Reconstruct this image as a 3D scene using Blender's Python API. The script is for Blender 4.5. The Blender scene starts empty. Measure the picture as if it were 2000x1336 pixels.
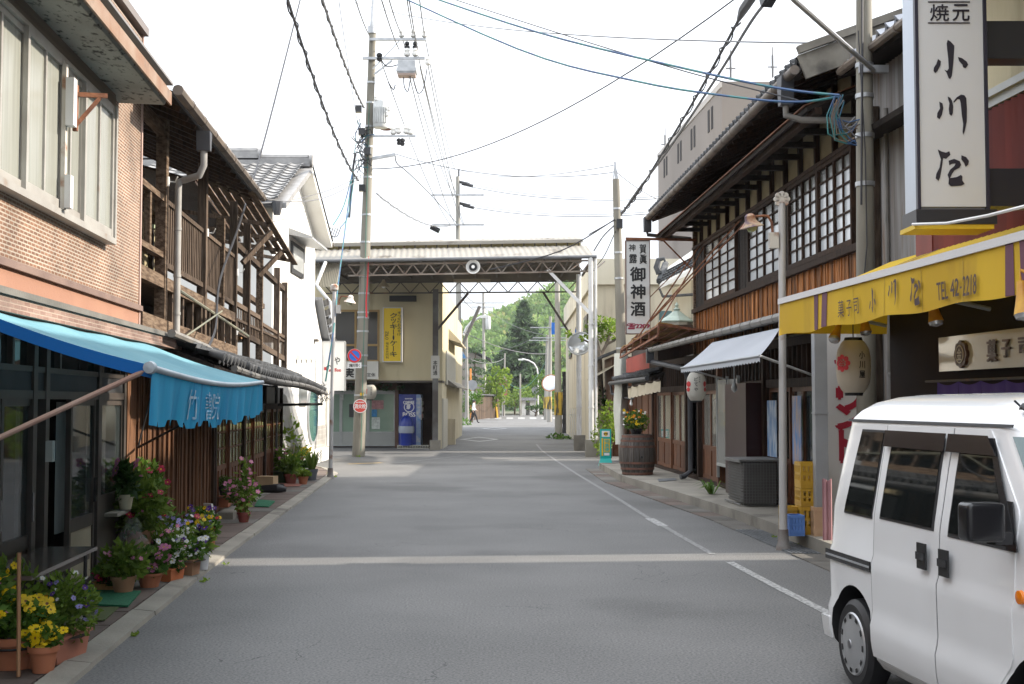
import bpy,bmesh,math,random
from mathutils import Vector,Matrix
R=random.Random(7)
scene=bpy.context.scene
COL=scene.collection
V=Vector
# ------------------------------------------------------------------ camera
FOC,CX,CY,EYE=2400.0,1000.0,668.0,1.58
PITCH=math.atan(117/2400)
cam_d=bpy.data.cameras.new('street_camera')
cam_d.sensor_width=36;cam_d.lens=36*FOC/2000
cam_d.clip_start=0.1;cam_d.clip_end=3000
cam=bpy.data.objects.new('street_camera',cam_d);COL.objects.link(cam)
cam.location=(0,0,EYE);cam.rotation_euler=(math.pi/2+PITCH,0,0)
scene.camera=cam
# ------------------------------------------------------------------ sky, sun, exposure
SUN_EL,SUN_AZ=31.0,85.2
world=bpy.data.worlds.new('World');scene.world=world;world.use_nodes=True
nt=world.node_tree;nt.nodes.clear()
N=nt.nodes.new;L=nt.links.new
sky=N('ShaderNodeTexSky');sky.sky_type='NISHITA';sky.sun_disc=False
sky.sun_elevation=math.radians(SUN_EL);sky.sun_rotation=math.radians(SUN_AZ)
sky.air_density=1.0;sky.dust_density=3.0
tc=N('ShaderNodeTexCoord');mp=N('ShaderNodeMapping');mp.inputs['Scale'].default_value=(1.0,1.0,3.2)
nz=N('ShaderNodeTexNoise');nz.inputs['Scale'].default_value=2.2;nz.inputs['Detail'].default_value=7;nz.inputs['Roughness'].default_value=.55
cr=N('ShaderNodeValToRGB');cr.color_ramp.elements[0].position=.30;cr.color_ramp.elements[0].color=(.90,.90,.90,1)
cr.color_ramp.elements[1].position=.62;cr.color_ramp.elements[1].color=(1,1,1,1)
mx=N('ShaderNodeMix');mx.data_type='RGBA';sz=N('ShaderNodeSeparateXYZ');ov=N('ShaderNodeMath');ov.operation='MULTIPLY_ADD';ov.use_clamp=False
ov.inputs[1].default_value=2.0;ov.inputs[2].default_value=1.0
mu_=N('ShaderNodeMath');mu_.operation='MULTIPLY';mr_=N('ShaderNodeMapRange');mr_.inputs['From Min'].default_value=.35;mr_.inputs['From Max'].default_value=.65;mr_.inputs['To Min'].default_value=.86;mr_.inputs['To Max'].default_value=1.1
mz=N('ShaderNodeMath');mz.operation='MAXIMUM';mz.inputs[1].default_value=0.0
vs_=N('ShaderNodeVectorMath');vs_.operation='SCALE';vs_.inputs[0].default_value=(2.25,2.35,2.50)
bg=N('ShaderNodeBackground');bg.inputs['Strength'].default_value=.13
wo=N('ShaderNodeOutputWorld')
L(tc.outputs['Generated'],mp.inputs['Vector']);L(mp.outputs['Vector'],nz.inputs['Vector'])
L(nz.outputs['Fac'],cr.inputs['Fac']);L(cr.outputs['Color'],mx.inputs['Factor'])
L(tc.outputs['Generated'],sz.inputs[0]);L(sz.outputs['Z'],mz.inputs[0]);L(mz.outputs[0],ov.inputs[0]);L(ov.outputs[0],mu_.inputs[0]);L(nz.outputs['Fac'],mr_.inputs['Value']);L(mr_.outputs['Result'],mu_.inputs[1]);L(mu_.outputs[0],vs_.inputs['Scale']);L(vs_.outputs[0],mx.inputs['B'])
L(sky.outputs['Color'],mx.inputs['A']);L(mx.outputs['Result'],bg.inputs['Color']);L(bg.outputs['Background'],wo.inputs['Surface'])
sun_d=bpy.data.lights.new('sun','SUN');sun_d.energy=2.3;sun_d.angle=math.radians(.9);sun_d.color=(1,.91,.78)
sun=bpy.data.objects.new('sun',sun_d);COL.objects.link(sun);sun.location=(40,5,40)
_e,_a=math.radians(SUN_EL),math.radians(SUN_AZ)
SUNV=V((math.sin(_a)*math.cos(_e),math.cos(_a)*math.cos(_e),math.sin(_e)))
sun.rotation_euler=SUNV.to_track_quat('Z','Y').to_euler()
scene.view_settings.view_transform='Standard';scene.view_settings.look='None'
scene.view_settings.exposure=1.9;scene.view_settings.gamma=1;scene.view_settings.use_curve_mapping=False
scene.cycles.max_bounces=6;scene.cycles.diffuse_bounces=3;scene.cycles.glossy_bounces=3
scene.cycles.transmission_bounces=4;scene.cycles.transparent_max_bounces=8
scene.cycles.caustics_reflective=False;scene.cycles.caustics_refractive=False
# ------------------------------------------------------------------ measuring helpers (photo pixel -> place on the street)
def ray(px,py):
 u=(px-CX)/FOC;v=(CY-py)/FOC
 c,s=math.cos(PITCH),math.sin(PITCH)
 return V((u,c-v*s,s+v*c))
def at(px,py,d):
 r=ray(px,py);return V((0,0,EYE))+r*(d/r.y)
def G(px,py,z=0.0):
 r=ray(px,py);return V((0,0,EYE))+r*((z-EYE)/r.z)
class Fr:
 """a vertical plane: a runs along it, b out of it, c up"""
 def __init__(s,o,t,n):
  s.o=V(o);s.t=V(t).normalized();s.n=V(n).normalized();s.z=V((0,0,1))
 def p(s,a,b,c):return s.o+s.t*a+s.n*b+s.z*c
 def hit(s,px,py,b=0.0):
  r=ray(px,py);q=s.o+s.n*b-V((0,0,EYE))
  k=q.dot(s.n)/r.dot(s.n);w=V((0,0,EYE))+r*k
  return(w-s.o).dot(s.t),w.z
 def sh(s,b):return Fr(s.o+s.n*b,s.t,s.n)
WF=Fr((0,0,0),(1,0,0),(0,1,0))
def facing(y,x=0.0):return Fr((x,y,0),(1,0,0),(0,-1,0))
# ------------------------------------------------------------------ mesh builder
class MB:
 def __init__(s):s.v=[];s.f=[];s.m=[];s.cur=0
 def add(s,pts,faces):
  k=len(s.v);s.v+=[V(p)for p in pts]
  for f in faces:s.f.append([k+i for i in f]);s.m.append(s.cur)
  return s
 def face(s,*pts):return s.add(pts,[list(range(len(pts)))])
 def hexa(s,q):
  return s.add(q,[[0,3,2,1],[4,5,6,7],[0,1,5,4],[1,2,6,5],[2,3,7,6],[3,0,4,7]])
 def box(s,fr,a0,a1,b0,b1,c0,c1):
  P=fr.p
  return s.hexa([P(a0,b0,c0),P(a1,b0,c0),P(a1,b1,c0),P(a0,b1,c0),P(a0,b0,c1),P(a1,b0,c1),P(a1,b1,c1),P(a0,b1,c1)])
 def beam(s,p,q,w,h=None,up=(0,0,1)):
  p,q=V(p),V(q);h=h or w;d=(q-p).normalized();u=V(up)
  x=d.cross(u)
  if x.length<1e-4:x=d.cross(V((1,0,0)))
  x.normalize();y=x.cross(d).normalized();x*=w/2;y*=h/2
  return s.hexa([p-x-y,p+x-y,p+x+y,p-x+y,q-x-y,q+x-y,q+x+y,q-x+y])
 def tube(s,pts,r,n=8,cap=True):
  pts=[V(p)for p in pts];rs=r if isinstance(r,(list,tuple))else[r]*len(pts)
  k=len(s.v);m=len(pts);x=None
  for i,p in enumerate(pts):
   d=(pts[min(i+1,m-1)]-pts[max(i-1,0)]).normalized()
   if x is None:
    x=d.cross(V((0,0,1)))
    if x.length<1e-3:x=d.cross(V((0,1,0)))
   x=(x-d*x.dot(d)).normalized();y=d.cross(x)
   for j in range(n):
    t=2*math.pi*j/n;s.v.append(p+(x*math.cos(t)+y*math.sin(t))*rs[i])
  for i in range(m-1):
   for j in range(n):
    a,b=k+i*n+j,k+i*n+(j+1)%n
    s.f.append([a,b,b+n,a+n]);s.m.append(s.cur)
  if cap:
   s.f.append([k+j for j in range(n)][::-1]);s.m.append(s.cur)
   s.f.append([k+(m-1)*n+j for j in range(n)]);s.m.append(s.cur)
  return s
 def lathe(s,o,prof,n=16,ax=(0,0,1),ex=None,cap=True):
  """profile [(radius, height)] turned round the axis"""
  o=V(o);ax=V(ax).normalized();x=V(ex)if ex else ax.cross(V((0,1,0)))
  if x.length<1e-3:x=ax.cross(V((1,0,0)))
  x.normalize();y=ax.cross(x);k=len(s.v);m=len(prof)
  for r,h in prof:
   for j in range(n):
    t=2*math.pi*j/n;s.v.append(o+ax*h+(x*math.cos(t)+y*math.sin(t))*r)
  for i in range(m-1):
   for j in range(n):
    a,b=k+i*n+j,k+i*n+(j+1)%n
    s.f.append([a,b,b+n,a+n]);s.m.append(s.cur)
  if cap:
   if prof[0][0]>1e-4:s.f.append([k+j for j in range(n)][::-1]);s.m.append(s.cur)
   if prof[-1][0]>1e-4:s.f.append([k+(m-1)*n+j for j in range(n)]);s.m.append(s.cur)
  return s
 def sheet(s,rows,th=None):
  """grid of points; th = thickness vector"""
  m,n=len(rows),len(rows[0]);k=len(s.v)
  for r in rows:s.v+=[V(p)for p in r]
  for i in range(m-1):
   for j in range(n-1):
    a=k+i*n+j;s.f.append([a,a+1,a+n+1,a+n]);s.m.append(s.cur)
  if th is not None:
   th=V(th);k2=len(s.v)
   for r in rows:s.v+=[V(p)+th for p in r]
   for i in range(m-1):
    for j in range(n-1):
     a=k2+i*n+j;s.f.append([a,a+n,a+n+1,a+1]);s.m.append(s.cur)
   rim=[j for j in range(n)]+[i*n+n-1 for i in range(1,m)]+[(m-1)*n+j for j in range(n-2,-1,-1)]+[i*n for i in range(m-2,0,-1)]
   for i in range(len(rim)):
    a,b=rim[i],rim[(i+1)%len(rim)]
    s.f.append([k+b,k+a,k2+a,k2+b]);s.m.append(s.cur)
  return s
 def prism(s,poly,fr,b0,b1):
  """polygon [(a, c)] in the plane of fr, from b0 to b1"""
  n=len(poly);pts=[fr.p(a,b0,c)for a,c in poly]+[fr.p(a,b1,c)for a,c in poly]
  return s.add(pts,[list(range(n))[::-1],[n+i for i in range(n)]]+[[i,(i+1)%n,n+(i+1)%n,n+i]for i in range(n)])
def root_loc(o):
 while o.parent:o=o.parent
 return V(o.location)
def mesh_of(name,mb,mats,off=V((0,0,0)),smooth=True,fix=True):
 me=bpy.data.meshes.new(name)
 me.from_pydata([tuple(v-off)for v in mb.v],[],mb.f)
 for m in(mats if isinstance(mats,(list,tuple))else[mats]):me.materials.append(m)
 if any(mb.m):me.polygons.foreach_set('material_index',mb.m)
 if fix:
  b=bmesh.new();b.from_mesh(me);bmesh.ops.recalc_face_normals(b,faces=b.faces);b.to_mesh(me);b.free()
 if smooth:
  me.polygons.foreach_set('use_smooth',[True]*len(me.polygons));me.set_sharp_from_angle(angle=math.radians(38))
 me.update();return me
def tag(o,label=None,cat=None,group=None,kind=None):
 for k,v in(('label',label),('category',cat),('group',group),('kind',kind)):
  if v:o[k]=v
 return o
def T(name,label,cat,loc,group=None):
 o=bpy.data.objects.new(name,None);COL.objects.link(o);o.location=loc;o.empty_display_size=.2
 return tag(o,label,cat,group)
def ob(name,mb,mat,parent=None,label=None,cat=None,group=None,kind=None,smooth=True,fix=True,loc=None):
 off=root_loc(parent)if parent else(V(loc)if loc is not None else V((0,0,0)))
 o=bpy.data.objects.new(name,mesh_of(name,mb,mat,off,smooth,fix));COL.objects.link(o)
 if parent:o.parent=parent
 elif loc is not None:o.location=loc
 return tag(o,label,cat,group,kind)
def solo(name,mb,mat,label,cat,group=None,smooth=True):
 """a thing that is one mesh: its origin is put at its base"""
 lo=V((min(v[i]for v in mb.v)for i in range(3)));hi=V((max(v[i]for v in mb.v)for i in range(3)))
 return ob(name,mb,mat,None,label,cat,group,smooth=smooth,loc=((lo.x+hi.x)/2,(lo.y+hi.y)/2,lo.z))
_ub={}
def ubox(mat):
 if mat.name not in _ub:
  _ub[mat.name]=mesh_of('piece',MB().box(WF,0,1,0,1,0,1),mat,smooth=False)
 return _ub[mat.name]
def inst(name,me,parent,M,label=None):
 o=bpy.data.objects.new(name,me);COL.objects.link(o)
 if parent:
  o.parent=parent;M=Matrix.Translation(-root_loc(parent))@M
 o.matrix_basis=M
 return tag(o,label)
def pc(name,mat,parent,fr,a0,a1,b0,b1,c0,c1,rz=0.0,label=None):
 """one piece (box) that shares its mesh with its alikes"""
 M=Matrix.Identity(4);t,n,z=fr.t*(a1-a0),fr.n*(b1-b0),fr.z*(c1-c0)
 for i in range(3):M[i][0],M[i][1],M[i][2]=t[i],n[i],z[i]
 if rz:
  M=Matrix.Rotation(rz,4,fr.n)@M
 p=fr.p(a0,b0,c0)
 for i in range(3):M[i][3]=p[i]
 return inst(name,ubox(mat),parent,M,label)
# ------------------------------------------------------------------ lettering
_tx={}
def glyph(s,bold=0.0):
 key=(s,bold)
 if key not in _tx:
  cu=bpy.data.curves.new('lettering','FONT');cu.body=s;cu.size=1;cu.offset=bold;cu.resolution_u=3
  o=bpy.data.objects.new('lettering',cu);COL.objects.link(o)
  dg=bpy.context.evaluated_depsgraph_get();me=o.evaluated_get(dg).to_mesh()
  vs=[(v.co.x,v.co.y)for v in me.vertices];fs=[list(p.vertices)for p in me.polygons]
  o.evaluated_get(dg).to_mesh_clear();bpy.data.objects.remove(o);bpy.data.curves.remove(cu)
  x0=min(x for x,y in vs);x1=max(x for x,y in vs);y0=min(y for x,y in vs);y1=max(y for x,y in vs)
  _tx[key]=([((x-x0)/max(x1-x0,1e-6),(y-y0)/max(y1-y0,1e-6))for x,y in vs],fs)
 return _tx[key]
def letter(mb,s,fr,a0,a1,c0,c1,b,bold=0.0,slant=0.0,fn=None):
 vs,fs=glyph(s,0.0);k=bold*.75
 sgn=1 if b>=0 else-1
 for i,(dx,dy)in enumerate(((0,0),(k,0),(-k,0),(0,k),(0,-k))if bold>.005 else((0,0),)):
  mb.add([(fn or fr.p)(a0+(x+dx+slant*(y-.5))*(a1-a0),b+sgn*i*.0004,c0+(y+dy)*(c1-c0))for x,y in vs],fs)
def column(mb,chars,fr,a0,a1,ctop,cbot,b,bold=0.0,gap=.12,hs=None):
 n=len(chars);h=(ctop-cbot)/n
 for i,ch in enumerate(chars):
  k=1.0 if not hs else hs[i];cm=(a0+a1)/2;w=(a1-a0)/2*k
  if ch==' ':continue
  letter(mb,ch,fr,cm-w,cm+w,ctop-h*(i+1)+h*gap/2,ctop-h*i-h*gap/2,b,bold)
# ------------------------------------------------------------------ materials
MATS={}
def M(name,c1,c2=None,scale=3.0,rough=.7,metal=0.0,bump=0.0,bscale=None,st=(1,1,1),rnd=0.0,coat=0.0,spec=.5,detail=5,lo=.35,hi=.65,c3=None,s3=.6,t3=.62,trans=0.0,alpha=1.0):
 """weathered surface: two tones by noise in world space, optional dirt tone c3, fine relief"""
 if name in MATS:return MATS[name]
 m=bpy.data.materials.new(name);m.use_nodes=True;MATS[name]=m
 t=m.node_tree;b=t.nodes['Principled BSDF'];n=t.nodes.new;l=t.links.new
 b.inputs['Roughness'].default_value=rough;b.inputs['Metallic'].default_value=metal
 b.inputs['Specular IOR Level'].default_value=spec;b.inputs['Coat Weight'].default_value=coat
 geo=n('ShaderNodeNewGeometry');mp=n('ShaderNodeMapping');mp.inputs['Scale'].default_value=st
 l(geo.outputs['Position'],mp.inputs['Vector'])
 col=None
 def noise(sc,dt=detail):
  q=n('ShaderNodeTexNoise');q.inputs['Scale'].default_value=sc;q.inputs['Detail'].default_value=dt
  l(mp.outputs['Vector'],q.inputs['Vector']);return q.outputs['Fac']
 def ramp(src,a,bb):
  q=n('ShaderNodeMapRange');q.inputs['From Min'].default_value=a;q.inputs['From Max'].default_value=bb
  l(src,q.inputs['Value']);return q.outputs['Result']
 def mix(f,A,B):
  q=n('ShaderNodeMix');q.data_type='RGBA'
  if isinstance(f,float):q.inputs['Factor'].default_value=f
  else:l(f,q.inputs['Factor'])
  for k,x in(('A',A),('B',B)):
   if isinstance(x,tuple):q.inputs[k].default_value=(*x,1)
   else:l(x,q.inputs[k])
  return q.outputs['Result']
 if c2:col=mix(ramp(noise(scale),lo,hi),c1,c2)
 else:col=c1
 if c3:col=mix(ramp(noise(s3,7),t3,t3+.12),col,c3)
 if rnd:
  oi=n('ShaderNodeObjectInfo');hs=n('ShaderNodeHueSaturation')
  mr=n('ShaderNodeMapRange');mr.inputs['To Min'].default_value=1-rnd;mr.inputs['To Max'].default_value=1+rnd
  l(oi.outputs['Random'],mr.inputs['Value']);l(mr.outputs['Result'],hs.inputs['Value'])
  if isinstance(col,tuple):hs.inputs['Color'].default_value=(*col,1)
  else:l(col,hs.inputs['Color'])
  col=hs.outputs['Color']
 if isinstance(col,tuple):b.inputs['Base Color'].default_value=(*col,1)
 else:l(col,b.inputs['Base Color'])
 if bump:
  bp=n('ShaderNodeBump');bp.inputs['Strength'].default_value=min(1,bump);bp.inputs['Distance'].default_value=.02*max(1,bump)
  l(noise(bscale or scale*4,6),bp.inputs['Height']);l(bp.outputs['Normal'],b.inputs['Normal'])
 if trans:
  tr=n('ShaderNodeBsdfTranslucent');ms=n('ShaderNodeMixShader');ms.inputs['Fac'].default_value=trans
  if isinstance(col,tuple):tr.inputs['Color'].default_value=(*col,1)
  else:l(col,tr.inputs['Color'])
  l(b.outputs['BSDF'],ms.inputs[1]);l(tr.outputs['BSDF'],ms.inputs[2]);l(ms.outputs['Shader'],t.nodes['Material Output'].inputs['Surface'])
 if alpha<1:b.inputs['Alpha'].default_value=alpha
 return m
def glassy(name,col=(.02,.025,.025),rough=.04,alpha=1.0,spec=.8):
 m=M(name,col,rough=rough,spec=spec,alpha=alpha);return m
asphalt=M('asphalt',(.114,.113,.111),(.140,.138,.135),scale=.7,rough=.85,bump=.3,bscale=170,c3=(.086,.085,.083),s3=.30,t3=.54)
def speckle(m,sc,amt):
 t=m.node_tree;b=t.nodes['Principled BSDF'];lk=b.inputs['Base Color'].links[0];src=lk.from_socket
 g=t.nodes.new('ShaderNodeNewGeometry');q=t.nodes.new('ShaderNodeTexNoise');q.inputs['Scale'].default_value=sc;q.inputs['Detail'].default_value=2
 t.links.new(g.outputs['Position'],q.inputs['Vector'])
 mr=t.nodes.new('ShaderNodeMapRange');mr.inputs['From Min'].default_value=.3;mr.inputs['From Max'].default_value=.7
 mr.inputs['To Min'].default_value=1-amt;mr.inputs['To Max'].default_value=1+amt;t.links.new(q.outputs['Fac'],mr.inputs['Value'])
 h=t.nodes.new('ShaderNodeHueSaturation');t.links.new(src,h.inputs['Color']);t.links.new(mr.outputs['Result'],h.inputs['Value'])
 t.links.new(h.outputs['Color'],b.inputs['Base Color'])
def cracks(m,sc,w,dark):
 t=m.node_tree;b=t.nodes['Principled BSDF'];src=b.inputs['Base Color'].links[0].from_socket
 g=t.nodes.new('ShaderNodeNewGeometry');nz=t.nodes.new('ShaderNodeTexNoise');nz.inputs['Scale'].default_value=1.3;nz.inputs['Detail'].default_value=4
 ad=t.nodes.new('ShaderNodeMixRGB');ad.blend_type='ADD';ad.inputs['Fac'].default_value=1.0
 t.links.new(g.outputs['Position'],nz.inputs['Vector']);t.links.new(g.outputs['Position'],ad.inputs[1]);t.links.new(nz.outputs['Color'],ad.inputs[2])
 vo=t.nodes.new('ShaderNodeTexVoronoi');vo.feature='DISTANCE_TO_EDGE';vo.inputs['Scale'].default_value=sc
 t.links.new(ad.outputs['Color'],vo.inputs['Vector'])
 lt=t.nodes.new('ShaderNodeMath');lt.operation='LESS_THAN';lt.inputs[1].default_value=w;t.links.new(vo.outputs['Distance'],lt.inputs[0])
 n2=t.nodes.new('ShaderNodeTexNoise');n2 .inputs['Scale'].default_value=.5;t.links.new(g.outputs['Position'],n2 .inputs['Vector'])
 gt=t.nodes.new('ShaderNodeMath');gt.operation='GREATER_THAN';gt.inputs[1].default_value=.57;t.links.new(n2 .outputs['Fac'],gt.inputs[0])
 mu=t.nodes.new('ShaderNodeMath');mu.operation='MULTIPLY';t.links.new(lt.outputs[0],mu.inputs[0]);t.links.new(gt.outputs[0],mu.inputs[1])
 x=t.nodes.new('ShaderNodeMix');x.data_type='RGBA';x.inputs['B'].default_value=(*dark,1)
 t.links.new(mu.outputs[0],x.inputs['Factor']);t.links.new(src,x.inputs['A']);t.links.new(x.outputs['Result'],b.inputs['Base Color'])
cracks(asphalt,.9,.0035,(.065,.065,.066));speckle(asphalt,60,.40)
earth=M('earth',(.10,.09,.065),(.07,.08,.04),scale=.4,rough=.95)
concrete=M('concrete',(.27,.25,.21),(.19,.175,.15),scale=1.6,rough=.9,bump=.25,bscale=40,c3=(.10,.09,.075),s3=1.1,t3=.58)
concrete_dk=M('concrete_dark',(.14,.13,.115),(.095,.088,.078),scale=2.2,rough=.9,bump=.25,bscale=40,rnd=.18)
slab_m=M('brown_slab',(.12,.088,.072),(.085,.063,.053),scale=2.5,rough=.85,bump=.2,bscale=50,rnd=.16)
grate_m=M('steel_grate',(.20,.21,.22),(.13,.14,.15),scale=8,rough=.55,metal=.6)
paint_w=M('road_paint',(.40,.40,.39),(.17,.17,.168),scale=28,rough=.8,lo=.40,hi=.60)
paint_y=M('road_paint_yellow',(.55,.36,.10),(.18,.15,.10),scale=6,rough=.8,lo=.45,hi=.7)
wood_dk=M('wood_dark',(.050,.026,.015),(.020,.011,.007),scale=5,spec=.2,rough=.75,st=(6,6,.8),bump=.25,bscale=12,rnd=.3)
wood_gr=M('wood_weathered',(.130,.095,.070),(.052,.036,.026),scale=5,spec=.15,rough=.88,st=(7,7,.7),bump=.4,bscale=14,rnd=.28)
wood_hz=M('wood_weathered_beam',(.18,.13,.09),(.07,.045,.03),scale=5,spec=.15,rough=.88,st=(5,.8,7),bump=.4,bscale=14,rnd=.2)
wood_or=M('wood_charred_orange',(.40,.155,.042),(.045,.018,.009),scale=4.2,spec=.2,rough=.68,st=(7,7,.55),bump=.35,bscale=12,rnd=.55,lo=.3,hi=.7)
wood_fence=M('wood_fence',(.17,.085,.045),(.070,.034,.020),scale=5,spec=.15,rough=.85,st=(8,8,.5),bump=.35,bscale=14,rnd=.3)
wood_red=M('wood_door_brown',(.145,.055,.022),(.07,.026,.012),scale=5,spec=.3,rough=.55,st=(6,6,.7),bump=.15,rnd=.2)
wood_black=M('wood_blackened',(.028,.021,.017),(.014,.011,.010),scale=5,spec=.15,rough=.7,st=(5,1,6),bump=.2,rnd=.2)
plaster_or=M('plaster_orange',(.33,.175,.115),(.29,.15,.10),scale=2,rough=.85,bump=.15,bscale=30,c3=(.36,.17,.10),s3=.9,t3=.6)
plaster_be=M('plaster_beige',(.56,.495,.33),(.49,.43,.28),scale=1.1,rough=.9,bump=.15,bscale=30,c3=(.30,.255,.16),s3=1.6,t3=.57,st=(1,1,.16))
plaster_ol=M('plaster_aged',(.42,.36,.22),(.33,.28,.165),scale=1.6,rough=.9,bump=.15,bscale=30,c3=(.22,.18,.11),s3=1.2,t3=.6)
plaster_wh=M('plaster_white',(.80,.79,.75),(.74,.72,.67),scale=1.3,rough=.85,bump=.08,bscale=30)
plaster_cr=M('plaster_cream',(.60,.545,.42),(.52,.46,.345),scale=.8,rough=.9,c3=(.34,.295,.22),s3=1.4,t3=.56,st=(1,1,.16))
conc_tower=M('tower_concrete',(.27,.235,.21),(.225,.195,.175),scale=.12,rough=.9,c3=(.19,.16,.14),s3=.2,t3=.60,st=(1,1,.3))
mould=M('mouldy_soffit',(.32,.31,.275),(.22,.21,.185),scale=2.5,rough=.9,c3=(.05,.046,.04),s3=24,t3=.55,st=(1,.5,1))
rtile=M('roof_tile_grey',(.095,.097,.10),(.055,.057,.06),scale=5,rough=.85,spec=.2,bump=.15,rnd=.2)
rtile_lt=M('roof_tile_silver',(.28,.275,.27),(.20,.197,.195),scale=5,rough=.5,bump=.1,rnd=.15)
pipe_gr=M('pvc_pipe_grey',(.20,.185,.165),(.145,.135,.12),scale=4,rough=.5)
pipe_bk=M('pvc_dark',(.040,.043,.05),(.06,.06,.065),scale=4,rough=.5)
gutter_br=M('gutter_brown',(.17,.135,.105),(.10,.082,.067),scale=3,rough=.6,bump=.1)
steel=M('galvanised',(.50,.51,.52),(.38,.39,.40),scale=6,rough=.45,metal=.75)
steel_wh=M('white_steel',(.66,.66,.65),(.56,.55,.54),scale=3,rough=.55,c3=(.34,.27,.21),s3=2.4,t3=.66)
steel_gr=M('grey_steel',(.33,.34,.355),(.28,.29,.30),scale=3,rough=.5,c3=(.2,.15,.11),s3=2,t3=.68)
steel_dk=M('dark_steel',(.085,.07,.06),(.05,.042,.038),scale=3,rough=.6,c3=(.19,.085,.045),s3=3,t3=.58)
rust=M('rust',(.26,.105,.05),(.14,.055,.03),scale=9,rough=.85,bump=.3)
rust_wh=M('rusty_white_paint',(.55,.52,.47),(.45,.42,.38),scale=3,rough=.65,c3=(.24,.10,.045),s3=5,t3=.55)
conc_pole=M('pole_concrete',(.25,.235,.195),(.175,.16,.13),scale=1.2,rough=.88,bump=.1,st=(3,3,.6),c3=(.12,.105,.08),s3=1.5,t3=.62)
conc_lt=M('pole_concrete_light',(.36,.35,.32),(.28,.27,.245),scale=1.2,rough=.88,st=(3,3,.5),c3=(.2,.185,.16),s3=1.2,t3=.62)
porcelain=M('porcelain',(.80,.79,.76),rough=.25)
rubber=M('rubber_black',(.016,.016,.018),rough=.55)
wire_m=M('wire_black',(.03,.03,.035),rough=.6)
wire_gr=M('wire_grey',(.14,.14,.145),rough=.6)
wire_bl=M('wire_blue',(.025,.07,.17),(.03,.16,.16),scale=3,rough=.5,lo=.45,hi=.55)
glass=glassy('window_glass')
glass_dk=glassy('dark_glass',(.006,.007,.008),.03)
frost=M('frosted_glass',(.60,.63,.65),(.50,.53,.55),scale=.8,rough=.22,spec=.7,rnd=.14)
olive_glass=M('olive_frosted_glass',(.25,.27,.12),(.20,.215,.095),scale=1.5,rough=.2,spec=.6,rnd=.16)
curtain=M('curtain_white',(.30,.305,.27),(.25,.255,.225),scale=3,rough=.25,st=(9,9,.3),spec=.6)
black=M('black_matt',(.012,.012,.013),rough=.7)
black_pl=M('black_plastic',(.016,.016,.018),rough=.18)
pipe_lt=M('pvc_pipe_light',(.34,.33,.31),(.26,.25,.235),scale=4,rough=.5)
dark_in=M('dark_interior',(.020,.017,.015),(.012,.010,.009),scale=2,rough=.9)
print('part a ok')
# == GROUND
def interp(tab,x):
 for(x0,y0),(x1,y1)in zip(tab,tab[1:]):
  if x<=x1:return y0+(y1-y0)*(x-x0)/(x1-x0)
 return tab[-1][1]
gm=MB();gm.face((-700,-60,-.06),(700,-60,-.06),(700,1200,-.06),(-700,1200,-.06))
ob('ground',gm,earth,kind='structure',smooth=False)
rd=MB()
rows=[]
for y in[-25,-5,5,15,25,35,45,60,80,100,118]:
 rows.append([(x,y,0)for x in(-13,-4,0,4,12)])
rd.sheet(rows)
rd.sheet([[(-60,118.0,0),(60,118.0,0)],[(-60,150,0),(60,150,0)]])
ob('road',rd,asphalt,kind='structure',smooth=False)
FL=Fr((-2.634,0,0),(-.08,1,0),(1,.08,0))
FRg=Fr((4.665,0,0),(-.054,1,0),(-1,-.054,0))
FRu=Fr((4.964,0,0),(-.0375,1,0),(-1,-.0375,0))
FY=Fr((4.87,0,0),(-.083,1,0),(-1,-.083,0))
KERB=[(-6,-1.35),(2,-2.03),(6.9,-2.44),(12.04,-2.86),(17.5,-3.20),(24.5,-3.62),(27.5,-3.85),(29,-4.3),(31,-5.2)]
def kx(y):return interp(KERB,y)
FLx=lambda y:-2.634-.08*y
apron=MB();rows=[]
for y in[-6,-2,2,5,8,11,14,17,20,23,26,29,31]:
 rows.append([(min(FLx(y)-3,kx(y)-.9),y,.035),(kx(y)-.70,y,.035)])
apron.sheet(rows,(0,0,-.09));ob('pavement',apron,concrete,kind='structure',smooth=False)
kerb=bpy.data.objects.new('kerb',None);COL.objects.link(kerb);kerb['kind']='structure'
y=2.0
while y<29.4:
 l=1.8
 m=MB();e=.008;j=R.uniform(-.006,.006)
 m.hexa([(kx(y)-.18+j,y+e,-.05),(kx(y)+j,y+e,-.05),(kx(y+l)+j,y+l-e,-.05),(kx(y+l)-.18+j,y+l-e,-.05),(kx(y)-.18+j,y+e,.045),(kx(y)-.02+j,y+e,.03),(kx(y+l)-.02+j,y+l-e,.03),(kx(y+l)-.18+j,y+l-e,.045)])
 ob('kerb_stone',m,concrete,kerb,smooth=False);y+=l
gut=bpy.data.objects.new('gutter_cover',None);COL.objects.link(gut);gut['kind']='structure'
y=2.0
while y<29:
 l=.55;e=.007;z=.032+R.uniform(0,.006);m=MB()
 m.hexa([(kx(y)-.69,y+e,-.04),(kx(y)-.21,y+e,-.04),(kx(y+l)-.21,y+l-e,-.04),(kx(y+l)-.69,y+l-e,-.04),(kx(y)-.69,y+e,z),(kx(y)-.21,y+e,z),(kx(y+l)-.21,y+l-e,z),(kx(y+l)-.69,y+l-e,z)])
 ob('slab',m,slab_m if R.random()<.8 else concrete_dk,gut,smooth=False);y+=l
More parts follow.
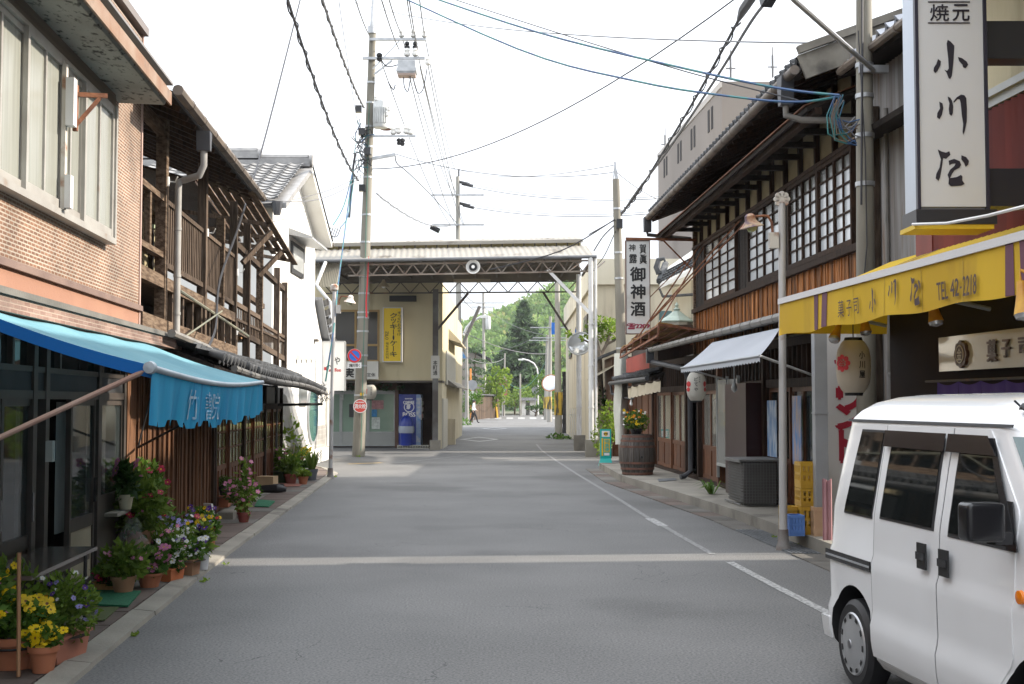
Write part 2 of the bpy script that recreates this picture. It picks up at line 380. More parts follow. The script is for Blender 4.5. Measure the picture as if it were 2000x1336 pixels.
# right side: gutter and raised apron
sx=lambda y:interp([(-6,4.35),(12.7,3.23),(16.5,3.0),(20,2.62),(24.3,2.15),(33,2.0)],y)
ap=MB();rows=[]
for y in[-6,0,6,10,13,16,18,20,22,24.3,26,28,29.2]:
 rows.append([(sx(y),y,.14),(4.9-.03*y,y,.14)])
ap.sheet(rows,(0,0,-.2));ob('shop_step',ap,concrete,kind='structure',smooth=False)
gut2=bpy.data.objects.new('roadside_gutter',None);COL.objects.link(gut2);gut2['kind']='structure'
y=5.0
while y<29:
 l=.6;e=.006;z=.010+R.uniform(0,.006);m=MB()
 x0,x1=sx(y)-.34,sx(y)-.015;X0,X1=sx(y+l)-.34,sx(y+l)-.015
 if 12.6<y<14.9:
  for k in range(7):
   t0,t1=(k+.12)/7,(k+.72)/7
   m.hexa([(x0+(x1-x0)*t0,y+e,-.02),(x0+(x1-x0)*t1,y+e,-.02),(X0+(X1-X0)*t1,y+l-e,-.02),(X0+(X1-X0)*t0,y+l-e,-.02),(x0+(x1-x0)*t0,y+e,z+.004),(x0+(x1-x0)*t1,y+e,z+.004),(X0+(X1-X0)*t1,y+l-e,z+.004),(X0+(X1-X0)*t0,y+l-e,z+.004)])
  ob('grating',m,grate_m,gut2,kind='stuff',smooth=False)
 else:
  m.hexa([(x0,y+e,-.04),(x1,y+e,-.04),(X1,y+l-e,-.04),(X0,y+l-e,-.04),(x0,y+e,z),(x1,y+e,z),(X1,y+l-e,z),(X0,y+l-e,z)])
  ob('slab',m,concrete_dk if R.random()<.65 else slab_m,gut2,smooth=False)
 y+=l
# painted markings (real paint sheets 4 mm above the road)
def band(pts,w,z=.004):
 m=MB();rows=[]
 for i,p in enumerate(pts):
  p=V(p);d=(V(pts[min(i+1,len(pts)-1)])-V(pts[max(i-1,0)])).normalized();s=V((-d.y,d.x,0))*w/2
  rows.append([(p.x-s.x,p.y-s.y,z),(p.x+s.x,p.y+s.y,z)])
 return m.sheet(rows)
ob('edge_line',band([G(1790,1300),G(1690,1240),G(1612,1195),G(1500,1138),G(1425,1098)],.085),paint_w,kind='structure',smooth=False)
paint_f=M('road_paint_faded',(.25,.25,.245),(.135,.135,.135),scale=24,rough=.85,lo=.40,hi=.62)
ob('edge_line',band([G(1392,1083),G(1330,1048),G(1296,1028)],.07),paint_f,kind='structure',smooth=False)
ob('edge_line',band([G(1296,1028),G(1268,1013)],.13,.005),paint_w,kind='structure',smooth=False)
ob('edge_line',band([G(1268,1013),G(1200,970),G(1130,928),G(1085,899),G(1058,880),G(1048,868)],.07),paint_f,kind='structure',smooth=False)
def diamond(x0,x1,y0,y1):
 a,b,c,d=G((x0+x1)/2,y1),G(x1,(y0+y1)/2),G((x0+x1)/2,y0),G(x0,(y0+y1)/2)
 ce=(a+c)/2;m=MB();w=.74
 for p,q in((a,b),(b,c),(c,d),(d,a)):
  p2,q2=ce+(p-ce)*w,ce+(q-ce)*w
  m.face(*[(v.x,v.y,.004)for v in(p,q,q2,p2)])
 ob('road_diamond',m,paint_w,kind='structure',smooth=False)
diamond(897,975,853.5,863);diamond(940,992,834.5,839.5)
m=MB()
for x in range(8):
 p,q=G(920+x*23,818.6),G(920+x*23+13,818.6);p2,q2=G(922+x*22.4,815.2),G(922+x*22.4+13,815.2)
 m.face(*[(v.x,v.y,.004)for v in(p,q,q2,p2)])
ob('crossing_marks',m,paint_w,kind='structure',smooth=False)
ob('yellow_mark',band([G(680,906.5),G(746,904)],.16),paint_y,kind='structure',smooth=False)
ob('faint_line',band([G(770,905),G(905,890)],.10),paint_f,kind='structure',smooth=False)
m=MB();m.box(WF,-30,30,113.2,113.6,0,.004);ob('stop_line',m,paint_f,kind='structure',smooth=False)
# manhole / gutter plate far left
# == LEFT 1: tiled shop house
def brick(name,c1,c2,mortar,sx_,sy_,msize,rough=.6,bump=.5,axis='y'):
 m=bpy.data.materials.new(name);m.use_nodes=True;t=m.node_tree;b=t.nodes['Principled BSDF'];n=t.nodes.new;l=t.links.new
 g=n('ShaderNodeNewGeometry');sp=n('ShaderNodeSeparateXYZ');cb=n('ShaderNodeCombineXYZ');l(g.outputs['Position'],sp.inputs[0])
 l(sp.outputs['Y' if axis=='y' else 'X'],cb.inputs['X']);l(sp.outputs['Z'],cb.inputs['Y'])
 br=n('ShaderNodeTexBrick');br.inputs['Scale'].default_value=1;br.inputs['Brick Width'].default_value=sx_;br.inputs['Row Height'].default_value=sy_
 br.inputs['Mortar Size'].default_value=msize;br.inputs['Mortar Smooth'].default_value=.2;br.inputs['Bias'].default_value=-.1
 br.inputs['Color1'].default_value=(*c1,1);br.inputs['Color2'].default_value=(*c2,1);br.inputs['Mortar'].default_value=(*mortar,1);br.offset=0.5
 l(cb.outputs[0],br.inputs['Vector'])
 nz=n('ShaderNodeTexNoise');nz.inputs['Scale'].default_value=2.2;nz.inputs['Detail'].default_value=6;l(g.outputs['Position'],nz.inputs['Vector'])
 mr=n('ShaderNodeMapRange');mr.inputs['From Min'].default_value=.3;mr.inputs['From Max'].default_value=.7;mr.inputs['To Min'].default_value=.66;mr.inputs['To Max'].default_value=1.22;l(nz.outputs['Fac'],mr.inputs['Value'])
 hs=n('ShaderNodeHueSaturation');l(br.outputs['Color'],hs.inputs['Color']);l(mr.outputs['Result'],hs.inputs['Value']);l(hs.outputs['Color'],b.inputs['Base Color'])
 bp=n('ShaderNodeBump');bp.invert=True;bp.inputs['Strength'].default_value=bump;bp.inputs['Distance'].default_value=.006;l(br.outputs['Fac'],bp.inputs['Height']);l(bp.outputs['Normal'],b.inputs['Normal'])
 b.inputs['Roughness'].default_value=rough;MATS[name]=m;return m
tile_or=brick('small_orange_tile',(.225,.115,.066),(.125,.062,.036),(.38,.32,.26),.085,.0285,.0055)
tile_lint=brick('pink_lintel_tile',(.20,.115,.09),(.28,.185,.15),(.34,.25,.20),.12,.028,.004)
tile_gr=brick('ribbed_band',(.36,.29,.26),(.33,.27,.25),(.52,.43,.38),3.0,.045,.008)
alu=M('aluminium_frame',(.40,.385,.355),(.32,.30,.275),scale=4,rough=.5,metal=.25,c3=(.24,.15,.09),s3=4,t3=.66)
bronze=M('bronze_frame',(.075,.06,.05),(.05,.042,.036),scale=4,rough=.5,metal=.2)
A1=FL.hit(275,400)[0]
b1=T('tiled_shop_house','two storey bookshop in small orange tiles with a concrete eave and a blue awning below','house',FL.p(A1-5,-2,0))
A0=-3.0
m=MB();m.box(FL,A0,A1-.045,-6,0,2.50,5.08)
# leave the window opening to a recess built proud: frames stand on the wall
ob('tiled_wall',m,tile_or,b1,smooth=False)
m=MB();m.box(FL,A1-.043,A1,-6,.012,2.20,5.12);ob('corner_strip',m,M('pink_corner',(.50,.36,.31),(.42,.29,.25),scale=3,rough=.7),b1,smooth=False)
m=MB();m.box(FL,A0,A1-.045,-6,.004,2.22,2.445);ob('orange_band',m,plaster_or,b1,smooth=False)
m=MB();m.box(FL,A0,A1+.004,-6,.035,2.447,2.498);ob('sill_band',m,M('band_brown',(.20,.135,.11),(.15,.10,.085),scale=3,rough=.7),b1,smooth=False)
m=MB();m.box(FL,A0,A1+.02,-6,.05,5.122,5.20);ob('parapet_cap',m,M('cap_grey',(.17,.15,.145)),b1,smooth=False)
m=MB();m.box(FL,A0,A1-.25,0,.03,4.42,4.86);ob('ribbed_band',m,tile_gr,b1,smooth=False)
m=MB();m.box(FL,A0,A1-.05,.0,.05,4.865,4.905);ob('parapet_rail',m,steel_dk,b1,smooth=False)
E1=FL.hit(218,190)[0]
eave=MB();eave.prism([(0.003,4.235),(.40,4.225),(.44,4.30),(.44,4.34),(.003,4.40)],Fr(FL.p(A0,0,0),FL.n,FL.t),0,E1+.25-A0)
ob('concrete_eave',eave,mould,b1,smooth=False)
m=MB();m.box(FL,A0,E1+.27,.442,.46,4.225,4.345);ob('fascia',m,M('fascia_peeling',(.26,.19,.145),(.21,.115,.07),scale=4,rough=.8,c3=(.16,.11,.08),s3=5,t3=.6),b1,smooth=False)
m=MB();m.box(FL,A0,E1+.26,-.0,.475,4.402,4.425);ob('eave_flashing',m,M('flashing',(.20,.19,.19)),b1,smooth=False)
m=MB();m.box(FL,A0,E1-.05,.004,.05,4.09,4.23);ob('window_head',m,M('head_brown',(.145,.12,.10),(.10,.085,.07),st=(1,.3,8)),b1,smooth=False)
# upper windows: sashes with a reeded curtain glass
W0=FL.hit(206,330)[0];ZT,ZB=4.075,2.97
wf=MB();wf.box(FL,3.0,W0,.004,.07,ZT,ZT+.03);wf.box(FL,3.0,W0,.004,.09,ZB-.05,ZB);wf.box(FL,W0,W0+.05,.004,.09,ZB-.05,ZT+.03)
frame=ob('window_frame',wf,alu,b1,smooth=False)
sashes=[(W0-.92,W0,.06),(W0-1.52,W0-.88,.03),(W0-2.36,W0-1.52,.06),(W0-3.25,W0-2.30,.03),(W0-4.15,W0-3.22,.06),(W0-5.1,W0-4.1,.03)]
for a0,a1,b in sashes:
 s=MB();t=.045
 for x in(a0,a1-t):s.box(FL,x,x+t,b-.02,b+.012,ZB,ZT)
 s.box(FL,a0+t,a1-t,b-.02,b+.01,ZB,ZB+.07);s.box(FL,a0+t,a1-t,b-.02,b+.01,ZT-.05,ZT)
 s.box(FL,(a0+a1)/2-.016,(a0+a1)/2+.016,b-.02,b+.009,ZB+.07,ZT-.05)
 w=ob('window',s,alu,b1,smooth=False)
 for x0,x1 in((a0+t,(a0+a1)/2-.016),((a0+a1)/2+.016,a1-t)):
  pc('pane',curtain,w,FL,x0,x1,b-.022,b-.008,ZB+.07,ZT-.05)
m=MB();m.box(FL,W0+.055,W0+.115,.002,.012,ZB,ZT-.05);ob('vent_strip',m,brick('vent_strip',(.05,.035,.03),(.07,.05,.04),(.42,.33,.25),.2,.055,.012),b1,smooth=False)
# meter box, post and bracket on the window line
bx=W0-1.55
m=MB();m.box(FL,bx-.04,bx+.01,.075,.105,ZB,ZT-.04);ob('white_post',m,rust_wh,b1,smooth=False)
m=MB();m.box(FL,bx-.06,bx+.03,.107,.165,3.58,3.93);ob('meter_box',m,steel_wh,b1,smooth=False)
m=MB();m.box(FL,bx-.05,bx+.03,.107,.15,2.98,3.22);ob('lower_box',m,steel_wh,b1,smooth=False)
m=MB();P=FL.p
m.beam(P(bx+.05,.15,3.56),P(bx+.05,.15,3.90),.032);m.beam(P(bx+.05,.15,3.83),P(bx+.12,.36,3.84),.032);m.beam(P(bx+.055,.15,3.60),P(bx+.10,.31,3.82),.028)
ob('angle_bracket',m,rust,b1,smooth=False)
# lintel ledge
LE=FL.hit(355,680,.4)[0]
m=MB();m.box(FL,A0,LE,.0,.40,2.075,2.165);ob('lintel',m,tile_lint,b1,smooth=False)
m=MB();m.box(FL,A0,LE+.01,.0,.42,2.167,2.205);ob('lintel_cap',m,concrete_dk,b1,smooth=False)
# street floor: room, glass doors, transoms
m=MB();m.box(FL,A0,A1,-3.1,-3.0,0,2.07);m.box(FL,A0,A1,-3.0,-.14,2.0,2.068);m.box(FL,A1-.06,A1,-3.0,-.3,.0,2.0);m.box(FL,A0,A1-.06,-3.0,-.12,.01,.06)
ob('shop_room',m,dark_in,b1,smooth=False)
HX=lambda x:FL.hit(x,850)[0]
m=MB()
for x in(72,96,198,247):m.box(FL,HX(x)-.05,HX(x)+.04,-.10,-.01,.06,2.07)
m.box(FL,A0,A1-.12,-.105,-.015,1.60,1.66);m.box(FL,A0,A1-.12,-.105,-.012,.06,.10)
for x in(30,122,205,238):m.box(FL,HX(x)-.02,HX(x)+.02,-.09,-.02,1.82,2.07)
m.box(FL,A0,A1-.12,-.10,-.02,1.79,1.83)
shop_fr=ob('shop_frame',m,bronze,b1,smooth=False)
m=MB();m.box(FL,A0,A1-.12,-.09,-.03,1.661,1.789);ob('transom_board',m,M('transom_dark',(.035,.035,.037),(.02,.02,.022)),b1,smooth=False)
x=4.0
while x<A1-.5:
 pc('transom_pane',glass,b1,FL,x,x+.62,-.07,-.06,1.832,2.065);x+=.66
def glass_door(name,x0,x1,zb,kick=None,b=-.05):
 a0,a1=HX(x0),HX(x1);s=MB();t=.05
 for q in(a0,a1-t):s.box(FL,q,q+t,b-.02,b+.02,.10,1.60)
 s.box(FL,a0+t,a1-t,b-.018,b+.018,zb-.10,zb);s.box(FL,a0+t,a1-t,b-.018,b+.018,1.55,1.60)
 s.box(FL,a0+t,a1-t,b-.018,b+.018,.10,.14)
 d=ob(name,s,bronze,b1,smooth=False)
 pc('pane',M('door_glass',(.05,.06,.06),rough=.03,spec=1.0,alpha=.55),d,FL,a0+t,a1-t,b-.004,b+.004,zb,1.55)
 pc('kick_panel',kick or bronze,d,FL,a0+t,a1-t,b-.008,b+.008,.14,zb-.10)
 h=MB();h.box(FL,a1-.045,a1-.015,b+.021,b+.045,.75,.95);ob('handle',h,black_pl,d,smooth=False)
 return d
beige_panel=M('beige_panel',(.44,.39,.28),(.36,.31,.22),scale=2,rough=.6)
glass_door('glass_door',-60,10,.72);glass_door('glass_door',12,72,.66);glass_door('glass_door',146,194,.66,beige_panel);glass_door('glass_door',203,246,.78,M('dark_panel',(.10,.09,.075)))
m=MB()
for x0,x1 in((14,40),(150,168),(206,240),(76,94)):
 a0,a1=HX(x0),HX(x1);m=MB();k=12
 m.sheet([[FL.p(a0+(a1-a0)*i/k,-.16+.02*(i%2),z)for i in range(k+1)]for z in(.55,1.58)])
 ob('curtain',m,M('lace_curtain',(.50,.52,.50),(.40,.42,.41),st=(9,9,.4),rough=.9),b1)
m=MB();a=HX(246);m.box(FL,a+.05,A1-.06,-.1,-.0,.0,2.07);m.box(FL,A1-.055,A1-.01,-.12,.02,0,2.07);ob('corner_post',m,wood_fence,b1,smooth=False)
m=MB();m.box(FL,HX(206),HX(246),.0,.11,.60,.63);ob('sill_shelf',m,concrete,b1,smooth=False)
m=MB();m.box(FL,HX(92),HX(97),-.01,.04,1.15,1.30);ob('door_bell_box',m,M('ivory_plastic',(.55,.54,.50)),b1,smooth=False)
# book shelf seen through the open door
bs=T('book_shelf','dark bookcase filled with rows of books seen through the open shop door','bookcase',FL.p(HX(120),-.8,.06))
s0,s1=HX(84),HX(148)
m=MB();m.box(FL,s0,s1,-1.12,-1.10,.06,1.6)
for z in(.08,.36,.64,.92,1.20,1.48):m.box(FL,s0,s1,-1.10,-.86,z,z+.02)
for q in(s0,(s0+s1)/2,s1):m.box(FL,q-.012,q+.012,-1.10,-.84,.06,1.6)
ob('shelf',m,wood_dk,bs,smooth=False)
m=MB();cols=[(.25,.06,.05),(.06,.10,.20),(.35,.30,.22),(.05,.14,.10),(.42,.38,.33),(.12,.10,.09),(.30,.16,.06)]
for z in(.10,.38,.66,.94,1.22):
 q=s0+.02
 while q<s1-.05:
  w=R.uniform(.02,.045);m.cur=R.randrange(7);m.box(FL,q,q+w*.93,-1.08,-.90+R.uniform(-.02,.01),z,z+R.uniform(.16,.23));q+=w
ob('books',m,[M('book%d'%i,c,rough=.6)for i,c in enumerate(cols)],bs,kind='stuff',smooth=False)
# ---- blue awning
aw=T('blue_awning','faded blue cloth awning with white characters on its hanging front, rolled out on rusty arms','awning',FL.p(8.3,.7,1.7))
d0,d1=6.15,10.75
blue_top=M('awning_blue_sunlit_faded',(.135,.33,.41),(.20,.41,.475),scale=1.1,rough=.85,bump=2.5,bscale=2.2,trans=.3,c3=(.13,.30,.36),s3=1.6,t3=.58)  # top cloth paler than the valance: sunlight is put into its colour
blue_v=M('awning_blue',(.015,.29,.54),(.02,.34,.58),scale=1.5,rough=.8,st=(5,5,.5),trans=.35,c3=(.01,.22,.46),s3=1.2,t3=.55)
def awp(i,j,ni=20,nj=8):
 u,v=i/ni,j/nj;a=d0+(d1-d0)*u
 b=.36+(1.30-.36)*v;z=2.07+(1.765-2.07)*v-.05*math.sin(math.pi*u)*v-.025*math.sin(math.pi*v)+.007*math.sin(u*23+v*3)*(1-v)
 return FL.p(a,b,z)
m=MB();m.sheet([[awp(i,j)for i in range(21)]for j in range(9)]);ob('awning_cloth',m,blue_top,aw)
m=MB();m.tube([awp(i,8)+V((0,0,-.012))for i in range(-0,21)],.017,10);m.lathe(awp(0,8)+V((0,-.035,-.012)),[(.0,-.02),(.03,-.015),(.034,.02),(.026,.05)],12,(0,1,0));ob('front_bar',m,M('bar_bluegrey',(.36,.42,.46),(.30,.35,.39),scale=3,rough=.5),aw)
rows=[];nn=110
for k in range(6):
 r=[]
 for i in range(nn+1):
  u=i/nn;p=awp(u*20,8)+V((0,0,-.03));a=d0+(d1-d0)*u
  dz=.25*k/5;sw=.014*math.sin(u*70)*k/5+.012*math.sin(u*19+1)*k/5
  if k==5:dz+=(.022 if(i%7)<4 else-.012)+.008*math.sin(u*31)
  r.append(p+FL.n*(sw-.02*k/5)+V((0,0,-dz)))
 rows.append(r)
m=MB();m.sheet(rows);val=ob('valance',m,blue_v,aw)
m=MB();off_w=M('faded_white_print',(.36,.46,.52),(.05,.28,.5),scale=16,rough=.9,lo=.42,hi=.62)
def on_val(a,b,c):
 u=(a-d0)/(d1-d0);p=awp(u*20,8)+V((0,0,-.03));dz=c
 return p+FL.n*(.014*math.sin(u*70)*c/.25+.012*math.sin(u*19+1)*c/.25-.02*c/.25+.008)-V((0,0,dz))
VX=lambda x:FL.hit(x,780,1.3)[0]
for ch,x0,x1 in(('竹',371,386),('書',401,412),('院',416,429)):
 letter(m,ch,FL,VX(x0),VX(x1),.225,.045,0,.0,fn=on_val)
ob('lettering',m,off_w,val,smooth=False)
m=MB()
m.sheet([[awp(0,j)+V((0,0,-.0))for j in range(9)],[awp(0,j)+V((0,0,-.065))for j in range(9)]]);ob('side_hem',m,M('awning_blue_deep',(.010,.17,.55),rough=.8,trans=.5),aw)
m=MB();m.tube([FL.p(5.75,.03,1.10),FL.p(d0+.02,1.28,1.745)],.014,8);ob('arm',m,M('arm_rust',(.22,.10,.065),(.30,.23,.19),scale=2.5,rough=.7,st=(1,1,.2)),aw)
m=MB();m.tube([FL.p(A1-.1,.03,1.15),FL.p(d1-.05,1.28,1.74)],.012,6);m.tube([FL.p(A1-.1,.03,1.15),FL.p(A1-.02,.12,1.62)],.009,6);ob('arm',m,black,aw)
# == LEFT 2: old timber house with an open balcony
b2=T('balcony_house','weathered old timber house with an open upper balcony and a sagging tiled lower roof','house',FL.p(18,-2,0))
Z0=A1+.02
m=MB();m.box(FL,Z0,19.2,-4.5,-.75,.0,2.3);m.box(FL,Z0,19.2,-4.5,-1.25,2.3,4.3);ob('inner_wall',m,plaster_ol,b2,smooth=False)
m=MB();m.box(FL,Z0+.1,18.9,-1.24,-1.19,3.75,3.87);m.box(FL,Z0+.1,18.9,-1.24,-1.19,2.9,3.0)
for q in(13.0,14.4,15.6,16.9,18.0):m.box(FL,q,q+.1,-1.24,-1.18,2.9,4.35)
ob('wall_timber',m,wood_black,b2,smooth=False)
m=MB();m.box(FL,13.2,14.3,-1.22,-1.2,2.95,3.75);m.box(FL,14.6,15.5,-1.22,-1.2,2.95,3.75);ob('sliding_screen',m,dark_in,b2,smooth=False)
m=MB();m.box(FL,Z0,25.4,-1.2,-.02,2.80,2.84);ob('balcony_floor',m,wood_gr,b2,smooth=False)
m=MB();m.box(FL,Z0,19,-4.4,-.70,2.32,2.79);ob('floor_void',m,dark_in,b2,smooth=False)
# boarded front beside the shop: plank by plank
F0,F1=FL.hit(270,900)[0]+.12,FL.hit(421,900)[0]
a=F0;i=0
while a<F1:
 w=R.uniform(.10,.16);pc('plank',wood_fence,b2,FL,a,a+w-.006,-.12,-.085+R.uniform(0,.018),.05,2.15);a+=w
a=F0+.05
while a<F1:pc('batten',wood_fence,b2,FL,a,a+.032,-.10,-.055,.05,2.15);a+=.26
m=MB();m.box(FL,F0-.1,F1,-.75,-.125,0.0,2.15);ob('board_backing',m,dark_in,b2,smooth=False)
m=MB();m.box(FL,F1,F1+.12,-.14,-.02,0,2.15);ob('post',m,wood_dk,b2,smooth=False)
# glazed lattice doors
Dn0,Dn1,nd=F1+.14,FL.hit(553,850)[0],6
dw=(Dn1-Dn0)/nd
for k in range(nd):
 a0=Dn0+k*dw;a1=a0+dw;b=-.06 if k%2 else-.10;s=MB();t=.05
 for q in(a0,a1-t):s.box(FL,q,q+t,b-.02,b+.02,.06,1.44)
 s.box(FL,a0+t,a1-t,b-.019,b+.019,1.39,1.44);s.box(FL,a0+t,a1-t,b-.019,b+.019,.62,.69);s.box(FL,a0+t,a1-t,b-.019,b+.019,.06,.13)
 nc=4;cw=(a1-a0-2*t)/nc
 for c in range(1,nc):s.box(FL,a0+t+c*cw-.011,a0+t+c*cw+.011,b-.012,b+.016,.13,1.39)
 for z in(.92,1.15):s.box(FL,a0+t,a1-t,b-.012,b+.014,z-.011,z+.011)
 d=ob('lattice_door',s,wood_red,b2,smooth=False)
 for c in range(nc):
  x0=a0+t+c*cw+.011;x1=a0+t+(c+1)*cw-.011
  for z0,z1 in((.69,.909),(.931,1.139),(1.161,1.39)):pc('pane',olive_glass,d,FL,x0,x1,b-.006,b,z0,z1,rz=0)
  pc('door_board',wood_red,d,FL,x0,x1,b-.008,b+R.uniform(.0,.004),.13,.62)
m=MB();m.box(FL,Dn0,Dn1,-.14,-.02,1.445,1.55)
for k in range(0,nd+1,2):m.box(FL,Dn0+k*dw-.06,Dn0+k*dw+.06,-.14,-.01,.0,1.86)
ob('door_head',m,wood_dk,b2,smooth=False)
m=MB();m.box(FL,Dn0,Dn1,-.10,-.07,1.552,1.86);ob('upper_plaster',m,M('grey_plaster',(.33,.32,.30),(.25,.24,.22)),b2,smooth=False)
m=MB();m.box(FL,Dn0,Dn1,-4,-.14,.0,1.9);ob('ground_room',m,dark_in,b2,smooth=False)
# lower tiled roof: tile by tile
def tile_mesh(name,w,l,mat,amp=.028):
 m=MB();n=8;pr=[]
 for i in range(n+1):
  u=i/n;z=amp*(math.cos(u*2*math.pi*.92+.5))+(amp*.8 if u>.84 else 0)
  pr.append((u*w*1.04,z))
 m.sheet([[(x,0,z+.045)for x,z in pr],[(x,l*1.06,z+.012)for x,z in pr]])
 m.sheet([[(x,0,z+.045)for x,z in pr],[(x,.004,z-.004)for x,z in pr]])
 return mesh_of(name,m,mat)
def slope_m(p,ax,up):
 ax,up=V(ax).normalized(),V(up).normalized();nn_=ax.cross(up).normalized()
 if nn_.z<0:nn_=-nn_
 mm=Matrix.Identity(4)
 for i in range(3):mm[i][0],mm[i][1],mm[i][2],mm[i][3]=ax[i],up[i],nn_[i],p[i]
 return mm
def tiled_roof(parent,fr,a0,a1,e,r,w,l,mat,me=None,ze=None,limit=300):
 """roof plane from eave e=(b, z) to ridge r=(b, z); tiles laid one by one"""
 ln=math.hypot(r[0]-e[0],r[1]-e[1]);nr=max(1,int(ln/l));na=int((a1-a0)/w);me=me or tile_mesh('roof_tile',w,l,mat);k=0
 for j in range(nr):
  for i in range(na):
   if k>=limit:return
   f=j*l/ln;a=a0+i*w;dz=(ze(a)if ze else 0)*(1-f)
   p=fr.p(a,e[0]+(r[0]-e[0])*f,e[1]+(r[1]-e[1])*f+dz+R.uniform(-.004,.004))
   up=fr.n*(r[0]-e[0])+V((0,0,r[1]-e[1]));ax=fr.t+V((0,0,((ze(a+.3)-ze(a))/.3)if ze else 0))
   inst('roof_tile',me,parent,slope_m(p,ax,up));k+=1
RS0,RS1=11.5,FL.hit(632,755,.8)[0]
sag=lambda a:-.17*(a-RS0)/(RS1-RS0)-.03*math.sin((a-RS0)*.5)
tiled_roof(b2,FL,RS0,RS1,(.80,1.97),(-.05,2.28),.27,.24,rtile,ze=sag,limit=300)
te_=mesh_of('tile_end',MB().lathe((0,0,0),[(0,-.012),(.045,-.012),(.05,.0),(.04,.03),(.035,.14),(0,.14)],10,(0,1,0)),rtile);a=RS0
while a<RS1-.1:inst('tile_end',te_,b2,slope_m(FL.p(a,.85,2.0+sag(a)),FL.t,FL.n*-.85+V((0,0,.31))));a+=.23
m=MB();m.sheet([[FL.p(a,.76,1.93+sag(a))for a in[RS0+(RS1-RS0)*i/12 for i in range(13)]],[FL.p(a,-.1,2.25)for a in[RS0+(RS1-RS0)*i/12 for i in range(13)]]],(0,0,-.05));ob('roof_boarding',m,wood_black,b2,smooth=False)
m=MB();m.tube([FL.p(RS0+.6+(RS1-RS0-.6)*i/12,.86,1.925+sag(RS0+.6+(RS1-RS0-.6)*i/12))for i in range(13)],.036,8);
for i in range(12):
 a=RS0+.9+i*1.05;m.tube([FL.p(a,.86,1.925+sag(a)),FL.p(a+.03,.86,1.925+sag(a))],.042,8)
ob('gutter',m,M('gutter_dark',(.13,.125,.115),(.085,.08,.075),scale=3,rough=.6),b2)
m=MB();m.tube([FL.p(RS1-.9,-.1,1.52),FL.p(RS1-.35,.80,1.72+sag(RS1))],.03,6);m.beam(FL.p(RS1-.9,-.08,.1),FL.p(RS1-.9,-.08,1.9),.11);ob('eave_prop',m,black,b2,smooth=False)
m=MB()
for i in range(26):
 p=FL.p(RS1+R.uniform(-.9,.1),.8+R.uniform(-.1,.12),1.80+R.uniform(-.18,.14));q=p+V((R.uniform(-.12,.12),R.uniform(-.3,.3),R.uniform(-.14,.08)));m.tube([p,(p+q)/2+V((0,0,-.05)),q],.008,4)
ob('torn_straw',m,M('torn_straw',(.13,.12,.11)),b2)
# first roof: drainpipe, gutter, rafters
RE=17.8
ez=lambda a:4.47+.010*(a-12)
m=MB();m.sheet([[FL.p(a,.36,ez(a)+.03)for a in(11.4,13,15,17,RE)],[FL.p(a,-4.6,ez(a)+2.1)for a in(11.4,13,15,17,RE)]],(0,0,-.05));ob('upper_roof',m,wood_black,b2,smooth=False)
a=11.9;m=MB()
while a<RE:m.beam(FL.p(a,.34,ez(a)-.03),FL.p(a,-1.5,ez(a)+.74),.055,.07);a+=.42
ob('rafters',m,wood_dk,b2,kind='stuff',smooth=False)
m=MB();m.tube([FL.p(11.3+(RE-11.3)*i/10,.43,ez(11.3+(RE-11.3)*i/10)+.015)for i in range(11)],.052,8)
for i in range(9):a=11.9+i*.7;m.tube([FL.p(a,.43,ez(a)+.015),FL.p(a+.025,.43,ez(a)+.015)],.058,8)
ob('gutter',m,gutter_br,b2)
m=MB();a=12.75
m.prism([(-.05,4.20),(.03,4.20),(.08,4.40),(-.08,4.40)],Fr(FL.p(a,.43,0),FL.t,FL.n),-.07,.07);ob('rain_hopper',m,pipe_bk,b2,smooth=False)
m=MB();ap_=13.02
m.tube([FL.p(a,.43,4.2),FL.p(a,.43,4.05),FL.p(a+.03,.38,3.95),FL.p(ap_,.18,3.94),FL.p(ap_,.13,3.92),FL.p(ap_,.12,3.85),FL.p(ap_,.12,2.22)],.036,10)
for z in(3.4,2.9,2.5):m.tube([FL.p(ap_,.12,z),FL.p(ap_,.12,z+.03)],.043,10)
ob('drain_pipe',m,pipe_lt,b2)
m=MB();m.tube([FL.p(10.9,.48,2.19),FL.p(12.6,.50,2.14),FL.p(12.75,.52,2.11),FL.p(12.78,.53,2.0),FL.p(12.8,.7,1.97)],.038,8);ob('lower_pipe',m,pipe_gr,b2)
# balcony frame
PX=lambda x:FL.hit(x,600)[0]
posts=[(322,2.2,4.72),(401,2.25,4.6),(436,2.9,4.12),(461,2.2,4.55),(487,2.1,4.5),(512,2.0,4.4),(545,1.95,4.2),(560,1.95,4.05)]
for x,z0,z1 in posts:
 w=.11 if x not in(322,401)else .13
 pc('post',wood_hz if x in(322,436,512)else wood_gr,b2,FL,PX(x)-w/2,PX(x)+w/2,-.10,.01,z0,z1)
pa=[PX(x)for x,_,_ in posts]
def rail(a0,a1,z0,z1,h,b0=-.08,b1=-.02,mt=None,nm='rail'):
 m=MB();m.hexa([FL.p(a0,b0,z0),FL.p(a1,b0,z1),FL.p(a1,b1,z1),FL.p(a0,b1,z0),FL.p(a0,b0,z0+h),FL.p(a1,b0,z1+h),FL.p(a1,b1,z1+h),FL.p(a0,b1,z0+h)])
 ob(nm,m,mt or wood_gr,b2,smooth=False)
rail(Z0,pa[3],2.78,2.76,.13,-.09,.0,wood_hz,'floor_beam');rail(Z0,pa[3],2.28,2.22,.17,-.12,.03,wood_hz,'sill_beam')
rail(pa[0]+.07,pa[1]-.07,3.71,3.71,.05);rail(pa[1]+.07,pa[3]-.06,3.71,3.71,.05)
rail(pa[0]+.07,pa[1]-.07,3.02,3.02,.06);rail(pa[1]+.07,pa[3]-.06,3.02,3.0,.06)
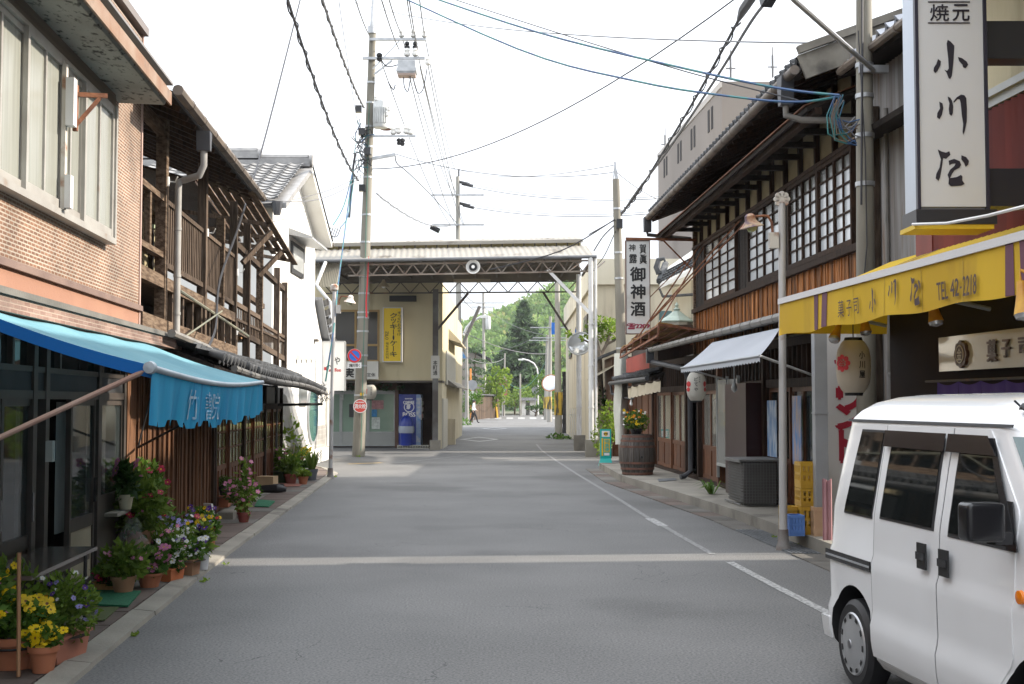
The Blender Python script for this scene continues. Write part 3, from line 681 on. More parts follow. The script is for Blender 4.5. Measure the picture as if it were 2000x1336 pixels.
rail(pa[3],pa[5],3.02,3.0,.07);rail(pa[3],pa[5],2.62,2.56,.09);rail(pa[5],pa[7],2.92,2.88,.06);rail(pa[5],pa[7],2.52,2.42,.10);rail(pa[3],pa[7],2.12,2.02,.09)
rail(pa[3],pa[7],3.55,3.5,.10,-.55,-.45);rail(pa[3],pa[7],3.92,3.86,.09,-.12,-.03);rail(pa[3],23,3.34,3.3,.07,-1.1,-1.0)
for(a0,a1,z0,z1,sp)in((pa[0]+.1,pa[1]-.08,3.07,3.72,.118),(pa[1]+.1,pa[3]-.08,3.07,3.72,.118),(pa[3]+.15,pa[5]-.1,2.66,3.03,.2),(pa[5]+.15,pa[7]-.06,2.56,2.93,.2)):
 a=a0
 while a<a1:pc('slat',wood_gr,b2,FL,a,a+.058,-.052,-.040,z0-.02,z1+.01);a+=sp
a=pa[0]+.5
for k in range(9):
 pc('stud',wood_gr,b2,FL,a,a+.08,-.09,-.02,2.40,2.79);a+=.62
rail(Z0,pa[0]-.05,4.40,4.40,.12,-.09,-.01,wood_hz,'tie_beam');rail(Z0,pa[0]-.05,3.70,3.70,.06,-.09,-.01,wood_hz);rail(Z0,pa[0]-.05,3.10,3.10,.06,-.09,-.01,wood_hz)
m=MB();m.beam(FL.p(12.35,-.05,3.1),FL.p(12.35,-.05,3.72),.06);ob('stud',m,wood_hz,b2,smooth=False)
m=MB();m.beam(FL.p(12.3,-.3,4.5),FL.p(14.5,-.9,3.85),.07);m.beam(FL.p(14.0,-.5,4.2),FL.p(15.4,-1.1,3.9),.09);m.beam(FL.p(16.4,-.8,4.0),FL.p(19.5,-.5,3.55),.12);ob('fallen_brace',m,wood_hz,b2,smooth=False)
rail(15.2,19.0,4.02,4.05,.13,-.8,-.7,wood_hz,'tie_beam')
m=MB();m.beam(FL.p(12.5,-.4,2.9),FL.p(12.75,-.7,4.0),.05,.6);m.beam(FL.p(12.9,-.5,2.9),FL.p(12.9,-.7,3.75),.04,.3);ob('stored_boards',m,wood_fence,b2,smooth=False)
m=MB();m.box(FL,12.1,12.9,-.95,-.93,2.9,3.55);ob('pale_panel',m,M('pale_green_panel',(.42,.45,.36)),b2,smooth=False)
m=MB();m.beam(FL.p(15.2,-.6,3.75),FL.p(18.5,-.3,3.62),.045);ob('bamboo_pole',m,M('bamboo',(.42,.50,.33)),b2)
# broken far eave: bare boards
for i in range(7):
 a0=16.9+i*.12;z=4.52-i*.01;m=MB()
 p0,p1=FL.p(17.0+i*.1,.36-i*.16,4.50+i*.062),FL.p(23.4-i*.35,.36-i*.16,4.20+i*.06)
 m.beam(p0,p1,.10,.022,(0,0,1));ob('eave_board',m,wood_hz,b2,smooth=False)
m=MB()
for a in(19.2,20.6,21.9,23.0):m.beam(FL.p(a,.36,4.36-(a-19)*.035),FL.p(a-.1,-1.0,4.55-(a-19)*.03),.06)
m.beam(FL.p(19.6,.34,4.30),FL.p(19.2,-.05,3.75),.07);m.beam(FL.p(21.5,.3,4.2),FL.p(21.2,-.05,3.75),.07)
ob('eave_rafters',m,wood_gr,b2,kind='stuff',smooth=False)
m=MB();m.sheet([[FL.p(a,-.55,4.75-(a-18)*.05)for a in(17.8,19,21,22.6)],[FL.p(a,-2.2,5.2-(a-18)*.1)for a in(17.8,19,21,22.6)]],(0,0,.04));ob('broken_roof',m,wood_dk,b2,smooth=False)
m=MB();m.box(FL,22.6,23.5,-.85,-.45,2.05,2.35);m.box(FL,20.2,20.9,-.5,-.2,2.62,2.66);ob('crate_on_floor',m,M('orange_wood',(.38,.20,.09)),b2,smooth=False)
# pole for washing with brackets, and a low line of wires on the front
m=MB();m.tube([FL.p(13.3,.10,2.78),FL.p(18.4,.16,2.56)],.018,6);m.tube([FL.p(13.1,.15,2.24),FL.p(14.6,.35,2.66)],.012,5);ob('washing_pole',m,M('verdigris_pole',(.10,.11,.09),(.20,.19,.13),scale=3),b2)
for i in range(0,4):
 m=MB();p=FL.p(pa[(0,1,3,3)[i]],.015,(3.92,3.72,3.5,2.62)[i]);m.lathe(p,[(.0,-.05),(.016,-.05),(.02,0),(.016,.05),(0,.05)],8);m.tube([p,p+FL.n*.07+FL.t*.03,p+FL.n*.10+V((0,0,.05))],.008,5);ob('insulator',m,porcelain,b2)
# == LEFT 3: white plastered house
FW=Fr((-5.2,0,0),(0,1,0),(1,0,0))
wh=T('white_house','bright white plastered two storey house with silver tiled gable roof','house',(-8,29.5,0))
YA,YB,ZE,ZR=26.55,32.3,6.0,7.22;YM=(YA+YB)/2
m=MB();m.prism([(YA,0),(YB,0),(YB,ZE),(YM,ZR-.08),(YA,ZE)],Fr((-5.2,0,0),(0,1,0),(1,0,0)),-6.5,0);ob('wall',m,plaster_wh,wh,smooth=False)
for sgn in(-1,1):
 e=V((0,YM+sgn*3.35,ZE-.16));r=V((0,YM,ZR+.02));m=MB()
 m.sheet([[(-11.9,e.y,e.z),(-4.82,e.y,e.z)],[(-11.9,r.y,r.z),(-4.82,r.y,r.z)]],(0,0,-.13));ob('roof',m,plaster_wh if sgn>0 else rtile_lt,wh,smooth=False)
FT=Fr((-8.6,YM-3.4,0),(1,0,0),(0,1,0))
tiled_roof(wh,FT,0,3.80,(0,ZE-.10),(3.36,ZR+.11),.30,.27,rtile_lt,tile_mesh('roof_tile',.30,.27,rtile_lt,.016))
FT2=Fr((-8.6,YM+3.4,0),(1,0,0),(0,-1,0))
m=MB();m.sheet([[(-11.9,YM+3.38,ZE-.12),(-4.80,YM+3.38,ZE-.12)],[(-11.9,YM,ZR+.06),(-4.80,YM,ZR+.06)]],(0,0,.03));ob('far_roof_face',m,rtile,wh,smooth=False)
m=MB()
for x1,h in((-4.86,.0),(-6.1,.16)):
 m.box(WF,-11.9,x1,YM-.12,YM+.12,ZR+.02+h,ZR+.22+h);m.tube([(-11.9,YM,ZR+.25+h),(x1-.05,YM,ZR+.25+h)],.09,8)
 m.lathe((x1-.02,YM,ZR+.17+h),[(.0,0),(.16,0),(.16,.07),(0,.07)],10,(1,0,0))
ob('ridge',m,rtile_lt,wh)
m=MB();m.tube([(-11.9,YM-3.44,ZE-.2),(-4.9,YM-3.44,ZE-.2)],.06,8);m.lathe((-5.0,YM-3.44,ZE-.45),[(.07,0),(.12,.22),(.12,.30)],8);ob('gutter',m,pipe_bk,wh)
m=MB();m.tube([(-11.9,YM+3.42,ZE-.2),(-4.78,YM+3.42,ZE-.2)],.05,8);ob('gutter',m,pipe_gr,wh)
hw=FW.hit(567,470);hw2=FW.hit(590,545)
m=MB();m.box(FW,hw[0],hw2[0],.003,.05,hw2[1],hw[1]);w=ob('window',m,M('window_frame_black',(.03,.03,.032)),wh,smooth=False)
pc('pane',M('window_blind',(.50,.52,.52),(.42,.44,.44),rough=.15),w,FW,hw[0]+.12,hw2[0]-.12,.052,.06,hw2[1]+.1,hw[1]-.1)
m=MB();m.hexa([FW.p(hw[0]-.2,.0,hw[1]+.12),FW.p(hw2[0]+.5,.0,hw[1]+.12),FW.p(hw2[0]+.5,.55,hw[1]+.02),FW.p(hw[0]-.2,.55,hw[1]+.02),FW.p(hw[0]-.2,.0,hw[1]+.28),FW.p(hw2[0]+.5,.0,hw[1]+.28),FW.p(hw2[0]+.5,.55,hw[1]+.07),FW.p(hw[0]-.2,.55,hw[1]+.07)]);ob('window_hood',m,M('hood_grey',(.36,.37,.38),rough=.4),wh,smooth=False)
# street floor and curved wing towards the arcade
YC=34.7
m=MB();prof=[(YB+.002,0),(YC,0),(YC,2.95)]+[(YC-(YC-YB-.002)*i/8,2.95+1.25*(1-math.cos(i/8*math.pi/2))*1.0)for i in range(1,9)]
m.prism(prof,FW,-4,.0);ob('wing',m,plaster_wh,wh,smooth=False)
m=MB();r0=[(YC+.3,2.86)]+[(YC-(YC-YB)*i/8,3.02+1.25*(1-math.cos(i/8*math.pi/2)))for i in range(0,9)]
m.sheet([[(-8.5,y,z)for y,z in r0],[(-5.0,y,z)for y,z in r0]],(0,0,.07));ob('wing_roof',m,M('slate_grey',(.22,.23,.25)),wh)
me_s=tile_mesh('wing_tile',.26,.24,rtile_lt)
for(y0,z0),(y1,z1)in zip(r0,r0[1:]):
 p,q=V((-5.14,y0,z0+.08)),V((-5.14,y1,z1+.08));inst('verge_tile',me_s,wh,slope_m(p,(1,0,0),q-p))
m=MB();m.box(FW,YB+.1,YC-.02,.002,.02,.35,.95);ob('stone_band',m,brick('grey_band',(.40,.38,.35),(.34,.32,.30),(.50,.48,.45),.6,.14,.01),wh,smooth=False)
m=MB();m.box(FW,YA+.5,YC-.05,.0,.16,.0,.33);ob('plinth',m,plaster_wh,wh,smooth=False)
cy,cz=FW.hit(609,812);m=MB();m.lathe(FW.p(cy,.01,cz+.05),[(0,0),(.72,0),(.72,.03),(0,.03)],28,(1,0,0));rw=ob('round_window',m,M('teal_glass',(.05,.14,.12),(.10,.22,.18),rough=.06),wh)
m=MB();m.lathe(FW.p(cy,.0,cz+.05),[(.72,0),(.80,0),(.80,.05),(.72,.05)],28,(1,0,0),cap=False);ob('frame',m,steel_gr,rw)
s0=FW.hit(584,752);s1=FW.hit(597,793);m=MB();m.box(FW,s0[0],s1[0],.003,.04,s1[1],s0[1]);ob('small_window',m,M('grey_window',(.24,.26,.26),rough=.15),wh,smooth=False)
for i in range(4):
 p=FW.hit(579+9.6*i,697);m=MB();m.prism([(0.0,.11),(.16,-.02),(.16,-.07),(0,-.07)],Fr(FW.p(p[0],0,p[1]),FW.n,FW.t),-.11,.11);ob('wall_vent',m,plaster_wh,wh,smooth=False)
m=MB();m.tube([FW.p(YC-.35,.05,.35),FW.p(YC-.35,.05,3.0)],.045,8);ob('drain_pipe',m,plaster_wh,wh)
for px,z in((612,1.8),):
 p=FW.hit(614,665);m=MB();m.box(FW,p[0]-.12,p[0]+.12,.002,.10,p[1]-.03,p[1]+.03);ob('wall_lamp',m,steel_dk,wh,smooth=False)
# coffee sign standing out from the white house
FS=facing(33.6);S=lambda px,py,d=33.6:at(px,py,d)
cs=T('coffee_sign','white box sign with black brush character and small red coffee lettering','sign',S(650,762))
q0,q1=S(627,668),S(672,763)
m=MB();m.box(FS,q0 .x-.5,q1 .x,-.18,0,q1 .z,q0 .z);ob('sign_box',m,M('sign_white',(.78,.78,.77),rough=.3),cs,smooth=False)
m=MB();m.box(FS,q0 .x-.5,q1 .x+.012,-.2,.012,q0 .z,q0 .z+.03);m.box(FS,q1 .x,q1 .x+.025,-.2,.012,q1 .z-.01,q0 .z);ob('sign_frame',m,steel,cs,smooth=False)
ink=M('ink_black',(.012,.012,.012),rough=.5);red_i=M('ink_red',(.50,.03,.03),rough=.5)
m=MB();a,c=S(653,697),S(664,712);letter(m,'や',FS,a.x,c.x,c.z,a.z,.004,.02);a,c=S(651,713),S(656,726);letter(m,'の',FS,a.x-.2,a.x-.05,c.z,a.z,.004,.02)
ob('character',m,ink,cs,smooth=False)
m=MB();a,c=S(643,719),S(666,726);letter(m,'coffee',FS,a.x,c.x,c.z,a.z,.004,.02);a,c=S(633,717),S(638,723);m.box(FS,a.x,c.x,.002,.005,c.z,a.z);ob('lettering',m,red_i,cs,smooth=False)
# plastic sheets leaning at the corner
pl=T('leaning_plastic_sheet','bundle of pale corrugated plastic sheets leaning beside the white house corner','plastic sheet',(-4.9,26,0))
clear=M('cloudy_plastic',(.50,.51,.52),(.40,.41,.42),scale=3,rough=.25,alpha=.72,spec=.7)
for i in range(3):
 b0,t0=at(606-i*9,900-i*4,26.0-i*.35),at(566-i*4,748+i*12,25.4-i*.3);m=MB()
 rows=[]
 for j in range(7):
  c=b0+(t0-b0)*j/6;rows.append([c+V((-.35*k/24,.25*k/24,0))*(1+.5*j/6)+V((.015*math.sin(k*1.6),-.015*math.sin(k*1.6),.05*math.sin(j*1.2+i)))for k in range(25)])
 m.sheet(rows);ob('sheet',m,clear,pl)
# == beige cookie shop under the arcade
YF=41.5;FB=facing(YF);B=lambda px,py,d=YF:at(px,py,d)
cb=T('cookie_shop','beige two storey shop with yellow vertical sign and green glazed front under the arcade roof','shop',(-5,43,0))
x0,x1=B(560,700).x,B(864,700).x;zb,zt=B(700,743).z,5.62
wl_,wr_,wt_,wb_=B(612,700).x,B(741,700).x,B(700,605).z,B(700,707).z
m=MB();m.box(FB,x0,wl_,-12,0,zb,zt);m.box(FB,wr_,x1,-12,0,zb,zt);m.box(FB,wl_,wr_,-12,0,wt_,zt);m.box(FB,wl_,wr_,-12,0,zb,wb_);m.box(FB,wl_,wr_,-1.5,-1.4,wb_,wt_);ob('upper_wall',m,plaster_be,cb,smooth=False)
wood_y=M('window_wood_ochre',(.36,.24,.09),(.30,.19,.07),scale=3)
m=MB();t=.07
for xx in(wl_,B(692,700).x,wr_-t):m.box(FB,xx,xx+t,-.12,.015,wb_,wt_)
mid=B(700,676).z
for zz in(wb_,mid,wt_-t):m.box(FB,wl_+t,wr_-t,-.115,.012,zz,zz+t)
w=ob('window',m,wood_y,cb,smooth=False)
xm=B(692,700).x
for a0,a1 in((wl_+t,xm),(xm+t,wr_-t)):
 for z0,z1 in((wb_+t,mid),(mid+t,wt_-t)):pc('pane',glassy('shop_window_brown',(.035,.032,.028),.08),w,FB,a0,a1,-.09,-.08,z0,z1)
YG=42.7;FG=facing(YG);g0,g1=at(560,800,YG).x,at(772,800,YG).x;gz=at(700,757,YG).z
m=MB();m.box(FG,x0,g0,-8,0,0,zb);m.box(FG,g1,x1-.25,-8,-2.4,0,zb);m.box(FG,g0,g1,-8,-.5,.0,zb);ob('ground_wall',m,M('shop_brown',(.16,.085,.05),(.10,.05,.03),scale=2,rough=.7),cb,smooth=False)
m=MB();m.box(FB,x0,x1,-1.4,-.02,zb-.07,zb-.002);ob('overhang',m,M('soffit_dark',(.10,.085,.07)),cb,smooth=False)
green_g=M('green_glass',(.19,.28,.21),(.15,.23,.17),scale=1,rough=.12,spec=.6);alu_g=M('alu_grey',(.36,.37,.36),(.30,.31,.30),scale=3,rough=.5,metal=.3)
nx=4;wdt=(g1-g0)/nx
for i in range(nx):
 a0=g0+i*wdt;m=MB();t=.05;zt2=gz-.18
 for q in(a0,a0+wdt-t):m.box(FG,q,q+t,-.03,.02,.05,zt2)
 for z in(.05,.50,zt2-t):m.box(FG,a0+t,a0+wdt-t,-.03,.015,z,z+t)
 d=ob('glazed_door',m,alu_g,cb,smooth=False);pc('pane',green_g,d,FG,a0+t,a0+wdt-t,-.01,0,.55,zt2-t);pc('kick_panel',M('door_panel_grey',(.30,.31,.29),rough=.5),d,FG,a0+t,a0+wdt-t,-.01,.004,.1,.5)
m=MB();m.box(FG,g0,g1,-.05,.04,gz-.18,gz-.10);ob('door_head',m,alu_g,cb,smooth=False)
vines=MB()
for i in range(260):
 p=FG.p(R.uniform(g0+.3,g1+.3),R.uniform(.05,.3),gz+R.uniform(-.12,.16));d=V((R.uniform(-1,1),R.uniform(-1,1),R.uniform(-1,1)))*.06;e=V((R.uniform(-1,1),R.uniform(-1,1),R.uniform(-1,1)))*.05
 vines.face(p-d,p+e,p+d,p-e)
ob('hanging_vine',vines,M('leaf_dark',(.03,.07,.02),(.05,.10,.03),rough=.6,rnd=.2),cb,kind='stuff',smooth=False)
m=MB();m.box(FG,at(772,800,YG).x,at(779,800,YG).x,.0,.12,0,gz+.1);ob('brown_post',m,M('post_brown',(.12,.06,.035),(.09,.045,.028),rough=.6),cb,smooth=False)
side=Fr((x1,YF,0),(0,1,0),(1,0,0))
m=MB();m.box(side,.1,17,-.24,-.02,0,5.2);ob('side_wall',m,M('side_cream',(.56,.50,.36),(.50,.44,.31),scale=.8,rough=.9),cb,smooth=False)
m=MB();m.box(side,2.0,9.0,-.018,.04,2.2,3.4);ob('side_shutter',m,M('shutter_grey',(.40,.39,.35),(.34,.33,.3),rough=.6),cb,smooth=False)
m=MB();m.hexa([side.p(4,0,3.9),side.p(9,0,3.9),side.p(9,.45,3.75),side.p(4,.45,3.75),side.p(4,0,4.3),side.p(9,0,4.3),side.p(9,.47,3.8),side.p(4,.47,3.8)]);ob('side_awning',m,plaster_cr,cb,smooth=False)
m=MB();m.hexa([side.p(3,0,2.2),side.p(14,0,2.2),side.p(14,.35,2.1),side.p(3,.35,2.1),side.p(3,0,2.4),side.p(14,0,2.4),side.p(14,.35,2.15),side.p(3,.35,2.15)]);ob('side_awning',m,concrete,cb,smooth=False)
m=MB();m.box(side,.15,3,-.018,.03,.0,1.7);ob('side_shutter',m,M('shutter_cream',(.50,.48,.42),rough=.6),cb,smooth=False)
# yellow sign
ys=T('yellow_sign','tall yellow box sign with black vertical cookie and cake lettering on the beige shop','sign',B(768,706))
q0,q1=B(751,603),B(784,706)
yel=M('sign_yellow',(.80,.56,.012),(.76,.52,.012),scale=1,rough=.35)
m=MB();m.box(FB,q0 .x,q1 .x,.03,.26,q1 .z,q0 .z);ob('sign_box',m,yel,ys,smooth=False)
m=MB();e=.03
m.box(FB,q0 .x-e,q0 .x,.02,.275,q1 .z-e,q0 .z+e);m.box(FB,q1 .x,q1 .x+e*1.6,.02,.275,q1 .z-e,q0 .z+e);m.box(FB,q0 .x,q1 .x,.02,.275,q0 .z,q0 .z+e);m.box(FB,q0 .x,q1 .x,.02,.275,q1 .z-e,q1 .z);ob('sign_frame',m,steel_wh,ys,smooth=False)
FBs=FB.sh(.264);m=MB()
def vtext(m,chars,xa,xb,ya,yb,bold=.03,gap=.14,d=YF-.264,fr=FBs,hs=None):
 a,c=at(xa,ya,d),at(xb,yb,d);column(m,chars,fr,a.x,c.x,a.z,c.z,.0,bold,gap,hs)
vtext(m,'クッキー・ケーキ'.replace('ー','｜'),762,775,611,697,.035,.1,hs=[1,.7,1,.12,.25,1,.12,1])
vtext(m,'手づくりおみやげ',776.5,783.5,608,656,.02);vtext(m,'NPO',753,758.5,647,664,.02);vtext(m,'福祉会共同制',753.5,759,668,701,.0)
ob('lettering',m,ink,ys,smooth=False)
# white sign with black characters below
ws=T('white_shop_sign','long white box sign above the green glazed front with black brush letters','sign',B(690,742))
q0,q1=B(630,706),B(740,741);m=MB();m.box(FB,q0 .x,q1 .x,.02,.24,q1 .z,q0 .z);ob('sign_box',m,M('sign_offwhite',(.62,.61,.56),(.56,.55,.50),rough=.4),ws,smooth=False)
m=MB();FB2=FB.sh(.245);d2=YF-.245
for ch,xa,xb,ya,yb,bo in(('の',655,671,722,736,.06),('実',673,691,719,737,.05),('木',636,653,720,737,.05),('日',709,716,728,736,.0),('定',717,724,728,736,.02),('休',725,733,728,736,.02)):
 a,c=at(xa,ya,d2),at(xb,yb,d2);letter(m,ch,FB2,a.x,c.x,c.z,a.z,.0,bo)
ob('lettering',m,ink,ws,smooth=False)
# posters on the glass
for k,(xa,xb,ya,yb,c,lb)in enumerate(((682,692,789,815,(.04,.04,.045),'dark narrow poster'),(726,749,782,799,(.42,.20,.20),'poster with small portrait photos'),(726,736,800,814,(.02,.22,.48),'blue notice'),(726,742,815,838,(.55,.60,.55),'white text notice'),(665,671,768,782,(.45,.46,.44),'small grey box'))):
 a,c2_=at(xa,ya,YG-.03),at(xb,yb,YG-.03);m=MB();m.box(FG,a.x,c2_.x,.022,.028,c2_.z,a.z)
 o=solo('poster',m,M('poster%d'%k,c,tuple(x*.6 for x in c),scale=14,rough=.4),lb+' stuck on the green glass front','poster',None,False)
# vending machine with its bin
vm=T('vending_machine','dark blue drinks vending machine with white coffee lettering, seen from its side','vending machine',G(806,875))
gy=G(806,875).y;FV_=facing(gy);xa,xb=at(779,800,gy).x,at(822,800,gy).x;zt=at(800,770,gy).z
navy=M('vending_navy',(.016,.035,.26),(.018,.04,.29),scale=2,rough=.3)
m=MB();m.box(FV_,xa,xb-.16,-.95,0,.10,zt);ob('cabinet',m,navy,vm,smooth=False)
m=MB();m.box(FV_,xb-.158,xb,-.95,.005,.10,zt-.01);fd=ob('front_door',m,M('vending_front',(.30,.42,.58),(.18,.28,.55),scale=5,rough=.3),vm,smooth=False)
fr2=Fr((xb,gy-.005,0),(0,1,0),(1,0,0))
m=MB();m.box(fr2,.06,.9,.002,.03,.95,zt-.12);ob('display',m,M('vending_display',(.60,.62,.64),(.35,.40,.52),scale=9,rough=.1),fd,smooth=False)
for r in range(3):
 for k in range(6):pc('drink_can',(M('can_red',(.5,.03,.03),rough=.3),M('can_white',(.6,.6,.55),rough=.3),M('can_green',(.05,.25,.1),rough=.3))[(r+k)%3],fd,fr2,.12+k*.125,.19+k*.125,.031,.045,1.03+r*.22,1.17+r*.22)
m=MB();m.box(FV_,xb-.158,xb,.007,.02,.95,zt-.12);m.box(FV_,xb-.158,xb,.007,.02,.2,.42);ob('side_poster',m,M('vend_side',(.50,.52,.55),(.10,.25,.55),scale=7,rough=.4),fd,smooth=False)
m=MB();c=at(799,795,gy);rr=.24
for r0_,r1_ in((.165,.215),):
 pts=[];n=26
 for i in range(n):
  a0,a1=2*math.pi*i/n,2*math.pi*(i+1)/n
  m.face(*[FV_.p(c.x+r*math.cos(a),.004,c.z+r*math.sin(a))for r,a in((.15,a0),(.18,a0),(.18,a1),(.15,a1))])
m.face(*[FV_.p(c.x-.02+.07*math.cos(i*.6),.004,c.z+.01+.09*math.sin(i*.6))for i in range(10)]);m.box(FV_,c.x-.09,c.x-.02,.002,.005,c.z-.07,c.z-.04);m.box(FV_,c.x-.10,c.x+.06,.002,.005,c.z+.075,c.z+.10)
for s_,xa_,xb_,ya_,yb_ in(('COFFEE',788,809,783,789),('BOSS',787,811,805.5,814),('SUNTORY',791,806,777.6,780)):
 a,c2_=at(xa_,ya_,gy),at(xb_,yb_,gy);letter(m,s_,FV_,a.x,c2_.x,c2_.z,a.z,.004,.03)
ob('emblem_print',m,M('print_white',(.75,.76,.78),rough=.4),vm,smooth=False)
m=MB()
for q in(xa+.02,xb-.1):m.box(FV_,q,q+.08,-.9,-.02,.0,.10)
ob('foot',m,steel_dk,vm,kind='stuff',smooth=False)
bn=T('litter_bin','blue domed litter bin with clear bag, standing beside the vending machine','bin',at(794,876,gy-.5))
bp_=G(794,868);bx_,by_=at(794,800,gy-.35).x,gy-.35
m=MB();m.lathe((bx_,by_,.10),[(.20,0),(.235,.62),(.245,.64)],18);ob('body',m,navy,bn)
m=MB();m.lathe((bx_,by_,.745),[(.25,0),(.245,.10),(.20,.26),(.10,.36),(0,.39)],18);ob('lid',m,navy,bn)
m=MB();m.lathe((bx_,by_,.52),[(.262,0),(.275,.1),(.268,.22),(.25,.24)],18,cap=False);ob('bag_rim',m,M('bag_clear',(.45,.50,.58),rough=.2,alpha=.75),bn)
cr_=T('grey_crate','flat pale grey plastic crates lying under the vending machine','crate',at(800,873,gy-.3))
m=MB();ca,cb_=at(777,870,gy-.25).x,at(838,870,gy-.25).x
for z in(.0,.085):m.box(FV_,ca,cb_,.02,.50,z,z+.02)
k=ca
while k<cb_:m.box(FV_,k,k+.025,.02,.50,.02,.085);k+=.085
ob('crate_body',m,M('crate_grey',(.45,.44,.38),rough=.6),cr_,smooth=False)
# white paper lantern at the cookie shop
def lantern(name,label,p,r,h,mt,writing=None,group=None,n=18):
 o=T(name,label,'lantern',V(p)-V((0,0,h/2)));m=MB();pr=[]
 for i in range(17):
  t=i/16;rr=r*(1-abs(2*t-1)**3.2*.42)*(1+(.012 if i%2 else 0));pr.append((rr,-h/2+h*t))
 m.lathe(p,pr,n);ob('shade',m,mt,o)
 m=MB();m.lathe(V(p)+V((0,0,-h/2-.03)),[(r*.5,0),(r*.55,.035)],n);ob('base_ring',m,black,o);m=MB();m.lathe(V(p)+V((0,0,h/2-.005)),[(r*.55,0),(r*.5,.035)],n);ob('top_ring',m,black,o)
 return o
def on_round(c,r,fr_dir):
 """wraps flat lettering round a lantern: a = arc length from the point facing fr_dir"""
 def f(a,b,z):
  t=a/r;d=V(fr_dir).normalized();s=V((-d.y,d.x,0));return V(c)+(d*math.cos(t)+s*math.sin(t))*(r+b)+V((0,0,z))
 return f
paper=M('lantern_paper',(.66,.64,.58),(.60,.57,.50),scale=4,rough=.8,trans=.35)
lp=at(722,766,41.2);lantern('paper_lantern','small white paper lantern with red crest under the white shop sign',lp,.23,.48,paper,None)
m=MB();f=on_round(lp,.232,(0,-1,0));column(m,'福祉作業所',WF,.02,.08,.16,-.15,.0);m2=MB()
for i,ch in enumerate('福祉作業所'):letter(m2,ch,WF,.05,.11,.13-i*.06,.18-i*.06,.003,fn=f)
lan=[o for o in COL.objects if o.name.startswith('paper_lantern')][-1];ob('lettering',m2,ink,lan,smooth=False)
m2=MB();m2 .lathe(f(-.09,.003,.03),[(0,0),(.09,0),(.09,.003)],10,(0,-1,0));ob('crest',m2,red_i,lan)
# == arcade roof over the street
ar=T('arcade_roof','old translucent arcade roof on steel trusses and white posts spanning the street','arcade roof',(-1,38,0))
XA,XB,Y0,Y1=-6.35,2.36,35.3,41.3
sheet_wh=M('corrugated_white',(.46,.435,.39),(.39,.365,.32),scale=.9,rough=.6,c3=(.17,.145,.115),s3=1.2,t3=.58,trans=.35)
sheet_un=M('corrugated_aged',(.30,.28,.22),(.24,.215,.165),scale=1,rough=.7,trans=.18)
def corr(m,p0,p1,q0,q1,n=120,amp=.018,th=.012):
 """corrugated sheet between edges p0-p1 and q0-q1"""
 p0,p1,q0,q1=map(V,(p0,p1,q0,q1));nn_=(p1-p0).cross(q0-p0).normalized()
 if nn_.z<0:nn_=-nn_
 w=[amp*math.sin(i*math.pi/2)for i in range(n+1)]
 m.sheet([[a+(b-a)*i/n+nn_*w[i]for i in range(n+1)]for a,b in((p0,p1),(q0,q1))])
zl,zr_=5.66,5.80
m=MB();corr(m,(XA,Y0,zl),(XB,Y0,zr_),(XA,Y0+1.15,zl+.44),(XB-.15,Y0+1.15,zr_+.44),200,.012);ob('lower_roof',m,sheet_wh,ar)
m=MB();corr(m,(XA,Y0+1.1,zl+.60),(XB-.25,Y0+1.1,zr_+.58),(XA,Y0+3.2,zl+.93),(XB-.25,Y0+3.2,zr_+.98),200,.012);corr(m,(XA,Y0+5.4,zl+.58),(XB-.3,Y0+5.4,zr_+.58),(XA,Y0+3.2,zl+.93),(XB-.25,Y0+3.2,zr_+.98),200,.012);ob('top_roof',m,sheet_wh,ar)
m=MB();m.box(WF,XA,XB-.25,Y0+1.07,Y0+1.10,0,.10)
m.v=[v+V((0,0,(zl if v.x<0 else zr_)+.52))for v in m.v];ob('top_fascia',m,sheet_wh,ar,smooth=False)
amber=M('amber_sheet',(.30,.265,.13),(.24,.21,.1),scale=2,rough=.5,trans=.5)
m=MB();m.sheet([[(XA,Y0+1.3,zl+.45),(XB-.3,Y0+1.3,zr_+.45)],[(XA,Y0+1.3,zl+.60),(XB-.3,Y0+1.3,zr_+.60)]]);ob('clerestory',m,amber,ar,smooth=False)
for i in range(26):
 x=XA+.2+i*(XB-XA-.6)/25;zz=zl+(zr_-zl)*(x-XA)/(XB-XA);pc('clerestory_post',steel_dk,ar,WF,x,x+.035,Y0+1.14,Y0+1.20,zz+.42,zz+.60)
m=MB();corr(m,(XA,Y0+1.2,zl+.30),(XB-.15,Y0+1.2,zr_+.30),(XA,Y1-.2,zl+.30),(XB-.15,Y1-.2,zr_+.30),120,.012);ob('inner_ceiling',m,M('ceiling_brown',(.15,.13,.105),(.105,.09,.072),scale=1,rough=.8),ar)
m=MB();corr(m,(XA,Y1+.2,zl-.1),(XB,Y1+.2,zr_-.1),(XA,Y1-.9,zl+.42),(XB-.15,Y1-.9,zr_+.42),120,.012);ob('rear_roof',m,MATS['ceiling_brown'],ar)
m=MB();m.tube([(XA,Y0-.06,zl-.04),(XB+.08,Y0-.06,zr_-.04)],.05,8);ob('gutter',m,M('gutter_grey',(.15,.155,.165),(.11,.115,.12),rough=.6),ar)
def truss(y,xa,xb,zt0,zt1,h,nb,w=.045):
 m=MB();f=lambda x,d=0:(x,y,zt0+(zt1-zt0)*(x-xa)/(xb-xa)-d)
 m.beam(f(xa),f(xb),w);m.beam(f(xa,h),f(xb,h),w);s=(xb-xa)/nb
 for i in range(nb):
  x=xa+i*s;m.beam(f(x),f(x+s/2,h),w*.7);m.beam(f(x+s/2,h),f(x+s),w*.7)
 return m
ob('front_truss',truss(Y0+.15,XA+1.6,XB-.08,zl-.12,zr_-.13,.31,15),M('truss_tan',(.26,.225,.19),(.17,.12,.09),scale=3,rough=.7),ar,smooth=False)
ob('rear_truss',truss(Y1-.3,XA,XB-.2,zl-.10,zl-.04,.36,13),steel_dk,ar,smooth=False)
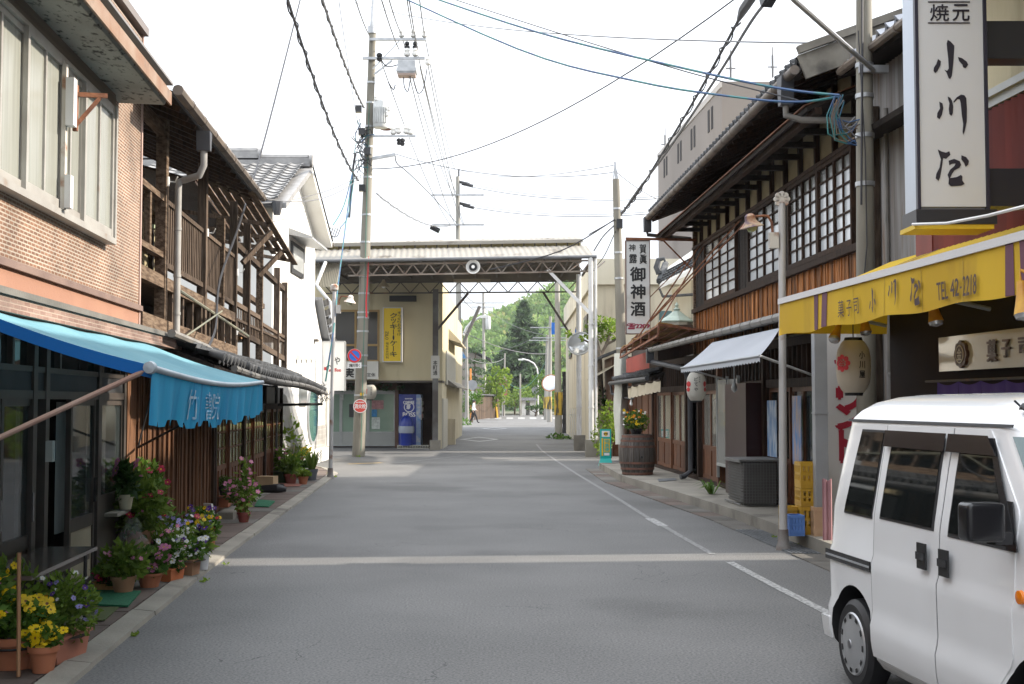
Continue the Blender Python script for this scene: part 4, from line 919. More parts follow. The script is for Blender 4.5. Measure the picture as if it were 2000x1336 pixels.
m=MB()
for i in range(12):
 x=XA+.8+i*.72;zz=zl+(zr_-zl)*(x-XA)/(XB-XA)
 m.beam((x,Y0+.1,zz-.08),(x,Y1,zz-.06+.1),.05,.07);m.beam((x,Y0+.15,zz-.42),(x+.5,Y0+2.5,zz+.12),.03)
ob('purlins',m,steel_dk,ar,kind='stuff',smooth=False)
for px,py,d,rr,nm in((1155,893,None,.075,'post'),(1131,880,None,.085,'post')):
 g=G(px,py);top=zr_-.05
 m=MB();m.tube([g+V((0,0,.5)),(g.x,g.y,top)],rr,10)
 if px==1155:m.tube([g+V((.14,.02,.3)),(g.x+.14,g.y,top)],.04,8)
 for z in(1.4,2.6,3.8):m.tube([(g.x,g.y,z),(g.x,g.y,z+.04)],rr+.02,10)
 ob(nm,m,steel_wh,ar);m=MB();m.box(WF,g.x-.17,g.x+.2,g.y-.16,g.y+.16,0,.5);ob('post_base',m,concrete,ar,smooth=False)
gA,gB=G(1155,893),G(1131,880)
m=MB();m.beam(at(1070,527,Y0+.2),(gA.x,gA.y,4.1),.09);ob('brace',m,steel_wh,ar,smooth=False)
m=MB();m.beam(at(1061,571,Y1-.3),(gB.x,gB.y+.8,3.45),.07);ob('brace',m,steel_dk,ar,smooth=False)
gl=G(850,879);m=MB();m.box(WF,gl.x-.09,gl.x+.09,gl.y-.09,gl.y+.09,0,5.3);ob('post',m,M('post_dark',(.075,.065,.06),(.17,.17,.165),scale=.6,lo=.45,hi=.55),ar,smooth=False)
m=MB();m.box(WF,gl.x-.17,gl.x+.17,gl.y-.17,gl.y+.17,0,.32);ob('post_base',m,concrete,ar,smooth=False)
m=MB();m.beam((gl.x,gl.y,3.9),at(914,573,Y1-.3),.07);ob('brace',m,steel_dk,ar,smooth=False)
m=MB();m.box(WF,gl.x-.14,gl.x+.14,gl.y-.13,gl.y-.095,2.35,3.1);pn=ob('name_plate',m,M('plate_grey',(.5,.49,.45),rough=.5),ar,smooth=False)
m=MB();column(m,'本町通',facing(gl.y-.136),gl.x-.07,gl.x+.07,2.95,2.45,.0,.02);ob('lettering',m,ink,pn,smooth=False)
# translucent end panel with its downpipe on the left
m=MB();corr(m,at(612,519,35.6),at(668,513,35.4),at(612,561,34.6),at(658,561,34.5),60,.02);ob('end_panel',m,sheet_un,ar)
m=MB();p=at(636,512,35);m.tube([p,at(618,556,34.6),at(622,562,34.5),at(645,590,34.4),at(646,640,34.4),at(646,868,34.4)],.05,8);ob('downpipe',m,steel_wh,ar)
ls=T('street_speaker','round white loudspeaker horn hanging on the front truss of the arcade','loudspeaker',at(924,530,Y0))
p=at(924,521,Y0-.1);m=MB();m.lathe(p,[(.20,0),(.21,.03),(.10,.12),(.07,.3),(0,.32)],18,(0,1,0),cap=False);ob('horn',m,porcelain,ls);m=MB();m.lathe(p+V((0,.02,0)),[(0,0),(.12,0.01)],14,(0,1,0));ob('horn_inside',m,black,ls);m=MB();m.lathe(p+V((0,.0,0)),[(0,0),(.05,.005)],10,(0,1,0));ob('horn_centre',m,porcelain,ls);m=MB();m.beam(p+V((0,.15,0)),p+V((0,.25,.25)),.03);ob('bracket',m,steel_dk,ls)
al=T('arcade_lamp','small bell shaped lamp hanging under the arcade beside the transformer pole','lamp',at(749,562,38));p=at(749,561,38)
m=MB();m.lathe(p,[(.20,0),(.13,.1),(.06,.17),(.03,.24)],14,cap=False);ob('lamp_shade',m,M('lamp_tan',(.36,.30,.2),rough=.5),al);m=MB();m.tube([p+V((0,0,.2)),p+V((0,0,.75))],.015,5);ob('hanger',m,steel_dk,al);m=MB();m.lathe(p+V((0,0,.0)),[(0,-.04),(.06,0),(.06,.08)],10);ob('bulb',m,porcelain,al)
m=MB();q=at(790,583,41.2);m.box(WF,q.x-.5,q.x+.4,q.y-.1,q.y+.1,q.z-.1,q.z+.09);solo('strip_lamp',m,black,'dark strip lamp box fixed high on the beige shop wall','lamp',None,False)
m=MB();q0,q1=at(886,549,Y1-.4),at(958,549,Y1-.4);m.box(WF,q0 .x,q1 .x,q0 .y-.08,q0 .y,q0 .z-.05,q0 .z+.06);solo('strip_lamp',m,M('tan_box',(.40,.34,.25)),'long tan strip lamp box along the rear truss over the street','lamp',None,False)
# == RIGHT 1: long wooden shop house
wdh=T('wooden_shop_house','long dark timber shop house with lattice windows and scorched plank siding','house',FRu.p(21,-2,0))
FU=FRu;UX=lambda x,y=540:FU.hit(x,y)[0]
U1=UX(1356);U0=15.25
ZSILL,ZHEAD,ZLOW=3.56,4.86,2.62
m=MB();m.box(FU,U0,U1,-7,-.06,2.5,6.1);ob('core_wall',m,plaster_ol,wdh,smooth=False)
# siding planks, one by one
a=U0
while a<U1-.03:
 w=R.uniform(.075,.12);w=min(w,U1-a);pc('plank',wood_or,wdh,FU,a,a+w-.005,-.06,-.03+R.uniform(0,.016),ZLOW,ZSILL-.02);a+=w
a=U0+.05
while a<U1:pc('batten',wood_or,wdh,FU,a,a+.03,-.045,-.002,ZLOW,ZSILL-.03);a+=.31
# windows
wins=[(1379,1441,4),(1465,1531,4),(1545,1672,5)]
def lattice(parent,fr,a0,a1,z0,z1,b,nc,nr,mat,pane,nm='window'):
 m=MB();t=.055;P=fr
 for q in(a0,a1-t):m.box(P,q,q+t,b-.05,b+.03,z0,z1)
 m.box(P,a0+t,a1-t,b-.05,b+.03,z0,z0+t*1.3);m.box(P,a0+t,a1-t,b-.05,b+.03,z1-t,z1)
 W_=a1-a0-2*t;Hh=z1-z0-2.3*t;cw,rh=W_/nc,Hh/nr
 for i in range(1,nc):wd=.026 if i%2==0 else .012;m.box(P,a0+t+i*cw-wd,a0+t+i*cw+wd,b-.03,b+(.025 if i%2==0 else .012),z0+1.3*t,z1-t)
 for j in range(1,nr):m.box(P,a0+t,a1-t,b-.03,b+.01,z0+1.3*t+j*rh-.011,z0+1.3*t+j*rh+.011)
 w=ob(nm,m,mat,parent,smooth=False)
 for i in range(nc):
  for j in range(nr):
   pc('pane',pane(i,j),w,P,a0+t+i*cw+.012,a0+t+(i+1)*cw-.012,b-.022+R.uniform(-.004,.004),b-.014,z0+1.3*t+j*rh+.01,z0+1.3*t+(j+1)*rh-.01,rz=0)
 return w
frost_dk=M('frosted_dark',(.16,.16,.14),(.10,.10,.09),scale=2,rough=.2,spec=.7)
spans=[]
for xa,xb,nc in wins:
 a1,a0=UX(xa),UX(xb);spans.append((a0,a1))
 k=2 if nc==5 else 1
 for q in range(k):
  b0_,b1_=a0+(a1-a0)*q/k,a0+(a1-a0)*(q+1)/k
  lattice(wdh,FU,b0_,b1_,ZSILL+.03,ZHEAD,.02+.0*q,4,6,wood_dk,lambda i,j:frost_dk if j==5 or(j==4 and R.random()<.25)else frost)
m=MB();m.box(FU,U0,U1,-.05,.07,ZSILL-.07,ZSILL+.02);ob('window_sill',m,wood_dk,wdh,smooth=False)
m=MB();m.box(FU,U0,U1,-.05,.05,ZHEAD+.01,ZHEAD+.07);ob('window_head',m,wood_dk,wdh,smooth=False)
edges=[U0]+[x for s_ in sorted(spans)for x in s_]+[U1]
for i in range(0,len(edges),2):
 a0,a1=edges[i],edges[i+1]
 if a1-a0>.06:
  a=a0
  while a<a1-.02:
   w=min(.11,a1-a);pc('plank',wood_black if w>.02 else wood_black,wdh,FU,a,a+w-.006,-.06,-.02+R.uniform(0,.012),ZSILL+.02,ZHEAD);a+=w
m=MB();m.box(FU,U1-.10,U1+.02,-.3,.03,2.55,5.6);ob('corner_post',m,wood_hz,wdh,smooth=False)
m=MB();m.box(FU,U1-.01,U1+.0,-7,-.31,2.4,6.05);ob('gable_boards',m,wood_gr,wdh,smooth=False)
# plaster panels between timbers above the windows
a=U0+.35;k=0
while a<U1:pc('stud',wood_dk,wdh,FU,a,a+.075,-.06,.01,ZHEAD+.07,5.95);a+=.86;k+=1
# pent roof over the windows and its brackets
m=MB();m.hexa([FU.p(U0-.3,.0,5.47),FU.p(U1+.35,.0,5.47),FU.p(U1+.35,.78,5.15),FU.p(U0-.3,.78,5.15),FU.p(U0-.3,.0,5.51),FU.p(U1+.35,.0,5.51),FU.p(U1+.35,.80,5.19),FU.p(U0-.3,.80,5.19)]);ob('pent_roof',m,wood_black,wdh,smooth=False)
m=MB();m.sheet([[FU.p(U0-.3,.0,5.53),FU.p(U1+.35,.0,5.53)],[FU.p(U0-.3,.83,5.20),FU.p(U1+.35,.83,5.20)]],(0,0,.015));ob('pent_roof_sheet',m,rust,wdh,smooth=False)
m=MB();m.box(FU,U0-.3,U1+.3,.60,.69,5.11,5.19);ob('pent_beam',m,wood_dk,wdh,smooth=False)
a=U0+.35
while a<U1+.1:pc('bracket',wood_black,wdh,FU,a-.02,a+.07,.0,.60,5.19,5.27);a+=.86
# main roof: eave, end tiles, gutter
EV=.93;ZV=5.58
m=MB();m.sheet([[FU.p(U0-.55,EV,ZV+.05),FU.p(U1+.12,EV,ZV+.05)],[FU.p(U0-.55,-4.2,ZV+1.95),FU.p(U1+.12,-4.2,ZV+1.95)],[FU.p(U0-.55,-9,ZV+.2),FU.p(U1+.12,-9,ZV+.2)]],(0,0,-.07));ob('main_roof',m,wood_black,wdh,smooth=False)
m=MB();m.sheet([[FU.p(U0-.5,EV-.02,ZV+.075),FU.p(U1+.09,EV-.02,ZV+.075)],[FU.p(U0-.5,-4.2,ZV+1.99),FU.p(U1+.09,-4.2,ZV+1.99)]],(0,0,.03));ob('roof_cover',m,rtile,wdh,smooth=False)
tm=tile_mesh('eave_tile',.25,.30,rtile);endm=mesh_of('tile_end',MB().lathe((0,0,0),[(0,-.01),(.05,-.01),(.05,.3),(0,.3)],10,(0,1,0)),rtile)
a=U0-.52
while a<U1+.05:
 p=FU.p(a,EV+.03,ZV+.10);up=FU.n*-5.0+V((0,0,1.9));inst('eave_tile',tm,wdh,slope_m(p,FU.t,up));inst('tile_end',endm,wdh,slope_m(p+FU.t*.245+V((0,0,.06)),FU.t,up));a+=.25
m=MB();a=U0-.4
while a<U1+.4:m.beam(FU.p(a,EV-.05,ZV-.02),FU.p(a,-.3,ZV+.44),.055,.07);a+=.43
ob('rafters',m,wood_dk,wdh,kind='stuff',smooth=False)
m=MB();m.tube([FU.p(U0-.58,EV+.08,ZV-.005),FU.p(U1+.14,EV+.08,ZV+.01)],.06,10)
a=U0-.3
while a<U1+.4:m.tube([FU.p(a,EV+.08,ZV),FU.p(a+.025,EV+.08,ZV)],.066,10);a+=.62
ob('gutter',m,gutter_br,wdh)
m=MB();h0=FU.p(U0-.15,EV+.08,ZV);m.prism([(-.07,-.34),(.06,-.34),(.12,.02),(-.12,.02)],Fr(h0,FU.t,FU.n),-.08,.08);ob('rain_hopper',m,pipe_bk,wdh,smooth=False)
m=MB();m.tube([h0+V((0,0,-.3)),h0+V((0,0,-.46)),FU.p(U0-.18,EV-.1,ZV-.52),FU.p(U0-.3,.12,ZV-.55),FU.p(U0-.3,.08,ZV-.7),FU.p(U0-.3,.08,2.6)],.042,8);ob('drain_pipe',m,pipe_gr,wdh)
h1=FU.p(U1+.06,EV+.08,ZV);m=MB();m.prism([(-.07,-.30),(.06,-.30),(.10,.02),(-.10,.02)],Fr(h1,FU.t,FU.n),-.08,.08);m.tube([h1+V((0,0,-.28)),h1+V((0,0,-.36)),FU.p(U1+.05,.05,ZV-.44)],.04,8);ob('rain_hopper',m,pipe_bk,wdh)
# bargeboard at the near gable
m=MB();m.beam(FU.p(U0-.60,EV+.0,ZV+.02),FU.p(U0-.60,-4.2,ZV+1.94),.05,.30);m.beam(FU.p(U0-.63,EV+.05,ZV+.22),FU.p(U0-.63,-4.2,ZV+2.14),.10,.09);ob('bargeboard',m,M('bargeboard_grey',(.20,.185,.155),(.12,.108,.09),scale=3,rough=.9,c3=(.07,.064,.055),s3=2,t3=.55),wdh,smooth=False)
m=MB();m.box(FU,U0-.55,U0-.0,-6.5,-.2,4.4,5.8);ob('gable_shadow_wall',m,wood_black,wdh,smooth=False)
# street floor
g0,g1=15.0,FRg.hit(1268,850)[0]
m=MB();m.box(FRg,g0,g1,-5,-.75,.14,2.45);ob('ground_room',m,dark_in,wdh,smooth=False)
m=MB();m.box(FRg,g0,g1,-.12,-.02,1.78,1.90);m.box(FRg,g0,g1,-.12,.02,.14,.20);m.box(FRg,g0,g1,-.12,-.01,2.34,2.46);ob('door_beams',m,wood_dk,wdh,smooth=False)
GX=lambda x,y=850:FRg.hit(x,y)[0]
m=MB();m.sheet([[FRg.p(GX(1500),-.06,1.9),FRg.p(g1,-.06,1.9)],[FRg.p(GX(1500),-.06,2.34),FRg.p(g1,-.06,2.34)]]);ob('transom_glass',m,glass,wdh,smooth=False)
a=g0+.1
while a<g1:pc('transom_bar',wood_dk,wdh,FRg,a,a+.04,-.09,-.03,1.90,2.34);a+=.22
for x in(1275,1340,1364,1403,1492,1530):a=GX(x);pc('post',wood_dk if x!=1403 else wood_red,wdh,FRg,a-.055,a+.055,-.12,.02,.15,2.34)
def shop_door(xl,xr,n,pane,zp=.95,glassb=None,boards=3,b0=-.05):
 a1,a0=GX(xl),GX(xr);w_=(a1-a0)/n
 for i in range(n):
  q0=a0+i*w_;q1=q0+w_;b=b0-(.03 if i%2 else 0);m=MB();t=.055
  for q in(q0,q1-t):m.box(FRg,q,q+t,b-.02,b+.02,.20,1.78)
  m.box(FRg,q0+t,q1-t,b-.02,b+.02,1.72,1.78);m.box(FRg,q0+t,q1-t,b-.02,b+.02,.72,.80);m.box(FRg,q0+t,q1-t,b-.02,b+.02,.20,.27)
  d=ob('sliding_door',m,wood_red,wdh,smooth=False);pc('pane',pane,d,FRg,q0+t,q1-t,b-.008,b-.002,.80,1.72)
  bw=(q1-q0-2*t)/boards
  for k in range(boards):pc('door_board',wood_red,d,FRg,q0+t+k*bw+.004,q0+t+(k+1)*bw-.004,b-.012,b+R.uniform(0,.008),.27,.72)
pane_l=M('pane_reflecting',(.24,.23,.20),(.16,.15,.13),scale=.9,rough=.05,spec=1.0)
shop_door(1279,1341,4,pane_l);shop_door(1366,1403,2,pane_l);shop_door(1495,1590,4,glass)
# tall glass with a bright reflection put into its colour, and red-brown panel
m=MB();a1,a0=GX(1404),GX(1446);m.box(FRg,a0,a1,.0,.03,.55,1.95);o=ob('show_window',m,glassy('show_glass_reflection',(.30,.30,.28),.02),wdh,smooth=False)
m=MB()
for q in(a0,(a0+a1)/2,a1-.03):m.box(FRg,q,q+.025,-.0,.045,.3,2.0)
m.box(FRg,a0,a1,.0,.045,.50,.55);ob('show_window_frame',m,alu_g,wdh,smooth=False)
m=MB();a1,a0=GX(1447),GX(1490);m.box(FRg,a0,a1,-.02,.25,.16,1.86);ob('maroon_panel',m,M('maroon',(.032,.009,.009),(.026,.008,.008),rough=.3,spec=.3),wdh,smooth=False)
# posters in the doors
for k,(xl,xr,za,zb_,c1_,c2_)in enumerate(((1500,1518,.80,1.60,(.12,.25,.48),(.52,.60,.68)),(1549,1566,.75,1.66,(.45,.36,.34),(.10,.25,.62)))):
 a1,a0=GX(xl),GX(xr);m=MB();m.box(FRg,a0,a1,.002,.01,za,zb_)
 m2=M('poster_sea%d'%k,c1_,c2_,scale=3.2,rough=.25,st=(1,3,1),c3=(.50,.22,.26),s3=4,t3=.66)
 solo('poster',m,m2,('blue seaside poster on the dark door left of the lamp post','tall blue and pink poster on the door right of the lamp post')[k],'poster',None,False)
# low roof over the street floor
LZ=2.63;LB=.52
m=MB();l0,l1=14.3,FRg.hit(1277,693,LB)[0]
m.sheet([[FRg.p(l0,LB,LZ),FRg.p(l1,LB,LZ)],[FRg.p(l0,-.66,LZ+.26),FRg.p(l1,-.66,LZ+.26)]],(0,0,-.05));ob('low_roof',m,wood_black,wdh,smooth=False)
m=MB();corr(m,FRg.p(l0,LB+.04,LZ+.02),FRg.p(l1,LB+.04,LZ+.02),FRg.p(l0,-.68,LZ+.30),FRg.p(l1,-.68,LZ+.30),260,.012);ob('low_roof_sheet',m,M('sheet_rusty_white',(.45,.41,.37),(.30,.27,.25),scale=1.6,rough=.7,c3=(.30,.15,.09),s3=2.2,t3=.54),wdh)
m=MB();m.tube([FRg.p(l0,LB+.08,LZ-.02),FRg.p(l1+.1,LB+.08,LZ-.02)],.055,8)
a=l0+.3
while a<l1:m.tube([FRg.p(a,LB+.08,LZ-.02),FRg.p(a+.02,LB+.08,LZ-.02)],.062,8);a+=.55
ob('low_gutter',m,pipe_gr,wdh)
m=MB();p=FRg.p(l1,LB+.08,LZ-.02);m.prism([(-.06,-.26),(.05,-.26),(.09,.02),(-.09,.02)],Fr(p,FRg.t,FRg.n),-.07,.07);ob('rain_hopper',m,pipe_bk,wdh,smooth=False)
m=MB();m.tube([FRg.p(l1,LB+.05,LZ-.25),FRg.p(l1-1.5,.2,2.2),FRg.p(GX(1357),.08,1.9),FRg.p(GX(1357),.08,.30),FRg.p(GX(1357)-.1,.22,.2),FRg.p(GX(1357)-.12,.30,.19)],.05,8);ob('drain_pipe',m,pipe_bk,wdh)
# air conditioner in its wire cage
ac=T('air_conditioner','grey outdoor air conditioner unit behind a wire grid by the maroon panel','air conditioner',FRg.p(17.8,.3,.14))
a1,a0=FRg.hit(1405,950,.62)[0],FRg.hit(1452,950,.62)[0];a0,a1=17.05,17.95
m=MB();m.box(FRg,a0,a1,.10,.55,.18,.74);ob('case',m,M('ac_grey',(.13,.125,.115),(.09,.085,.08),rough=.7),ac,smooth=False)
m=MB()
for i in range(14):m.box(FRg,a0+.01,a1-.01,.551,.57,.2+i*.038,.2+i*.038+.014)
ob('louvres',m,M('ac_dark',(.10,.10,.095)),ac,smooth=False,kind='stuff')
m=MB();fe=Fr(FRg.p(a0,0,0),FRg.n,FRg.t)
for i in range(16):m.box(fe,.0+i*.04,.005+i*.04,-.03,-.02,.16,.76);m.box(fe,.0,.62,-.031,-.019,.16+i*.04,.165+i*.04)
m.box(FRg,a0-.03,a1,.60,.62,.745,.765);m.box(FRg,a0-.03,a1,.60,.62,.16,.18);m.box(FRg,a0-.03,a1,.0,.62,.766,.785)
ob('cage',m,M('cage_wire',(.15,.15,.145),rough=.6),ac,kind='stuff',smooth=False)
# white awning
wa=T('white_awning','plain pale grey-white cloth awning pulled out on thin arms below the low roof','awning',FRg.p(18,.9,2))
def fp(px,py,b):a,c=FRg.hit(px,py,b);return FRg.p(a,b,c)
A_,B_,C_,D_=fp(1391,669,LB+.10),fp(1524,640,LB+.10),fp(1330,719,1.35),fp(1484,695,1.35)
m=MB();rows=[]
for j in range(9):
 v=j/8;rows.append([(A_+(B_-A_)*u/16)*(1-v)+(C_+(D_-C_)*u/16)*v+V((0,0,-.02*math.sin(math.pi*v)-.012*math.sin(math.pi*u/16)*v))for u in range(17)])
m.sheet(rows);ob('awning_cloth',m,M('awning_white',(.50,.52,.56),(.45,.47,.51),scale=.8,rough=.8,bump=1.5,bscale=3,trans=.3),wa)
m=MB();m.sheet([[rows[8][u//4]+(rows[8][min(16,u//4+1)]-rows[8][u//4])*(u%4)/4 for u in range(65)],[rows[8][u//4]+(rows[8][min(16,u//4+1)]-rows[8][u//4])*(u%4)/4+V((0,0,-.07+(.02 if u%2 else 0)))for u in range(65)]]);ob('awning_fringe',m,M('awning_fringe',(.42,.44,.47)),wa)
m=MB();m.tube([C_,D_],.016,6);ob('front_bar',m,steel_gr,wa);m=MB();m.tube([D_,FRg.p(15.2,.0,1.86)],.014,6);m.tube([C_,FRg.p(20.4,.0,1.95)],.014,6);ob('arm',m,steel_wh,wa,kind='stuff')
# cream cloth strip at the far door
cw_=T('cream_awning','short cream cloth valance with a scalloped hem near the barrel','awning',fp(1257,775,.5))
p0,p1,p2,p3=at(1226,757,26.9),at(1290,742,24.9),at(1226,779,26.7),at(1290,765,24.7)
m=MB();n=40;m.sheet([[p0+(p1-p0)*i/n+V((.02*math.sin(i*.7),0,0))for i in range(n+1)],[p2+(p3-p2)*i/n+V((.03*math.sin(i*.7+.4),0,.02*(i%3==0)))for i in range(n+1)]]);ob('cloth',m,M('cloth_cream',(.55,.48,.36),(.48,.41,.30),scale=4,rough=.9,trans=.3),cw_)
m=MB();m.tube([p0,p1],.02,6);ob('rod',m,wood_dk,cw_)
m=MB();q=at(1233,788,26.8);m.lathe(q,[(0,-.06),(.035,-.03),(.035,.01),(.02,.04),(.02,.08)],10);solo('light_bulb',m,porcelain,'bare white bulb hanging below the cream valance','bulb')
m=MB();q=at(1434,755,17.6);m.lathe(q,[(0,-.09),(.04,-.05),(.045,-.01),(.02,.05),(.02,.1)],10);m.tube([q+V((0,0,.1)),q+V((0,0,.7))],.008,5);solo('light_bulb',m,M('bulb_grey',(.5,.52,.5),rough=.1),'grey glass bulb hanging below the pale awning','bulb')
# lantern of the sake shop
lc=at(1360,755,20.8);l1_=lantern('paper_lantern','white barrel shaped paper lantern with black script hanging under the pale awning',lc,.165,.475,paper,None)
m=MB();f=on_round(lc,.166,(-.1,-1,0))
for i,ch in enumerate('どてや'):letter(m,ch,WF,-.045,.02,.09-i*.085,.15-i*.085,.004,.02,fn=f)
for i,ch in enumerate('賀茂鶴'):letter(m,ch,WF,.035,.06,.135-i*.035,.165-i*.035,.004,.0,fn=f)
ob('lettering',m,ink,l1_,smooth=False);m=MB()
for sg in(-1,1):m.lathe(f(sg*.15,.0,.04),[(0,0),(.05,0.004),(.0,.008)],8,(sg*.8,-.6,0));m.lathe(f(sg*.16,.0,-.05),[(0,0),(.04,0.004),(.0,.008)],8,(sg*.8,-.6,0))
ob('crest',m,red_i,l1_)
# rust frame canopy carried by long rods
rc=T('rusty_rod_canopy','rusty steel framed canopy with torn ochre boards hung on four long rods','canopy',at(1300,660,25))
Z_=2.98
def atz(px,py,z):r=ray(px,py);return V((0,0,EYE))+r*((z-EYE)/r.z)
A_,B_,C_,D_=atz(1213,681,2.86),atz(1287,633,3.02),at(1402,648,23.6),at(1330,676,29)
m=MB();rows=[[A_+(B_-A_)*i/10+(D_-A_)*j/6*(1-i/10)+(C_-B_)*j/6*(i/10)+V((0,0,.02*math.sin(i*2+j)))for i in range(11)]for j in range(7)]
m.sheet(rows,(0,0,.02));ob('canopy_board',m,M('ochre_board',(.42,.25,.075),(.30,.17,.05),scale=1.5,rough=.8,c3=(.16,.09,.04),s3=1.8,t3=.58),rc)
m=MB()
for j in range(0,7):m.beam(rows[j][0]+V((0,0,-.04)),rows[j][10]+V((0,0,-.04)),.035)
for i in(0,5,10):m.beam(rows[0][i]+V((0,0,-.03)),rows[6][i]+V((0,0,-.03)),.045)
dn=V((-.02,0,-.22));m.beam(A_+dn,B_+dn,.04);
for i in range(0,11,2):m.beam(rows[0][i],rows[0][i]+dn,.03)
ob('steel_frame',m,rust,rc,kind='stuff',smooth=False)
for(qx,qy,dd),s_ in(((1455,420,21.9),A_+V((0,0,-.1))),((1462,428,21.5),A_+(B_-A_)*.25),((1373,470,25.9),A_+(B_-A_)*.5),((1376,480,25.7),B_)):
 m=MB();m.tube([s_,at(qx,qy,dd)],.016,5);ob('rod',m,rust,rc)
# vertical white sign 御神酒
sk=T('sake_sign','tall white vertical sign with bold black sake characters hung from a roof bracket','sign',at(1246,650,26.4))
YS=26.4;FK=facing(YS);q0,q1=at(1223,471,YS),at(1269,651,YS)
m=MB();m.box(FK,q0 .x,q1 .x,-.16,0,q1 .z,q0 .z);ob('sign_box',m,M('sign_white2',(.68,.68,.66),(.62,.62,.60),scale=1.5,rough=.4,c3=(.50,.47,.42),s3=1.2,t3=.62),sk,smooth=False)
m=MB();e=.018
m.box(FK,q0 .x-e,q0 .x,-.17,.01,q1 .z-e,q0 .z+e);m.box(FK,q1 .x,q1 .x+e,-.17,.01,q1 .z-e,q0 .z+e);m.box(FK,q0 .x,q1 .x,-.17,.01,q0 .z,q0 .z+e*1.8);m.box(FK,q0 .x,q1 .x,-.17,.01,q1 .z-e,q1 .z);ob('sign_frame',m,M('sign_frame_brown',(.16,.10,.08),rough=.6),sk,smooth=False)
m=MB()
for ch,xa,xb,ya,yb,bo in(('神',1228,1241,477,491,.02),('賀',1249,1262,477,495,.02),('露',1229,1244,497,514,.03),('眞',1249,1263,497,515,.03),('御',1231,1260,522,549,.045),('神',1232,1260,556,583,.045),('酒',1232,1260,590,617,.045)):
 a,c=at(xa,ya,YS),at(xb,yb,YS);letter(m,ch,FK,a.x,c.x,c.z,a.z,.004,bo)
ob('lettering',m,ink,sk,smooth=False)
m=MB();a,c=at(1225,631,YS),at(1268,643,YS);letter(m,'☎2209',FK,a.x,c.x,c.z,a.z,.004,.03);ob('telephone_number',m,M('ink_maroon',(.30,.03,.07)),sk,smooth=False)
m=MB();m.beam(at(1222,466,YS),at(1360,469,YS),.05);m.beam(at(1296,470,YS),at(1350,525,YS),.03);m.beam(at(1340,510,YS),at(1240,610,YS+.12),.02);ob('bracket',m,rust,sk,smooth=False)
# == RIGHT: alley, metal shed, sweet shop with the yellow awning
SD=V((math.sin(_a),math.cos(_a),0))
def prism_plan(name,pts,z0,z1,mat,parent,**k):
 n=len(pts);m=MB();m.add([(x,y,z0)for x,y in pts]+[(x,y,z1)for x,y in pts],[list(range(n))[::-1],[n+i for i in range(n)]]+[[i,(i+1)%n,n+(i+1)%n,n+i]for i in range(n)])
 return ob(name,m,mat,parent,smooth=False,**k)
def alley(y0,x):return y0+(x-3.1)*SD.y/SD.x
AY0,AY1=12.44,13.08
sh=T('metal_shed','narrow grey corrugated metal house squeezed between the timber shop and the sweet shop','shed',(4.8,14,0))
corr_m=M('corrugated_grey',(.40,.39,.38),(.22,.20,.185),scale=2,rough=.6,metal=.1,st=(7,7,.25),c3=(.20,.12,.07),s3=1.5,t3=.60)
sx0,sx1=4.51,4.37
prism_plan('core',[(sx0+.05,alley(AY1,sx0)),(11,alley(AY1,11)),(11,15.1),(sx1+.05,15.1)],.14,5.6,corr_m,sh)
FSh=Fr((4.51+.09*13.2,0,0),(-.09,1,0),(-1,-.09,0))
m=MB();corr(m,FSh.p(13.17,0,1.0),FSh.p(15.15,0,1.0),FSh.p(13.17,0,5.55),FSh.p(15.15,0,5.55),88,.026);ob('corrugated_wall',m,corr_m,sh)
m=MB();m.box(FSh,13.15,15.1,.0,.05,.14,1.0);ob('base_boards',m,wood_black,sh,smooth=False)
m=MB();m.box(FSh,14.55,14.7,.02,.12,1.0,5.1);ob('post',m,wood_gr,sh,smooth=False)
m=MB();m.sheet([[FSh.p(12.9,.36,5.58),FSh.p(15.0,.36,5.62)],[FSh.p(12.9,-2.2,6.4),FSh.p(15.0,-2.2,6.4)]],(0,0,-.09));ob('upper_roof',m,wood_black,sh,smooth=False)
tsh=tile_mesh('shed_tile',.26,.3,M('tile_blue_grey',(.33,.35,.40),(.24,.26,.30),scale=4,rough=.5,rnd=.15),.035)
a=12.95
while a<14.6:inst('roof_tile',tsh,sh,slope_m(FSh.p(a,.34,5.66),FSh.t,FSh.n*-2.0+V((0,0,.77))));inst('roof_tile',tsh,sh,slope_m(FSh.p(a,.06,5.77),FSh.t,FSh.n*-2.0+V((0,0,.77))));a+=.26
m=MB();m.tube([FSh.p(12.6,.42,5.57),FSh.p(14.75,.42,5.56)],.052,8);
for a in(13.0,13.8,14.5):m.tube([FSh.p(a,.42,5.565),FSh.p(a+.02,.42,5.565)],.06,8)
ob('gutter',m,gutter_br,sh)
m=MB();m.hexa([FSh.p(12.5,.0,4.72),FSh.p(14.6,.0,4.72),FSh.p(14.5,.42,4.62),FSh.p(12.5,.42,4.64),FSh.p(12.5,.0,4.95),FSh.p(14.6,.0,4.95),FSh.p(14.5,.44,4.68),FSh.p(12.5,.44,4.70)]);ob('pent_roof',m,wood_black,sh,smooth=False)
m=MB();m.tube([FSh.p(14.25,.06,1.9),FSh.p(14.25,.06,5.0)],.03,8);m.tube([FSh.p(13.3,.06,1.85),FSh.p(14.1,.08,1.85),FSh.p(14.2,.08,1.9)],.03,8);m.tube([FSh.p(13.35,.07,.3),FSh.p(13.35,.07,2.4)],.035,8);m.tube([FSh.p(13.5,.07,.3),FSh.p(13.5,.07,2.0)],.028,8);m.tube([FSh.p(13.95,.1,.3),FSh.p(13.95,.1,1.9)],.03,8);ob('pipes',m,pipe_gr,sh,kind='stuff')
m=MB();m.lathe(FSh.p(13.62,.09,1.62),[(.07,0),(.08,.03),(.08,.16),(.05,.20),(0,.20)],10);ob('meter',m,M('meter_grey',(.25,.27,.25),rough=.3),sh)
